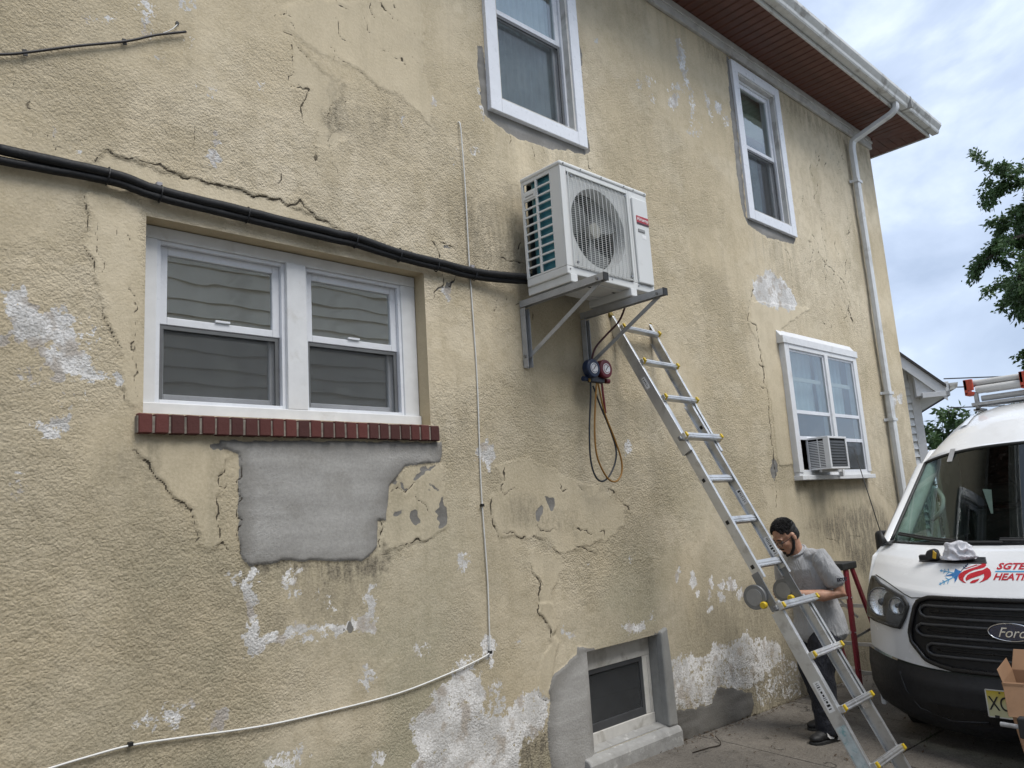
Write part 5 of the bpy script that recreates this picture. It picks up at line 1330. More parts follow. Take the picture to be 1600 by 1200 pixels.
# brackets
M_GALV = mat('galvanised_steel', (.44, .445, .45), .5, metal=.35, var=.12, scale=9, dirt=(.2, .19, .18, .4), dscale=14, dthr=.52)
def bracket(x, label):
    r = thing('wall_bracket', (x, 0, 2.53), label, 'bracket', 'steel brackets under the condenser')
    q = MB()
    zt = 2.962
    q.box(x-.021, x-.018, -.70, -.008, zt-.042, zt); q.box(x+.018, x+.021, -.70, -.008, zt-.042, zt); q.box(x-.018, x+.018, -.70, -.008, zt-.0035, zt)
    q.build('arm', M_GALV, r)
    q = MB(); q.box(x-.022, x+.022, -.012, -.0085, 2.53, zt-.05); q.box(x-.022, x-.0185, -.05, -.012, 2.53, zt-.05); q.box(x+.0185, x+.022, -.05, -.012, 2.53, zt-.05); q.build('upright', M_GALV, r)
    MB().bar((x+.012, -.655, zt-.03), (x+.012, -.03, 2.60), .006, .026, (0, 1, 0)).build('brace', M_GALV, r)
    for yy, zz in ((-.655, zt-.025), (-.03, 2.60)):
        MB().cyl((x-.026, yy, zz), (1,0,0), .009, .012, 6).build('bolt', mat('zinc_screw', (.3,.3,.3)), r)
    for zz in (2.58, 2.85):
        MB().cyl((x, -.02, zz), (0,1,0), .010, .016, 6).build('wall_bolt', mat('zinc_screw', (.3,.3,.3)), r)
    MB().box(x-.023, x+.023, -.704, -.70, zt-.044, zt+.003).build('end_cap', mat('rubber_black', (.025,.025,.025), .6), r)
    return r
bracket(3.38, 'galvanised wall bracket under the grille side of the condenser')
bracket(3.955, 'galvanised wall bracket that the pressure gauges hang from')

# ---------------------------------------------------------------- insulated refrigerant lines
M_FOAM = mat('black_foam', (.012, .013, .015), .62, var=.25, scale=30, bump=.25, bscale=90, spec=.35)
lines = thing('refrigerant_lines', (2.0, -.03, 3.1), 'pair of black insulated pipes sagging across the wall to the condenser', 'pipes')
pu = [(-2.6, -.04, 3.16), (.2, -.04, 3.165), (.55, -.04, 3.150), (.945, -.04, 3.158), (1.129, -.04, 3.134), (1.542, -.04, 3.128), (2.0, -.04, 3.122), (2.144, -.04, 3.122), (2.409, -.042, 3.094), (2.7, -.044, 3.086), (2.967, -.046, 3.080), (3.2, -.07, 3.090), (3.42, -.10, 3.105), (3.6, -.10, 3.11)]
pl = [(-2.6, -0.029, 3.110), (.2, -0.029, 3.115), (.55, -0.029, 3.110), (.945, -0.029, 3.128), (1.129, -0.034, 3.104), (1.542, -0.029, 3.096), (2.0, -0.031, 3.088), (2.144, -0.029, 3.089), (2.409, -0.032, 3.066), (2.7, -0.034, 3.058), (2.967, -0.034, 3.050), (3.2, -0.054, 3.062), (3.42, -0.084, 3.078), (3.6, -0.084, 3.080)]
random.seed(3)
jig = lambda P, a: [(p[0], p[1]+random.uniform(-a, a)*.5, p[2]+random.uniform(-a, a)) for p in P]
MB().tube(jig(smoothpath(pu, 7), .0012), .0215, 14).build('insulated_pipe', M_FOAM, lines, smooth=True)
MB().tube(jig(smoothpath(pl, 7), .0012), .0175, 14).build('insulated_pipe', M_FOAM, lines, smooth=True)
for xx, zz in ((.93, 3.139), (1.145, 3.113), (1.545, 3.107), (2.14, 3.10), (2.42, 3.075), (2.68, 3.066), (2.965, 3.060)):
    q = MB(); pts = []
    for i in range(17):
        a = 2*math.pi*i/16; pts.append((xx+.004*math.sin(a), -.037-.026*math.cos(a), zz+.006+.040*math.sin(a)))
    q.tube(pts, .0032, 6); q.build('cable_tie', mat('tie_black', (.008, .008, .009), .4), lines)
for xx, zz in ((1.145, 3.165), (2.965, 3.112)):
    q = MB(); q.box(xx-.012, xx+.012, -.03, -.002, zz-.008, zz+.014); q.build('wall_clip', mat('clip_grey', (.32, .31, .33), .5), lines, bev=.002)

# ---------------------------------------------------------------- thin cables on the wall
M_CABLE = mat('white_cable', (.70, .70, .68), .45, var=.05)
cab = thing('white_cable', (2.95, -.008, .88), 'thin white cable running down the wall then sweeping to the left', 'cable')
cp = [(2.934, .01, 4.050), (2.940, -.012, 4.042), (2.948, -.012, 3.85), (2.954, -.011, 3.60), (2.953, -.010, 3.149), (2.958, -.012, 2.790), (2.962, -.011, 2.401), (2.950, -.010, 1.95), (2.947, -.011, 1.691), (2.955, -.012, 1.297), (2.948, -.011, 1.0), (2.944, -.012, .905), (2.925, -.013, .878), (2.80, -.012, .850), (2.652, -.011, .826), (2.324, -.012, .789), (1.897, -.012, .784), (1.588, -.011, .792), (1.25, -.012, .823), (1.071, -.012, .837), (.93, -.011, .832), (.793, -.010, .822), (.4, -.010, .79), (-.3, -.01, .72)]
MB().tube(smoothpath(cp, 5), .0042, 7).build('sheath', M_CABLE, cab, smooth=True)
for x_, z_ in ((2.946, 1.691), (2.943, .885), (1.071, .840)):
    q = MB(); q.box(x_-.009, x_+.009, -.022, -.002, z_-.006, z_+.010); q.build('cable_clip', mat('clip_black', (.012, .012, .012), .5), cab, bev=.002)
old = thing('black_cable_end', (1.0, -.01, 3.8), 'short cut black cable stapled high on the wall at the left edge', 'cable')
bp = [(-1.6, -.012, 3.0), (-.2, -.012, 3.28), (.30, -.012, 3.47), (.532, -.014, 3.566), (.614, -.014, 3.606), (.80, -.016, 3.71), (.990, -.018, 3.808), (1.12, -.02, 3.892), (1.256, -.022, 3.965)]
MB().tube(smoothpath(bp, 5), .0062, 8).build('sheath', mat('cable_black', (.02, .017, .018), .5), old, smooth=True)
MB().tube(smoothpath([(1.14, -.02, 3.905), (1.19, -.018, 3.95), (1.215, -.014, 3.985), (1.221, .0, 4.0)], 5), .0022, 6).build('bare_wire', M_CABLE, old, smooth=True)
for x_, z_ in ((.614, 3.606), (.990, 3.808)):
    q = MB(); q.bar((x_+.003, -.014, z_-.013), (x_-.003, -.014, z_+.013), .016, .006, (0,1,0)); q.build('staple', mat('clip_black', (0,0,0)), old)
MB().cyl((1.221, -.004, 4.003), (0,1,0), .009, .01, 8).build('wall_plug', mat('clip_black', (0,0,0)), old)

# ---------------------------------------------------------------- manifold gauge set
gz = thing('gauge_set', (3.94, -.1, 2.5), 'blue and red refrigerant pressure gauges with looped hoses, hung on the bracket', 'gauges')
q = MB(); q.box(3.875, 4.01, -.115, -.075, 2.462, 2.502); q.build('manifold_block', mat('manifold_dark', (.02, .024, .035), .4), gz, bev=.006)
for xx, zz, nm, cc in ((3.878, 2.550, 'blue', (.006, .018, .055)), (4.005, 2.556, 'red', (.13, .012, .022))):
    g = MB().cyl((xx, -.115, zz), (0,1,0), .064, .052, 32).build('gauge', mat('gauge_'+nm, cc, .45), gz, autos=40, bev=.008); g['label'] = nm+' pressure gauge'
    MB().cyl((xx, -.1415, zz), (0,1,0), .036, .003, 28).build('dial', mat('dial_white', (.72, .72, .74), .35), g)
    q = MB(); q.tube([(xx+.028*math.cos(a), -.1435, zz+.028*math.sin(a)) for a in np.linspace(.6, 5.6, 22)], .0022, 4); q.build('dial_scale', mat('dial_blue' if nm == 'blue' else 'dial_red', (.02, .05, .16) if nm == 'blue' else (.25, .03, .04), .4), g)
    MB().bar((xx-.012, -.1445, zz-.012), (xx+.018, -.1445, zz+.020), .0045, .0015, (0,1,0)).build('needle', mat('clip_black', (0,0,0)), g)
    MB().cyl((xx, -.095, zz-.06), (0,0,1), .009, .05, 10).build('stem', mat('brass', (.55, .38, .14), .35, metal=.9), g)
    MB().cyl((xx+(-.05 if nm == 'blue' else .05), -.095, 2.482), (1,0,0), .017, .035, 12).build('valve_knob', mat('gauge_'+nm, cc), g)
def hose(pts, r, m_, nm):
    MB().tube(smoothpath(pts, 8), r, 9).build('hose', m_, gz, smooth=True)['label'] = nm
M_HB = mat('hose_blue_black', (.010, .014, .022), .5); M_HY = mat('hose_yellow', (.24, .115, .012), .5); M_HR = mat('hose_red', (.15, .012, .02), .5)
hose([(3.885, -.095, 2.465), (3.872, -.095, 2.36), (3.835, -.095, 2.15), (3.822, -.095, 1.96), (3.845, -.1, 1.85), (3.905, -.1, 1.808), (3.985, -.1, 1.838), (4.062, -.1, 1.93), (4.082, -.1, 2.03), (4.03, -.1, 2.17), (3.965, -.098, 2.30), (3.905, -.096, 2.44)], .006, M_HB, 'dark hose')
hose([(3.94, -.10, 2.465), (3.905, -.105, 2.33), (3.872, -.105, 2.12), (3.880, -.105, 1.96), (3.955, -.108, 1.833), (4.04, -.108, 1.803), (4.108, -.108, 1.855), (4.118, -.108, 1.955), (4.06, -.106, 2.11), (3.99, -.103, 2.27), (3.955, -.1, 2.46)], .006, M_HY, 'yellow hose')
hose([(4.0, -.095, 2.465), (4.003, -.095, 2.37), (4.012, -.095, 2.26)], .0075, M_HR, 'red hose')
hose([(3.925, -.09, 2.50), (3.918, -.09, 2.60), (3.955, -.10, 2.70), (4.06, -.12, 2.80), (4.16, -.16, 2.90), (4.17, -.22, 3.0), (4.175, -.24, 3.08)], .0072, mat('hose_maroon', (.06, .010, .014), .5), 'maroon hose up to the unit')
q = MB(); q.tube([(3.94, -.09, 2.50), (3.942, -.085, 2.60), (3.955, -.055, 2.63)], .004, 6); q.build('hook', mat('zinc_screw', (.3,.3,.3)), gz)

# ---------------------------------------------------------------- window air conditioner
wac = thing('window_air_conditioner', (7.15, -.15, 1.84), 'white window air conditioner sticking out of the storm window', 'air conditioner')
ax0, ax1, ay0, ay1, az0, az1 = 6.955, 7.345, -.245, -.03, 1.865, 2.165
q = MB()
q.box(ax0, ax1, ay0, ay1, az1-.02, az1); q.box(ax0, ax1, ay0, ay1, az0, az0+.018)
q.box(ax0, ax0+.012, ay0, ay0+.05, az0+.018, az1-.02); q.box(ax0, ax0+.012, ay1-.02, ay1, az0+.018, az1-.02)
q.box(ax1-.012, ax1, ay0, ay1, az0+.018, az1-.02)
q.box(ax0+.012, ax0+.03, ay0, ay0+.01, az0+.018, az1-.02); q.box(ax1-.03, ax1-.012, ay0, ay0+.01, az0+.018, az1-.02)
q.build('cabinet', M_WHITE, wac, bev=.003)
sl = MB().box(0, .008, 0, .142, 0, .0085).mesh('louvre'); sl.materials.append(M_WHITE)
for i in range(16):
    piece('louvre', sl, wac, (ax0+.002, ay0+.051, az0+.024+i*.0152))
MB().box(ax0+.001, ax0+.010, ay1-.115, ay1-.107, az0+.02, az1-.02).build('louvre_bar', M_WHITE, wac)
MB().box(ax0+.02, ax0+.03, ay0+.02, ay1-.01, az0+.02, az1-.02).build('inner_screen', M_DARK, wac)
fins = MB().box(0, ax1-ax0-.061, 0, .006, 0, .020).mesh('coil_fin'); fins.materials.append(mat('ac_coil', (.075, .08, .085), .5))
for i in range(9):
    piece('coil_fin', fins, wac, (ax0+.0305, ay0+.004, az0+.024+i*.0268))
MB().box(ax0+.03, ax1-.03, ay0+.012, ay0+.018, az0+.02, az1-.02).build('coil_backing', M_DARK, wac)
MB().box(ax1+.001, 7.50, -.045, -.039, 1.872, 2.148).build('filler_panel', mat('filler_grey', (.30, .31, .32), .6), wac)
q = MB(); q.box(7.42, 7.46, -.14, -.10, 1.80, 1.868); q.box(7.0, 7.46, -.13, -.11, 1.845, 1.864); q.build('support', M_WHITE, wac)

# ---------------------------------------------------------------- articulated aluminium ladder leaning on the wall
M_ALU = mat('ladder_aluminium', (.62, .63, .635), .36, metal=.7, var=.10, scale=5, dirt=(.33, .32, .31, .5), dscale=11, dthr=.5)
M_ALU_D = mat('hinge_grey', (.22, .225, .23), .45, metal=.5, var=.15)
M_YEL = mat('yellow_plastic', (.62, .43, .02), .45, var=.12)
M_STK = mat('sticker_white', (.85, .85, .85), .5)
M_BLK = mat('print_black', (.012, .012, .012), .5)
LT = Vector((4.512, -.028, 2.868)); LD = Vector((.012, -.450, -.893)).normalized()
LX = Vector((.999, .030, 0)); LX = (LX - LD*LX.dot(LD)).normalized()
LN = LX.cross(LD); LN = LN if LN.y < 0 else -LN        # outward (towards the photographer)
lad = thing('extension_ladder', (4.53, -1.45, .0), 'aluminium articulated ladder with yellow locks leaning on the stucco wall', 'ladder')
LP = lambda s, x, n: LT + LD*s + LX*x + LN*n
SP = .3048
def rail(s0, s1, x0, x1, w, d, n0, sgn, name='rail', lab=None):
    """C-section side rail; x at top and bottom may flare"""
    q = MB()
    def slab(xa, xb, na, nb):
        P = []
        for s, xx in ((s0, x0), (s1, x1)):
            P += [LP(s, xx+xa*sgn, na), LP(s, xx+xb*sgn, na), LP(s, xx+xb*sgn, nb), LP(s, xx+xa*sgn, nb)]
        q.add(P, [(0,1,2,3), (4,7,6,5), (0,4,5,1), (1,5,6,2), (2,6,7,3), (3,7,4,0)])
    slab(0, .003, n0, n0+d)                       # web
    slab(-.022, 0, n0+d-.004, n0+d); slab(-.022, 0, n0, n0+.004)   # flanges turned inward
    o = q.build(name, M_ALU, lad, bev=.0012)
    if lab: o['label'] = lab
    return o
# outer sections flare towards the ends, inner section carries the hinges
HS = 6.55*SP
FL = lambda s: .205+.030*max(0, (2.6*SP-s)/(2.6*SP)) if s < 4*SP else .205+.010*max(0, (s-7*SP)/(4*SP))
for sg in (-1, 1):
    rail(-.13, 3.35*SP, sg*.236, sg*.200, .03, .075, -.037, sg, lab='upper outer rail')
    rail(6.98*SP, 10.62*SP, sg*.197, sg*.214, .03, .080, -.040, sg, lab='lower outer rail')
    rail(2.0*SP, HS-.075, sg*.176, sg*.176, .03, .062, -.031, sg, lab='upper inner rail')
    rail(HS+.075, 9.0*SP, sg*.176, sg*.176, .03, .062, -.031, sg, lab='lower inner rail')
    # hinge discs with the yellow release knob
    h = MB().cyl(LP(HS, sg*.190, -.082), LX, .074, .022, 28).build('hinge', M_ALU_D, lad, autos=40, bev=.004)
    MB().cyl(LP(HS, sg*.190-.013*1, -.082), LX, .050, .008, 24).build('hinge_plate', mat('hinge_light', (.30,.305,.31), .42, metal=.5), h, autos=40)
    MB().bar(LP(HS-.12, sg*.178, -.012), LP(HS+.12, sg*.178, -.012), .010, .050, LN).build('hinge_strap', M_ALU_D, h)
    MB().cyl(LP(HS+.065, -.205 if sg < 0 else .150, -.05), LX, .021, .03, 16).build('release_knob', M_YEL, h, autos=40, bev=.005)
    # end caps
    q = MB(); q.obox(LP(-.135, sg*.236, .0), LX*.022, LN*.042, LD*.02); q.obox(LP(-.165, sg*.236, -.005), LX*.016, LN*.028, LD*.02); q.build('end_cap', mat('end_cap_yellow', (.22, .155, .02), .6), lad, bev=.008)
    q = MB(); q.obox(LP(10.64*SP, sg*.214, 0), LX*.024, LN*.045, LD*.02); q.build('foot', mat('rubber_black', (0,0,0)), lad, bev=.006)
def rung(s, half, n, dn, ds, outer, tag_=None):
    q = MB(); q.obox(LP(s, 0, n), LX*half, LN*dn, LD*ds)
    q.obox(LP(s-.004, 0, n+dn+.0015), LX*(half-.004), LN*.002, LD*(ds*.28)); q.obox(LP(s+ds*.6, 0, n+dn+.0015), LX*(half-.004), LN*.002, LD*(ds*.2))
    r = q.build('rung', M_ALU, lad, bev=.004)
    if outer:
        for sg in (-1, 1):
            c = MB(); c.prism([(-.022, -.012), (.018, -.018), (.022, .012), (-.006, .024)], LP(s, sg*(half-.012)-.009, n+.012), LN, LD, LX*.018); c.build('rung_lock', M_YEL, r, bev=.003)
    return r
for i in (0, 1, 2): rung(i*SP, FL(i*SP)-.005, .048, .017, .017, True)
rung(3*SP+.01, .232, .052, .019, .020, True)
for i in (4, 5, 6): rung(i*SP, .176, .0, .016, .022, False)
rung(7*SP-.02, .238, .054, .020, .021, True)
for i in (8, 9, 10): rung(i*SP-.022, .196+.004*(i-7), .050, .019, .019, True)
for i in (3, 7):    # J-lock bars
    for sg in (-1, 1):
        MB().obox(LP(i*SP+(.014 if i == 3 else -.02), sg*.222, .03), LX*.030, LN*.013, LD*.015).build('slide_lock', M_ALU_D, lad, bev=.007)
# square lock holes and stickers
for i in (2.6, 4, 5, 6):
    for sg in (-1, 1):
        MB().obox(LP(i*SP+.01, sg*.180+(-.0012 if sg < 0 else -.0062), -.004), LX*.0016, LN*.010, LD*.012).build('lock_hole', M_BLK, lad)
def sticker(s0, s1, x, n0, n1, rows):
    o = MB().obox(LP((s0+s1)/2, x, (n0+n1)/2), LX*.0006, LN*(n1-n0)/2, LD*(s1-s0)/2).build('sticker', M_STK, lad)
    random.seed(int(s0*100))
    q = MB(); k = s0+.010
    while k < s1-.012:
        h_ = random.choice((.003, .003, .003, .006, .012))
        q.obox(LP(k+h_/2, x-.0012, (n0+n1)/2+random.uniform(-.002, .002)), LX*.0004, LN*(n1-n0)*random.uniform(.12, .26), LD*h_/2); k += h_+random.uniform(.005, .010)
    q.build('sticker_print', M_BLK, o)
sticker(5.45*SP, 5.45*SP+.13, .1745, -.022, .022, 1)
sticker(4.28*SP, 4.28*SP+.11, .1745, -.022, .020, 1)
sticker(7.35*SP, 7.35*SP+.15, .1955, -.022, .024, 1)
sticker(8.35*SP, 8.35*SP+.17, -.2085, -.020, .020, 1)
sticker(1.35*SP, 1.35*SP+.09, -.2275, -.014, .014, 1)
MB().obox(LP(8.75*SP, .2005, .0), LX*.0006, LN*.026, LD*.11).build('foil_label', mat('foil', (.7, .7, .7), .3, metal=.6), lad)
MB().obox(LP(9.95*SP, -.2155, .0), LX*.0006, LN*.030, LD*.24).build('worn_label', mat('worn_label_blue', (.50, .56, .57), .5, var=.2, scale=20, dirt=(.12, .34, .37, .8), dscale=24, dthr=.5), lad)

# ---------------------------------------------------------------- white cargo van, nose towards the photographer
VX, VY_, VZ = 5.40, -1.89, -.12
# rows across the van, from the chin of the bumper up over hood, windscreen and roof:
# (u centre, h centre, half width, set-back at the corner, rise at the corner, exponent)
ROWS = [(.17, .20, .93, .34, .03, 3.0), (.07, .27, .99, .37, .03, 3.0), (.012, .40, 1.03, .40, .03, 3.0), (.0, .52, 1.035, .41, .05, 2.9), (.028, .592, 1.035, .41, .065, 2.8),
        (.040, .600, 1.020, .41, .065, 2.8), (.050, .72, 1.020, .41, .04, 2.8), (.062, .88, 1.015, .41, .03, 2.8), (.078, 1.0, 1.0, .405, .05, 2.7), (.098, 1.062, .985, .40, .07, 2.6), (.135, 1.096, .980, .385, .065, 2.6),
        (.185, 1.145, .978, .37, .05, 2.7), (.250, 1.205, .976, .35, .04, 2.7), (.330, 1.263, .974, .33, .032, 2.7), (.425, 1.312, .970, .30, .026, 2.7), (.53, 1.348, .966, .27, .022, 2.7)]
GL0, GL1 = (.55, 1.352, .925, .25, .012, 2.7), (1.42, 2.045, .850, .14, -.085, 3.2)
ROOF = [(1.475, 2.066, .955, .16, -.16, 5), (1.62, 2.175, .955, .22, -.24, 5), (1.80, 2.275, .955, .22, -.30, 4.5), (2.05, 2.370, .955, .16, -.36, 4.5), (2.35, 2.430, .955, .08, -.42, 4.8), (2.9, 2.465, .95, 0, -.45, 5), (4.2, 2.475, .945, 0, -.46, 5), (5.55, 2.46, .94, 0, -.46, 5)]
def row_at(R, s):
    i = min(int(s), len(R)-2); f = s-i
    return [R[i][k]*(1-f)+R[i+1][k]*f for k in range(6)]
def row_pt(r, t):
    a = abs(t)**r[5]
    return Vector((VX+r[0]+r[3]*a, VY_+r[2]*t, VZ+r[1]+r[4]*a))
def surf(s, v, off=0.0, R=ROWS):
    """point on the nose at row parameter s, lateral v (m), pushed out by off"""
    r = row_at(R, s); t = v/r[2]
    p = row_pt(r, t)
    if off:
        e = .02
        ra, rb_ = row_at(R, max(s-e, 0)), row_at(R, min(s+e, len(R)-1.0001))
        ds = row_pt(rb_, v/rb_[2])-row_pt(ra, v/ra[2]); dv = row_pt(r, t+.01)-row_pt(r, t-.01)
        n = ds.cross(dv).normalized()
        if n.x > 0: n = -n
        p = p+n*off
    return p
_tab = [(s_*.02, row_at(ROWS, s_*.02)) for s_ in range(int((len(ROWS)-1)/.02))]
def s_of(v, h):
    best = min(_tab, key=lambda q: abs(q[1][1]+q[1][4]*abs(min(abs(v)/q[1][2], 1.0))**q[1][5]-h))
    return best[0]
def vh(v, h, off=0.0): return surf(s_of(v, h), v, off)
TS = [-1+2*i/48 for i in range(49)]
def sheet(R, sub=4):
    rows = []
    for i in range(len(R)-1):
        for k in range(sub):
            r = row_at(R, i+k/sub); rows.append([row_pt(r, t) for t in TS])
    rows.append([row_pt(R[-1], t) for t in TS])
    return rows
def vh_fill(left, right, h0, h1, n, m_, off):
    """grid patch on the nose: left(h), right(h) give v limits"""
    return [[vh(left(h)+(right(h)-left(h))*j/m_, h, off) for j in range(m_+1)] for h in [h0+(h1-h0)*i/n for i in range(n+1)]]
def lerp_tab(tab):
    def f(h):
        for (a, va), (b_, vb) in zip(tab[:-1], tab[1:]):
            if a <= h <= b_: return va+(vb-va)*(h-a)/(b_-a)
        return tab[0][1] if h < tab[0][0] else tab[-1][1]
    return f
M_VAN = mat('van_white', (.82, .83, .84), .24, var=.015, scale=2, dirt=(.6, .59, .57, .2), dscale=4, dthr=.55, coat=.6)
M_BUMP = mat('bumper_black', (.014, .015, .018), .52, var=.25, scale=25, bump=.12, bscale=260, dirt=(.07, .068, .065, .5), dscale=22, dthr=.62)
M_GLOSSBLK = mat('grille_black', (.010, .010, .011), .32, var=.2)
M_RUB = mat('rubber_black', (.02, .02, .02), .6)
van = thing('cargo_van', (7.6, VY_, VZ), 'white cargo van with a flame and snowflake logo on its hood', 'van')
o = MB().grid(sheet(ROWS[:5])).build('bumper', M_BUMP, van, smooth=True)
MB().grid(sheet(ROWS[5:11])).build('front_fascia', M_VAN, van, smooth=True)
hood = MB().grid(sheet(ROWS[10:16])).build('hood', M_VAN, van, smooth=True)
# lower intake edge and lip crease on the bumper
for pts in ([(.20, .33), (.42, .30), (.62, .345), (.70, .45), (.73, .56)],):
    for sg in (1, -1):
        MB().tube([vh(sg*a, c, .002) for a, c in pts], .008, 6).build('bumper_crease', M_BUMP, o, smooth=True)
MB().grid(vh_fill(lambda h: -.55, lambda h: .55, .30, .40, 4, 16, .003)).build('lower_intake', M_GLOSSBLK, o)
# hood shut line
for sg in (1, -1):
    MB().tube([vh(sg*a, c, .002) for a, c in ((.46, 1.052), (.53, 1.04), (.60, 1.035), (.66, 1.055), (.74, 1.092), (.83, 1.125), (.93, 1.155))], .0035, 5).build('hood_gap', M_RUB, hood)
# grille
gl = lerp_tab([(.620, .36), (.640, .47), (.665, .53), (.76, .612), (.82, .618), (.98, .565), (1.02, .535), (1.040, .47)])
gr = MB().grid(vh_fill(lambda h: -gl(h), gl, .620, 1.040, 30, 30, .006)).build('grille', mat('grille_void', (.006, .006, .007), .6), van, smooth=True)
hs = [.620+.42*i/30 for i in range(31)]
loop = [vh(gl(h), h, .016) for h in hs]+[vh(gl(1.040)*k, 1.042, .016) for k in np.linspace(.9, -.9, 19)]+[vh(-gl(h), h, .016) for h in reversed(hs)]+[vh(gl(.620)*k, .618, .016) for k in np.linspace(-.9, 1, 18)]
MB().tube(loop, .016, 8, cap=False).build('grille_surround', M_GLOSSBLK, gr, smooth=True)
for hc in (.960, .845, .730):
    e_ = .565-.03*abs(hc-.845)/.1
    if hc < .75: e_ = .505
    pts = [(e_*k, hc+.036) for k in np.linspace(-.93, .93, 26)]+[(e_*.985, hc+.02), (e_, hc), (e_*.985, hc-.02)]+[(e_*k, hc-.036) for k in np.linspace(.93, -.93, 26)]+[(-e_*.985, hc-.02), (-e_, hc), (-e_*.985, hc+.02), (-e_*.93, hc+.036)]
    MB().tube([vh(a, c, .018) for a, c in pts], .0095, 7, cap=False).build('grille_bar', mat('grille_bar_black', (.05, .052, .056), .34), gr, smooth=True)
    MB().tube([vh(e_*.88*k, hc, .010) for k in np.linspace(-1, 1, 24)], .006, 6).build('grille_slat', M_GLOSSBLK, gr, smooth=True)
# oval badge
em = []
P0 = vh(0, .868, .030)
EU = (vh(0, .90, .03)-vh(0, .84, .03)).normalized(); ER = Vector((0, -1, 0)); EN = EU.cross(ER); EN = EN if EN.x < 0 else -EN
def ell(a, b_, d, n=40): return [P0+ER*a*math.cos(2*math.pi*i/n)+EU*b_*math.sin(2*math.pi*i/n)+EN*d for i in range(n)]
q = MB(); A = ell(.128, .055, -.02); B_ = ell(.128, .055, 0); C_ = ell(.112, .045, .006)
q.grid([A+A[:1], B_+B_[:1], C_+C_[:1]]); q.add(C_, [tuple(range(40))])
emb = q.build('emblem', mat('emblem_blue', (.008, .016, .055), .18, coat=.8), van, autos=50)
rg = ell(.122, .051, .004); MB().tube(rg+rg[:1], .0035, 6, cap=False).build('emblem_ring', mat('chrome', (.75, .76, .78), .15, metal=1), emb, smooth=True)
RV = Matrix((ER, EU, EN)).transposed().to_4x4()
text_obj('emblem_script', 'Ford', mat('chrome', (0,0,0)), emb, P0+EN*.008-EU*.004, RV, .080, .001, shear=.42, sx=.95)
# headlights
hl_in = lerp_tab([(.838, .70), (.90, .655), (.985, .618), (1.03, .655), (1.060, .75), (1.10, .86), (1.135, .925)])
hl_out = lerp_tab([(.838, .76), (.850, .90), (.868, 1.002), (1.0, .985), (1.135, .940)])
for sg in (1, -1):
    F = lambda h: sg*hl_in(h); G_ = lambda h: sg*hl_out(h)
    h_ = MB().grid(vh_fill(F, G_, .838, 1.135, 20, 14, .004)).build('headlight', mat('lamp_bowl', (.035, .037, .04), .35), van, smooth=True)
    q = MB(); q.grid(vh_fill(F, G_, .838, 1.135, 20, 14, .026))
    t = NT('lamp_lens')
    fr = t.schlick(.06); tr = t.n('BsdfTransparent', None, Color=(.88, .9, .91, 1)); gl_ = t.n('BsdfGlossy', None, Color=(1, 1, 1, 1), Roughness=.03)
    mx = t.t.nodes.new('ShaderNodeMixShader'); t.t.links.new(fr, mx.inputs[0]); t.t.links.new(tr.outputs[0], mx.inputs[1]); t.t.links.new(gl_.outputs[0], mx.inputs[2]); t.t.links.new(mx.outputs[0], t.out.inputs['Surface'])
    q.build('lens', t.m, h_, smooth=True)
    M_REFL = mat('reflector', (.88, .89, .90), .28, metal=.75, bump=.6, bscale=60)
    for (hv, hh, rr) in ((.845, .985, .085), (.705, .975, .048)):
        c0 = vh(sg*hv, hh, .006)
        q = MB(); rows = []
        for i in range(7):
            f = i/6; rd = rr*math.sin(f*1.45); rows.append([c0+Vector((.022*math.cos(f*1.45)-.022, rd*math.cos(a), rd*math.sin(a)*1.12)) for a in np.linspace(0, 2*math.pi, 25)])
        q.grid(rows); q.build('reflector', M_REFL, h_, smooth=True)
        MB().tube([c0+Vector((-.022, rr*1.03*math.cos(a), rr*1.15*math.sin(a))) for a in np.linspace(0, 2*math.pi, 25)], .006, 6, cap=False).build('bezel', mat('lamp_bezel', (.16, .165, .17), .3, metal=.6), h_, smooth=True)
        MB().cyl(c0+Vector((-.012, 0, 0)), (1,0,0), rr*.28, .02, 12).build('bulb_shield', mat('lamp_bezel', (0,0,0)), h_, smooth=True)
    rim = [vh(sg*hl_in(h), h, .014) for h in np.linspace(.838, 1.135, 18)]+[vh(sg*hl_out(h), h, .014) for h in np.linspace(1.135, .838, 18)]
    MB().tube(rim+rim[:1], .013, 6, cap=False).build('seal', M_RUB, h_, smooth=True)
# hood vent strip
def hood_s(h): return s_of(0, h)
q = MB(); s0, s1 = 12.75, 13.35
q.grid([[surf(s0+(s1-s0)*i/4, .150+(.595-.150)*j/20+(.02*(i/4)*(1-2*j/20)), .0015) for j in range(21)] for i in range(5)])
vent = q.build('hood_vent', mat('vent_black', (.012, .012, .013), .55), van, smooth=True)
rim = [surf(s0, v, .001) for v in np.linspace(.155, .59, 14)]+[surf(s1, v, .001) for v in np.linspace(.575, .172, 14)]
MB().tube(rim+rim[:1], .005, 6, cap=False).build('vent_frame', mat('vent_frame_grey', (.06, .062, .065), .4), vent, smooth=True)
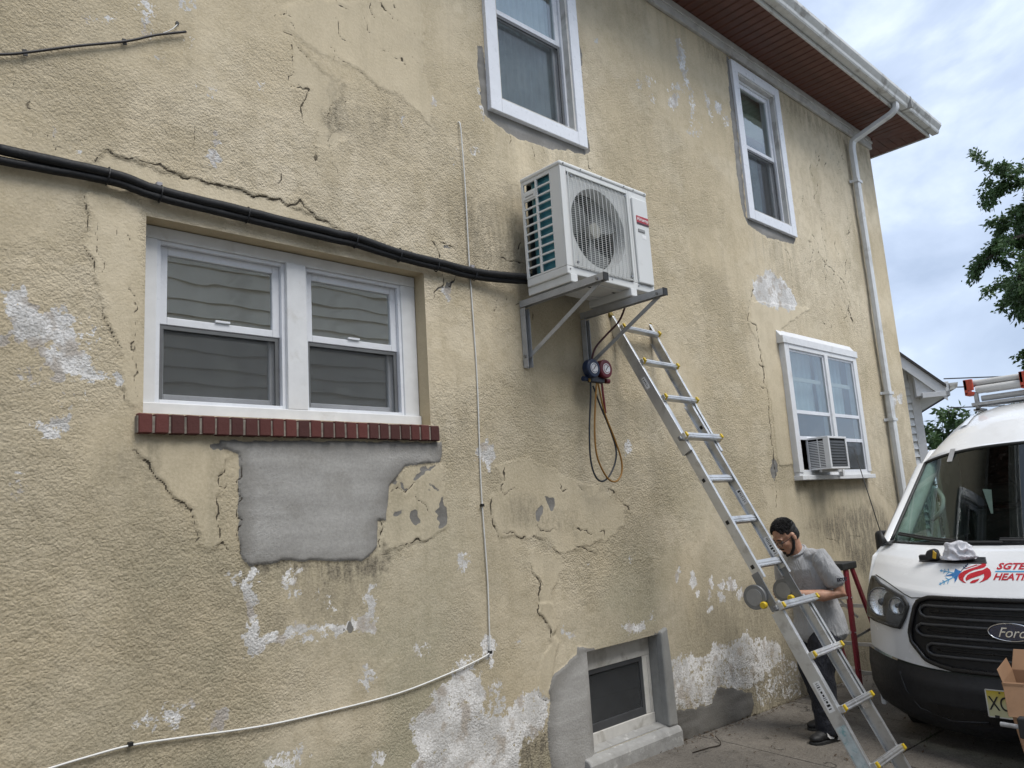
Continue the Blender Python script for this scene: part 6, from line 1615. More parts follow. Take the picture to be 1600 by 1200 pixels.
# windscreen, pillars, roof
def sheet2(R, n): return [[row_pt([R[0][k]*(1-i/n)+R[1][k]*i/n for k in range(6)], t) for t in TS] for i in range(n+1)]
t = NT('windscreen_glass')
fr = t.schlick(.055); tr = t.n('BsdfTransparent', None, Color=(.54, .64, .59, 1)); g_ = t.n('BsdfGlossy', None, Color=(.9, .95, .95, 1), Roughness=.0)
mx = t.t.nodes.new('ShaderNodeMixShader'); t.t.links.new(fr, mx.inputs[0]); t.t.links.new(tr.outputs[0], mx.inputs[1]); t.t.links.new(g_.outputs[0], mx.inputs[2])
dd = t.n('BsdfDiffuse', None, Color=(.5, .5, .48, 1)); m2 = t.t.nodes.new('ShaderNodeMixShader'); t.t.links.new(t.ss(.62, .75, t.noise(t.coord(), 90, 3, .6)), m2.inputs[0])
m3 = t.math('MULTIPLY', t.ss(.60, .72, t.noise(t.coord(), 60, 3, .6)), .07); t.t.links.new(m3, m2.inputs[0])
t.t.links.new(mx.outputs[0], m2.inputs[1]); t.t.links.new(dd.outputs[0], m2.inputs[2]); t.t.links.new(m2.outputs[0], t.out.inputs['Surface'])
M_WS = t.m
ws = MB().grid(sheet2((GL0, GL1), 10)).build('windscreen', M_WS, van, smooth=True)
band = [row_pt(GL0, t_) for t_ in TS]; top_ = [row_pt(GL1, t_) for t_ in TS]
edge_l = [row_pt([GL0[k]*(1-f)+GL1[k]*f for k in range(6)], 1) for f in np.linspace(0, 1, 10)]
edge_r = [row_pt([GL0[k]*(1-f)+GL1[k]*f for k in range(6)], -1) for f in np.linspace(0, 1, 10)]
MB().tube(list(reversed(edge_r))+band+edge_l+list(reversed(top_))+[edge_r[-1]], .014, 6, cap=False).build('windscreen_seal', M_RUB, ws, smooth=True)
for sg in (1, -1):      # A pillar between glass edge and door
    rows = []
    for f in np.linspace(0, 1, 12):
        g = row_pt([GL0[k]*(1-f)+GL1[k]*f for k in range(6)], sg)
        a = Vector((VX+.84, VY_+sg*.985, VZ+1.372)).lerp(row_pt(ROOF[0], sg), f)
        rows.append([g+Vector((-.004, sg*.004, .0)), g.lerp(a, .35)+Vector((-.030, sg*.016, .02)), g.lerp(a, .7)+Vector((-.022, sg*.022, .014)), a])
    MB().grid(rows).build('windscreen_pillar', M_VAN, van, smooth=True)
    q = MB(); q.tube([row_pt([GL0[k]*(1-f)+GL1[k]*f for k in range(6)], sg*.97)+Vector((.07, -sg*.03, 0)) for f in np.linspace(0, 1, 10)], .05, 8); q.build('pillar_trim', mat('trim_grey', (.55, .58, .55), .7), van, smooth=True)
cw = MB().grid([[surf(14.95, v, .002)+Vector((.0, 0, .0)) for v in np.linspace(-.88, .88, 30)], [Vector((VX+.55+.25*abs(v/.925)**2.7+.03, VY_+v, VZ+1.354)) for v in np.linspace(-.88, .88, 30)]]).build('cowl', M_BUMP, van)
MB().grid(sheet(ROOF, 3)).build('roof', M_VAN, van, smooth=True)
hdr = MB().grid([[row_pt(GL1, t_)+Vector((-.006, 0, .002)) for t_ in TS], [row_pt(ROOF[0], t_) for t_ in TS]]).build('roof_header', M_VAN, van, smooth=True)
for sg in (1, -1):
    rows = []
    for rr in (ROOF[2], ROOF[3], ROOF[4], ROOF[5], ROOF[6], ROOF[7]):
        rows.append([row_pt(rr, sg*.60)+Vector((0, 0, .010)), row_pt(rr, sg*.64)+Vector((0, 0, .016)), row_pt(rr, sg*.68)+Vector((0, 0, .010))])
    MB().grid(rows).build('roof_rib', M_VAN, van, smooth=True)
# sides with wheel arches and door window
for sg in (1, -1):
    y = VY_+sg*1.0
    arch = lambda uc: [(uc+.40*math.cos(a), .33+.40*math.sin(a)) for a in np.linspace(math.pi, 0, 12)]
    low = [(.47, .25)]+arch(1.02)+arch(4.6)+[(5.6, .30), (5.6, 1.32), (2.02, 1.32), (.86, 1.345), (.66, 1.28), (.54, 1.12), (.47, .85)]
    sd = MB().prism(low, (VX, y-sg*.02, VZ), (1,0,0), (0,0,1), (0, sg*.04, 0)).build('side_panel', M_VAN, van, bev=.01)
    up = [(2.02, 1.322), (5.6, 1.322), (5.6, 2.1), (2.2, 2.1), (1.95, 2.08), (1.70, 1.95), (2.02, 1.93)]
    MB().prism(up, (VX, y-sg*.10, VZ), (1,0,0), (0,0,1), (0, sg*.04, 0)).build('upper_side_panel', M_VAN, van, bev=.008)
    MB().prism([(.92, 1.34), (2.02, 1.325), (2.02, 1.93), (1.66, 1.92)], (VX, y-sg*.05, VZ), (1,0,0), (0,0,1), (0, sg*.005, 0)).build('door_window', M_WS, van)
    # wheels
    for uc in (1.02, 4.6):
        ty = MB(); rows = []
        for (ww, rr_) in ((-.11, .21), (-.115, .30), (-.09, .345), (.09, .345), (.115, .30), (.11, .21)):
            rows.append([(VX+uc+rr_*math.cos(a), VY_+sg*.87+sg*ww, VZ+.345+rr_*math.sin(a)) for a in np.linspace(0, 2*math.pi, 37)])
        wh = ty.grid(rows).build('wheel', M_RUB, van, smooth=True)
        MB().cyl((VX+uc, VY_+sg*.93, VZ+.345), (0,1,0), .21, .05, 24).build('rim', mat('steel_rim', (.45, .45, .46), .4, metal=.8), wh, bev=.01)
    # mirrors
    q = MB(); q.box(VX+1.10, VX+1.20, y+(.04 if sg > 0 else -.17), y+(.17 if sg > 0 else -.04), VZ+1.15, VZ+1.44); mr = q.build('door_mirror', M_BUMP, van, bev=.035, seg=4)
    MB().box(VX+1.12, VX+1.18, min(y, y+sg*.06), max(y, y+sg*.06), VZ+1.18, VZ+1.25).build('mirror_arm', M_BUMP, mr, bev=.012)
    MB().box(VX+1.202, VX+1.206, y+(.055 if sg > 0 else -.155), y+(.155 if sg > 0 else -.055), VZ+1.18, VZ+1.41).build('mirror_glass', mat('mirror_silver', (.8, .8, .8), .02, metal=1), mr)
q = MB(); q.box(VX+5.58, VX+5.62, VY_-.96, VY_+.96, VZ+.3, VZ+2.1); q.build('rear_doors', M_VAN, van)
q = MB(); q.box(VX+.45, VX+5.55, VY_-.93, VY_+.93, VZ+.33, VZ+.45); q.build('floor', M_DARK, van)
# cab interior
M_DASH = mat('dash_black', (.03, .032, .033), .75, var=.15)
q = MB(); q.box(VX+.86, VX+1.30, VY_-.90, VY_+.90, VZ+1.05, VZ+1.30); q.build('dashboard', M_DASH, van, bev=.06, seg=3)
q = MB(); q.box(VX+2.55, VX+2.60, VY_-.95, VY_+.95, VZ+.4, VZ+2.25); q.build('bulkhead', M_DARK, van)
for vv in (.5, -.5):
    q = MB(); q.box(VX+1.75, VX+2.2, VY_+vv-.25, VY_+vv+.25, VZ+.75, VZ+.95); q.box(VX+2.1, VX+2.25, VY_+vv-.24, VY_+vv+.24, VZ+.95, VZ+1.55); q.box(VX+2.12, VX+2.22, VY_+vv-.13, VY_+vv+.13, VZ+1.58, VZ+1.76); q.build('seat', M_DASH, van, bev=.05, seg=3)
q = MB(); q.tube([(VX+1.45+.06*math.sin(a), VY_-.5+.19*math.cos(a), VZ+1.28+.17*math.sin(a)) for a in np.linspace(0, 2*math.pi, 25)], .016, 8, cap=False); q.build('steering_wheel', M_DASH, van, smooth=True)
q = MB(); q.tube(smoothpath([(VX+1.36, VY_+.80, VZ+1.50), (VX+1.34, VY_+.72, VZ+1.56), (VX+1.38, VY_+.70, VZ+1.66), (VX+1.46, VY_+.76, VZ+1.74)], 5), .018, 8); q.build('grab_handle', mat('trim_grey', (0,0,0)), van, smooth=True)
q = MB(); q.box(VX+1.52, VX+1.57, VY_-.13, VY_+.10, VZ+1.80, VZ+1.88); q.build('rear_view_mirror', M_DASH, van, bev=.02)
# paper slip behind the glass, tape on its top edge
q = MB(); q.prism([(.0, 0), (.06, -.01), (.045, -.19), (.03, -.19)], (VX+1.42, VY_+.42, VZ+1.72), (0, -1, 0), (0, 0, 1), (.003, 0, 0)); q.build('paper_slip', M_STK, van)
q = MB(); q.prism([(0, 0), (.07, -.01), (.05, -.04), (.01, -.03)], (VX+1.12, VY_+.06, VZ+1.34), (0, -1, 0), (.3, 0, 1), (.003, 0, 0)); q.build('paper_slip', M_STK, van)
gtop = lambda v, f: row_pt([GL0[k]*(1-f)+GL1[k]*f for k in range(6)], v/.84)
q = MB(); tp = gtop(.60, .985); q.prism([(-.020, -.085), (.018, -.085), (.028, .055), (-.008, .055)], tp+Vector((-.022, 0, .005)), (0, -1, 0), Vector((.66, 0, .70)).normalized(), (-.0015, 0, .0015)); q.build('tape_strip', mat('grey_tape', (.33, .33, .33), .5), van)
# wipers and aerial
for pts in ([(.86, .075), (.60, .03), (.40, .005), (.10, .0)], [(.12, .015), (-.25, .0), (-.7, .0)]):
    P = [row_pt([GL0[k_]*(1-f)+GL1[k_]*f for k_ in range(6)], v/.925)+Vector((-.022, 0, .016)) for v, f in pts]
    wp = MB().tube(P, .009, 6).build('wiper', M_RUB, van)
    MB().tube([p+Vector((.012, 0, .012)) for p in P[:-1]], .006, 5).build('wiper_blade', M_RUB, wp)
ab = Vector((VX+.74, VY_+.945, VZ+1.352))
an = MB().tube([ab, ab+Vector((.03, .035, .10))], .02, 8, rr=[.030, .008]).build('aerial', M_RUB, van, smooth=True)
MB().tube([ab+Vector((.02, .02, .05)), ab+Vector((.19, .215, .76))], .0038, 6).build('aerial_rod', M_RUB, an, smooth=True)
MB().grid([[Vector((VX+.66+.10*i, VY_+.86+.07*j, VZ+1.374+.02*i-.02*j)) for j in (0, 1)] for i in (0, 1)]).build('wing_corner', M_BUMP, van)
# number plate
pc = vh(.022, .460, .020); PN = Vector((-1, 0, .02)).normalized()
t = NT('plate_yellow'); v = t.coord(); sp = t.t.nodes.new('ShaderNodeSeparateXYZ'); t.t.links.new(v, sp.inputs[0])
plate = MB().box(VX-.022, VX-.018, VY_+.022-.1525, VY_+.022+.1525, VZ+.384, VZ+.538)
zz0 = plate.v[0][2]
M_PL = t.bsdf(t.mix(t.ss(VZ*0+.43, .54, sp.outputs['Z']), (.62, .60, .36), (.60, .45, .03)), .45)
pl = plate.build('number_plate', M_PL, van, bev=.004)
ring_ = MB(); 
for a, c in (((-.1525, .384), (.1525, .384)), ((.1525, .384), (.1525, .538)), ((.1525, .538), (-.1525, .538)), ((-.1525, .538), (-.1525, .384))):
    ring_.bar((VX-.0235, VY_+.022+a[0], VZ+a[1]), (VX-.0235, VY_+.022+c[0], VZ+c[1]), .006, .002, (-1, 0, 0))
ring_.build('plate_rim', mat('plate_rim', (.65, .64, .60), .4), pl)
R_FRONT = Matrix(((0, 0, -1, 0), (-1, 0, 0, 0), (0, 1, 0, 0), (0, 0, 0, 1)))
text_obj('plate_letters', 'XG', mat('print_black', (0,0,0)), pl, (VX-.0245, VY_+.022+.085, VZ+.458), R_FRONT, .115, .0008, sx=.72)
for vv in (.13, -.09):
    MB().box(VX-.026, VX-.016, VY_+vv-.012, VY_+vv+.012, VZ+.380, VZ+.395).build('plate_clip', M_RUB, pl)
MB().cyl((VX-.0245, VY_+.10, VZ+.525), (1,0,0), .005, .004, 8).build('plate_screw', M_RUB, pl)

# hood decal: flame, snowflake, lettering; shapes drawn flat then laid onto the hood
arc = [0.0]
cs = [10+.1*i for i in range(51)]
cp_ = [surf(s_, 0) for s_ in cs]
for a_, b__ in zip(cp_[:-1], cp_[1:]): arc.append(arc[-1]+(b__-a_).length)
def hoodmap(a, b_, off=.0015):
    """a: metres to the viewer's right of the van axis, b: metres up the hood from its lip"""
    k = np.interp(b_, arc, cs); return surf(float(k), -a, off)
def decal(name, polys, m_, par, off=.0015):
    q = MB()
    for pl_ in polys:
        bm = bmesh.new(); vs_ = [bm.verts.new((x_, y_, 0)) for x_, y_ in pl_]
        f = bm.faces.new(vs_); bmesh.ops.triangulate(bm, faces=[f])
        bmesh.ops.subdivide_edges(bm, edges=[e for e in bm.edges if e.calc_length() > .03], cuts=2, use_grid_fill=True)
        bmesh.ops.triangulate(bm, faces=bm.faces[:])
        bm.verts.index_update()
        q.add([hoodmap(p.co.x, p.co.y, off) for p in bm.verts], [tuple(p.index for p in f_.verts) for f_ in bm.faces]); bm.free()
    return q.build(name, m_, par)
C1 = mat('decal_red', (.50, .022, .035), .3); C2 = mat('decal_blue', (.035, .17, .42), .3); C3 = mat('decal_light_blue', (.10, .36, .60), .3); C4 = mat('decal_navy', (.03, .05, .12), .3)
# source drawing in units of a 1600-wide enlargement; x right, y down
sc = .00037; ox_, oy_ = 1120, 700
def D(pts): return [((x_-ox_)*sc-.170, (oy_-y_)*.00054+.055) for x_, y_ in pts]
flame = [[(1110,360),(1150,375),(1170,405),(1150,440),(1090,465),(1000,490),(930,525),(870,570),(845,620),(855,665),(910,700),(850,690),(780,650),(755,600),(770,560),(830,515),(930,470),(1030,430),(1085,400)],
         [(1190,445),(1240,480),(1270,530),(1275,580),(1235,630),(1170,665),(1100,690),(1150,650),(1172,600),(1160,550),(1120,570),(1040,600),(960,630),(900,665),(880,630),(900,580),(950,545),(1040,515),(1130,490)],
         [(1105,625),(1085,660),(1040,690),(980,700),(960,685),(1000,655),(1050,640)]]
dec = decal('logo_decal', [D(p) for p in flame], C1, van, .0025); dec['label'] = 'red flame and blue snowflake logo with lettering'
decal('flame_outline', [D([(1095,395),(1020,410),(940,440),(860,475),(850,465),(930,430),(1010,395),(1025,400)])], C1, dec, .0022)
star = [[(680,475),(740,505),(800,520),(770,560),(750,600),(740,650),(712,705),(700,640),(640,600),(510,610),(600,575),(670,545)]]
decal('snowflake', [D(p) for p in star], C2, dec, .0016)
def stick(x0, y0, x1, y1, w_):
    dx, dy = x1-x0, y1-y0; L_ = math.hypot(dx, dy); nx, ny = -dy/L_*w_/2, dx/L_*w_/2
    return [(x0+nx, y0+ny), (x1+nx, y1+ny), (x1-nx, y1-ny), (x0-nx, y0-ny)]
def branch(x0, y0, x1, y1, w_):
    out = [stick(x0, y0, x1, y1, w_)]
    ang = math.atan2(y1-y0, x1-x0); L_ = math.hypot(x1-x0, y1-y0)
    for f in (.35, .62, .86):
        for sg in (.9, -.9):
            bx, by = x0+(x1-x0)*f, y0+(y1-y0)*f; l2 = L_*.30*(1.2-f)
            out.append(stick(bx, by, bx+l2*math.cos(ang+sg), by+l2*math.sin(ang+sg), w_*.8))
    return out
decal('snowflake_arm', [D(p) for p in branch(790, 510, 870, 385, 14)], C4, dec, .0018)
decal('snowflake_arm', [D(p) for p in branch(680, 550, 420, 520, 15)], C3, dec, .0018)
decal('snowflake_arm', [D(p) for p in branch(690, 610, 450, 745, 17)], C3, dec, .0018)
def hood_text(name, body, m_, a, b_, size, bold=.0):
    cu = bpy.data.curves.new(name, 'FONT'); cu.body = body; cu.size = size; cu.shear = .25; cu.offset = bold; cu.resolution_u = 2
    tmp = bpy.data.objects.new(name, cu); col.objects.link(tmp)
    me_ = bpy.data.meshes.new_from_object(tmp.evaluated_get(bpy.context.evaluated_depsgraph_get()))
    bpy.data.objects.remove(tmp, do_unlink=True)
    for p in me_.vertices:
        w_ = hoodmap(a+p.co.x*1.1, b_+p.co.y*1.35, .0025); p.co = w_ - ORG[dec.name]
    me_.materials.clear(); me_.update()
    return link(name, me_, m_, dec, ORG[dec.name])
hood_text('lettering', 'SGTECH', C1, -.090, .178, .060, .0022)
hood_text('lettering', 'HEATING & COOLING', C1, -.100, .088, .055, .0018)
decal('underline', [[(-.095+.05*i, .152), (-.095+.05*(i+1), .152), (-.091+.05*(i+1), .163), (-.091+.05*i, .163)] for i in range(10)], C3, dec, .002)

# roof rack load: orange end frames holding white pipes
rack = thing('pipe_carrier', (7.85, VY_+.45, VZ+2.45), 'orange framed carrier with white pipes on top of the van', 'pipe carrier')
M_OR = mat('orange_red_paint', (.50, .075, .04), .5, var=.15, dirt=(.2, .05, .04, .6), dscale=12, dthr=.5)
for vv in (.665, .225):
    q = MB(); yv = VY_+vv
    q.box(7.78, 7.81, yv-.03, yv+.045, VZ+2.60, VZ+2.70); q.box(7.78, 7.90, yv+.015, yv+.045, VZ+2.56, VZ+2.70); q.box(7.78, 7.90, yv-.03, yv+.045, VZ+2.555, VZ+2.585)
    q.build('end_frame', M_OR, rack, bev=.006)
    q = MB(); q.box(7.80, 7.84, yv-.05, yv-.02, VZ+2.415, VZ+2.57); q.box(7.80, 7.95, yv-.07, yv+.0, VZ+2.41, VZ+2.43); q.build('foot_post', M_GALV, rack)
for k, (zz, uu, rr_) in enumerate(((2.665, 7.85, .028), (2.60, 7.83, .036), (2.52, 7.86, .026), (2.60, 7.92, .03))):
    MB().cyl((uu, VY_+.10, VZ+zz), (0, 1, .0), rr_, 1.10-.05*k, 14).build('pipe', mat('white_pipe', (.58, .58, .57), .45, var=.06), rack, smooth=False, autos=40)
q = MB(); q.box(7.75, 8.0, VY_-.9, VY_+.66, VZ+2.455, VZ+2.480); q.build('cross_bar', M_GALV, rack)

# things left on the hood
def on_hood(v, s_): return surf(s_, v, .008)
c0 = on_hood(.490, 12.9)
tm = thing('tape_measure', c0, 'black and yellow tape measure lying on the hood vent', 'tape measure')
q = MB(); q.prism([(-.042, 0), (.042, 0), (.045, .02), (.034, .058), (.01, .068), (-.03, .062), (-.045, .03)], c0+Vector((-.025, 0, 0)), (0, -1, .05), (.15, 0, 1), (.05, 0, .006)); q.build('case', mat('tape_black', (.014, .013, .012), .5), tm, bev=.008)
q = MB(); q.prism([(.004, .012), (.026, .004), (.034, .045), (.012, .064)], c0+Vector((-.029, 0, 0)), (0, -1, .05), (.15, 0, 1), (.058, 0, .007)); q.build('yellow_band', mat('tape_yellow', (.60, .36, .02), .45), tm, bev=.004)
q = MB(); q.obox(c0+Vector((-.01, .058, .018)), (.018, 0, .003), (0, .024, 0), (0, 0, .016)); q.build('hook_end', mat('tape_black', (0,0,0)), tm, bev=.005)
c1 = on_hood(.315, 13.0)
rag = thing('white_rag', c1, 'crumpled white rag on the hood beside the tape measure', 'rag')
bm = bmesh.new(); bmesh.ops.create_icosphere(bm, subdivisions=5, radius=1.0)
random.seed(5)
from mathutils import noise as mnoise
for p in bm.verts:
    d = p.co.normalized()
    f = 1 + .42*(1-abs(mnoise.noise(d*1.7+Vector((2.2, .3, 1.1)))*2)) - .30 + .20*mnoise.noise(d*2.6) + .12*(1-abs(mnoise.noise(d*3.1))*2.4)+ .012*mnoise.noise(d*9)
    z_ = d.z*f
    p.co = Vector((d.x*f*.058, d.y*f*.084, max(z_, -.28)*.094+.028))
    if d.z < -.05: p.co.x *= 1.12; p.co.y *= 1.15
me_ = bpy.data.meshes.new('cloth'); bm.to_mesh(me_); bm.free()
for p in me_.polygons: p.use_smooth = True
link('cloth', me_, mat('white_cloth', (.74, .74, .78), .9, var=.05, bump=.3, bscale=500), rag, c1)

# ---------------------------------------------------------------- red stepladder by the wall
M_RED = mat('red_fibreglass', (.21, .012, .028), .42, var=.12, scale=8, dirt=(.10, .02, .03, .5), dscale=10, dthr=.55)
SX, SYA, SYB = 6.30, -.50, -.16
gz_ = lambda x, y: ground_z(x, y)
stl = thing('step_ladder', (6.5, -.28, gz_(6.5, -.28)), 'red fibreglass stepladder with a black top, standing behind the man', 'stepladder')
topz = 1.075
q = MB(); q.box(6.330, 6.600, SYA-.012, SYB-.008, topz-.055, topz); q.build('top_cap', mat('cap_black', (.02, .021, .022), .55, var=.2), stl, bev=.008)
for y_, yb in ((SYA, SYA-.03), (SYB-.02, SYB+.005)):
    MB().bar((6.425, y_+.01, topz-.05), (6.340, yb+.01, gz_(6.280, -.3)+.01), .024, .058, (1,0,0)).build('front_rail', M_RED, stl, bev=.003)
    MB().bar((6.540, y_+.01, topz-.05), (7.040, yb+.01, gz_(7.080, -.3)+.01), .022, .045, (1,0,0)).build('rear_rail', M_RED, stl, bev=.003)
for k, z_ in enumerate((.80, .53, .25)):
    xf = 6.425-(topz-.05-z_)*.085/1.05
    MB().box(xf-.03, xf+.05, SYA+.0, SYB-.015, z_-.012, z_+.012).build('step', M_ALU, stl, bev=.003)
for z_ in (.70, .36, .10):
    xr = 6.540+(topz-.05-z_)*.5/1.08
    MB().box(xr-.012, xr+.012, SYA+.0, SYB-.015, z_-.014, z_+.014).build('rear_brace', M_ALU, stl)
for y_ in (SYA+.028, SYB-.04):
    MB().bar((6.410, y_, .47), (6.780, y_, .50), .005, .02, (0,0,1)).build('spreader', M_ALU_D, stl)
MB().bar((6.460, SYA+.12, .78), (6.580, SYA+.03, .62), .006, .018).build('shelf_arm', M_ALU, stl)
for y_ in (SYA-.02, SYB):
    for x_ in (6.335, 7.045):
        MB().box(x_-.03, x_+.03, y_-.022, y_+.022, gz_(x_, y_)-.003, gz_(x_, y_)+.05).build('foot', M_RUB, stl, bev=.006)
for z_ in (.80, .53, .25):
    MB().cyl((6.425-(topz-.05-z_)*.085/1.05, SYA-.020, z_), (0,1,0), .006, .012, 8).build('rivet', M_ALU, stl)

# ---------------------------------------------------------------- open carton and hand-truck axle, lower right corner
M_CARD = mat('cardboard', (.40, .235, .135), .85, var=.08, scale=6, bump=.12, bscale=150, dirt=(.28, .16, .09, .5), dscale=5, dthr=.55)
cb = thing('cardboard_box', (5.0, -2.6, ground_z(5, -2.6)), 'open brown cardboard carton in front of the van number plate', 'box')
zb = ground_z(5, -2.6); ht = .655
B0 = Vector((4.92, -2.05, zb)); e1 = Vector((.10, -.75, 0)).normalized(); e2 = Vector((.75, .10, 0)).normalized(); lean = Vector((.0, .15, 1))
def wallp(a, c, nm, h0=0.0, h1=ht):
    n_ = (c-a).normalized().cross(Vector((0,0,1)))*.006
    q = MB(); P = [a+lean*h0, c+lean*h0, c+lean*h1, a+lean*h1]
    q.add(P+[p+n_ for p in P], [(0,1,2,3), (7,6,5,4), (0,4,5,1), (1,5,6,2), (2,6,7,3), (3,7,4,0)]); return q.build(nm, M_CARD, cb)
c00, c10, c11, c01 = B0, B0+e1*.85, B0+e1*.85+e2*.38, B0+e2*.38
for a, c in ((c00, c10), (c10, c11), (c11, c01), (c01, c00)): wallp(a, c, 'side')
def flap(a, c, d, nm='flap'):
    q = MB(); P = [a+lean*ht, c+lean*ht, c+lean*ht+d+(a-c).normalized()*.01, a+lean*ht+d+(c-a).normalized()*.01]; n_ = Vector((.003, .003, .005))
    q.add(P+[p+n_ for p in P], [(0,1,2,3), (7,6,5,4), (0,4,5,1), (1,5,6,2), (2,6,7,3), (3,7,4,0)]); return q.build(nm, M_CARD, cb)
flap(c11, c01, Vector((.05, .0, .10)))
flap(c01, c00, Vector((-.0, .018, .06)))
flap(c00, c10, Vector((-.06, -.01, -.16)))
ht_ = thing('hand_truck', (4.60, -2.3, ground_z(4.6, -2.3)), 'grey steel bar with a black end in front of the carton', 'hand truck')
ctr = Vector((4.60, -2.075, .424))
zg = ground_z(4.6, -2.5)
MB().cyl(ctr+Vector((0, -.045, 0)), (0.15, 1, 0), .0115, .24, 14).build('axle', M_GALV, ht_, autos=40)
q = MB(); q.box(4.575, 4.625, -2.16, -2.088, .375, .475); q.build('collar', M_RUB, ht_, bev=.008)
for y_ in (-2.135, -2.52):
    q = MB(); q.tube([(4.62, y_, zg+.02), (4.62, y_, .30), (4.605, y_, .47)], .014, 8); q.build('upright', M_RUB, ht_)
q = MB(); q.box(4.40, 4.64, -2.54, -2.12, zg+.001, zg+.009); q.build('toe_plate', M_GALV, ht_)
for y_ in (-2.58,):
    MB().cyl((4.68, y_, zg+.10), (0,1,0), .10, .05, 20).build('wheel', M_RUB, ht_)

# ---------------------------------------------------------------- man working behind the ladder
MF = Vector((-.94, .34, 0)).normalized(); ML = Vector((-.34, -.94, 0)).normalized()
MB0 = Vector((5.50, -.66, 0)); MB0.z = ground_z(5.5, -.66)
def mp(f, l, z): return MB0 + MF*f + ML*l + Vector((0, 0, z))
person = thing('person', MB0, 'man in grey t-shirt, dark jeans and glasses looking down at his hands', 'person')
def chain(mb, pts, n=14):
    """elliptic tube through (point, r_side, r_front); side axis given by ML, ends rounded"""
    P = [Vector(p[0]) for p in pts]; N = len(P)
    rows = []
    def ringat(c, t, a, b_):
        t = t.normalized(); s_ = ML - t*ML.dot(t)
        if s_.length < .2: s_ = MF - t*MF.dot(t)
        s_.normalize(); f_ = t.cross(s_)
        return [c + s_*a*math.cos(2*math.pi*k/n) + f_*b_*math.sin(2*math.pi*k/n) for k in range(n)]
    for i in range(N):
        t = (P[min(i+1, N-1)]-P[max(i-1, 0)])
        a, b_ = pts[i][1], pts[i][2]
        if i == 0:
            for e_ in (.35, .75): rows.append(ringat(P[0]-t.normalized()*min(a, b_)*.8*(1-e_), t, a*math.sin(e_*1.5), b_*math.sin(e_*1.5)))
        rows.append(ringat(P[i], t, a, b_))
        if i == N-1:
            for e_ in (.75, .35): rows.append(ringat(P[i]+t.normalized()*min(a, b_)*.8*(1-e_), t, a*math.sin(e_*1.5), b_*math.sin(e_*1.5)))
    R = len(rows); base = [p for r in rows for p in r]
    fs = [(i*n+k, i*n+(k+1) % n, (i+1)*n+(k+1) % n, (i+1)*n+k) for i in range(R-1) for k in range(n)]
    fs += [tuple(range(n-1, -1, -1)), tuple((R-1)*n+k for k in range(n))]
    return mb.add(base, fs)
def ball(mb, c, ax, ay, az, nu=12, nv=8):
    c = Vector(c); vs_ = []; fs = []
    for i in range(nv+1):
        th = math.pi*i/nv
        for k in range(nu):
            ph = 2*math.pi*k/nu; vs_.append(c+ax*math.sin(th)*math.cos(ph)+ay*math.sin(th)*math.sin(ph)+az*math.cos(th))
    for i in range(nv):
        for k in range(nu):
            fs.append((i*nu+k, i*nu+(k+1) % nu, (i+1)*nu+(k+1) % nu, (i+1)*nu+k))
    return mb.add(vs_, fs)
def fuse(mb, name, m_, vox, it=3, fac=.5):
    o = mb.build(name, m_, person, smooth=True)
    r_ = o.modifiers.new('remesh', 'REMESH'); r_.mode = 'VOXEL'; r_.voxel_size = vox; r_.use_smooth_shade = True
    s_ = o.modifiers.new('smooth', 'SMOOTH'); s_.factor = fac; s_.iterations = it
    return o
# skeleton in (forward, left, up)
neck = (.135, .0, 1.262); headc = Vector(mp(.215, .01, 1.372))
HP = rad(33); HY = rad(6)
hf = (MF*math.cos(HP) + Vector((0, 0, -math.sin(HP)))).normalized(); hu = (MF*math.sin(HP)+Vector((0, 0, math.cos(HP)))).normalized(); hl = ML
H = lambda f, l, u: headc + hf*f + hl*l + hu*u
sk = MB()
# head: cranium, jaw, cheeks, nose, brow, ears
ball(sk, H(-.012, 0, .030), hf*.092, hl*.074, hu*.086)
ball(sk, H(.030, 0, -.035), hf*.060, hl*.058, hu*.075)
ball(sk, H(.046, 0, -.080), hf*.036, hl*.040, hu*.030)
for sg in (1, -1):
    ball(sk, H(.040, sg*.034, -.022), hf*.040, hl*.026, hu*.028)
    ball(sk, H(-.010, sg*.076, -.004), hf*.018, hl*.010, hu*.033)
    ball(sk, H(.076, sg*.030, .030), hf*.014, hl*.024, hu*.010)
ball(sk, H(.082, 0, .004), hf*.018, hl*.011, hu*.030); ball(sk, H(.094, 0, -.016), hf*.014, hl*.016, hu*.012)
ball(sk, H(.078, 0, -.046), hf*.012, hl*.024, hu*.007); ball(sk, H(.076, 0, -.060), hf*.012, hl*.021, hu*.008)
chain(sk, [(mp(.10, 0, 1.20), .062, .060), (mp(.13, 0, 1.265), .056, .058), (H(-.030, 0, -.045), .052, .056), (H(-.02, 0, .0), .05, .055)])
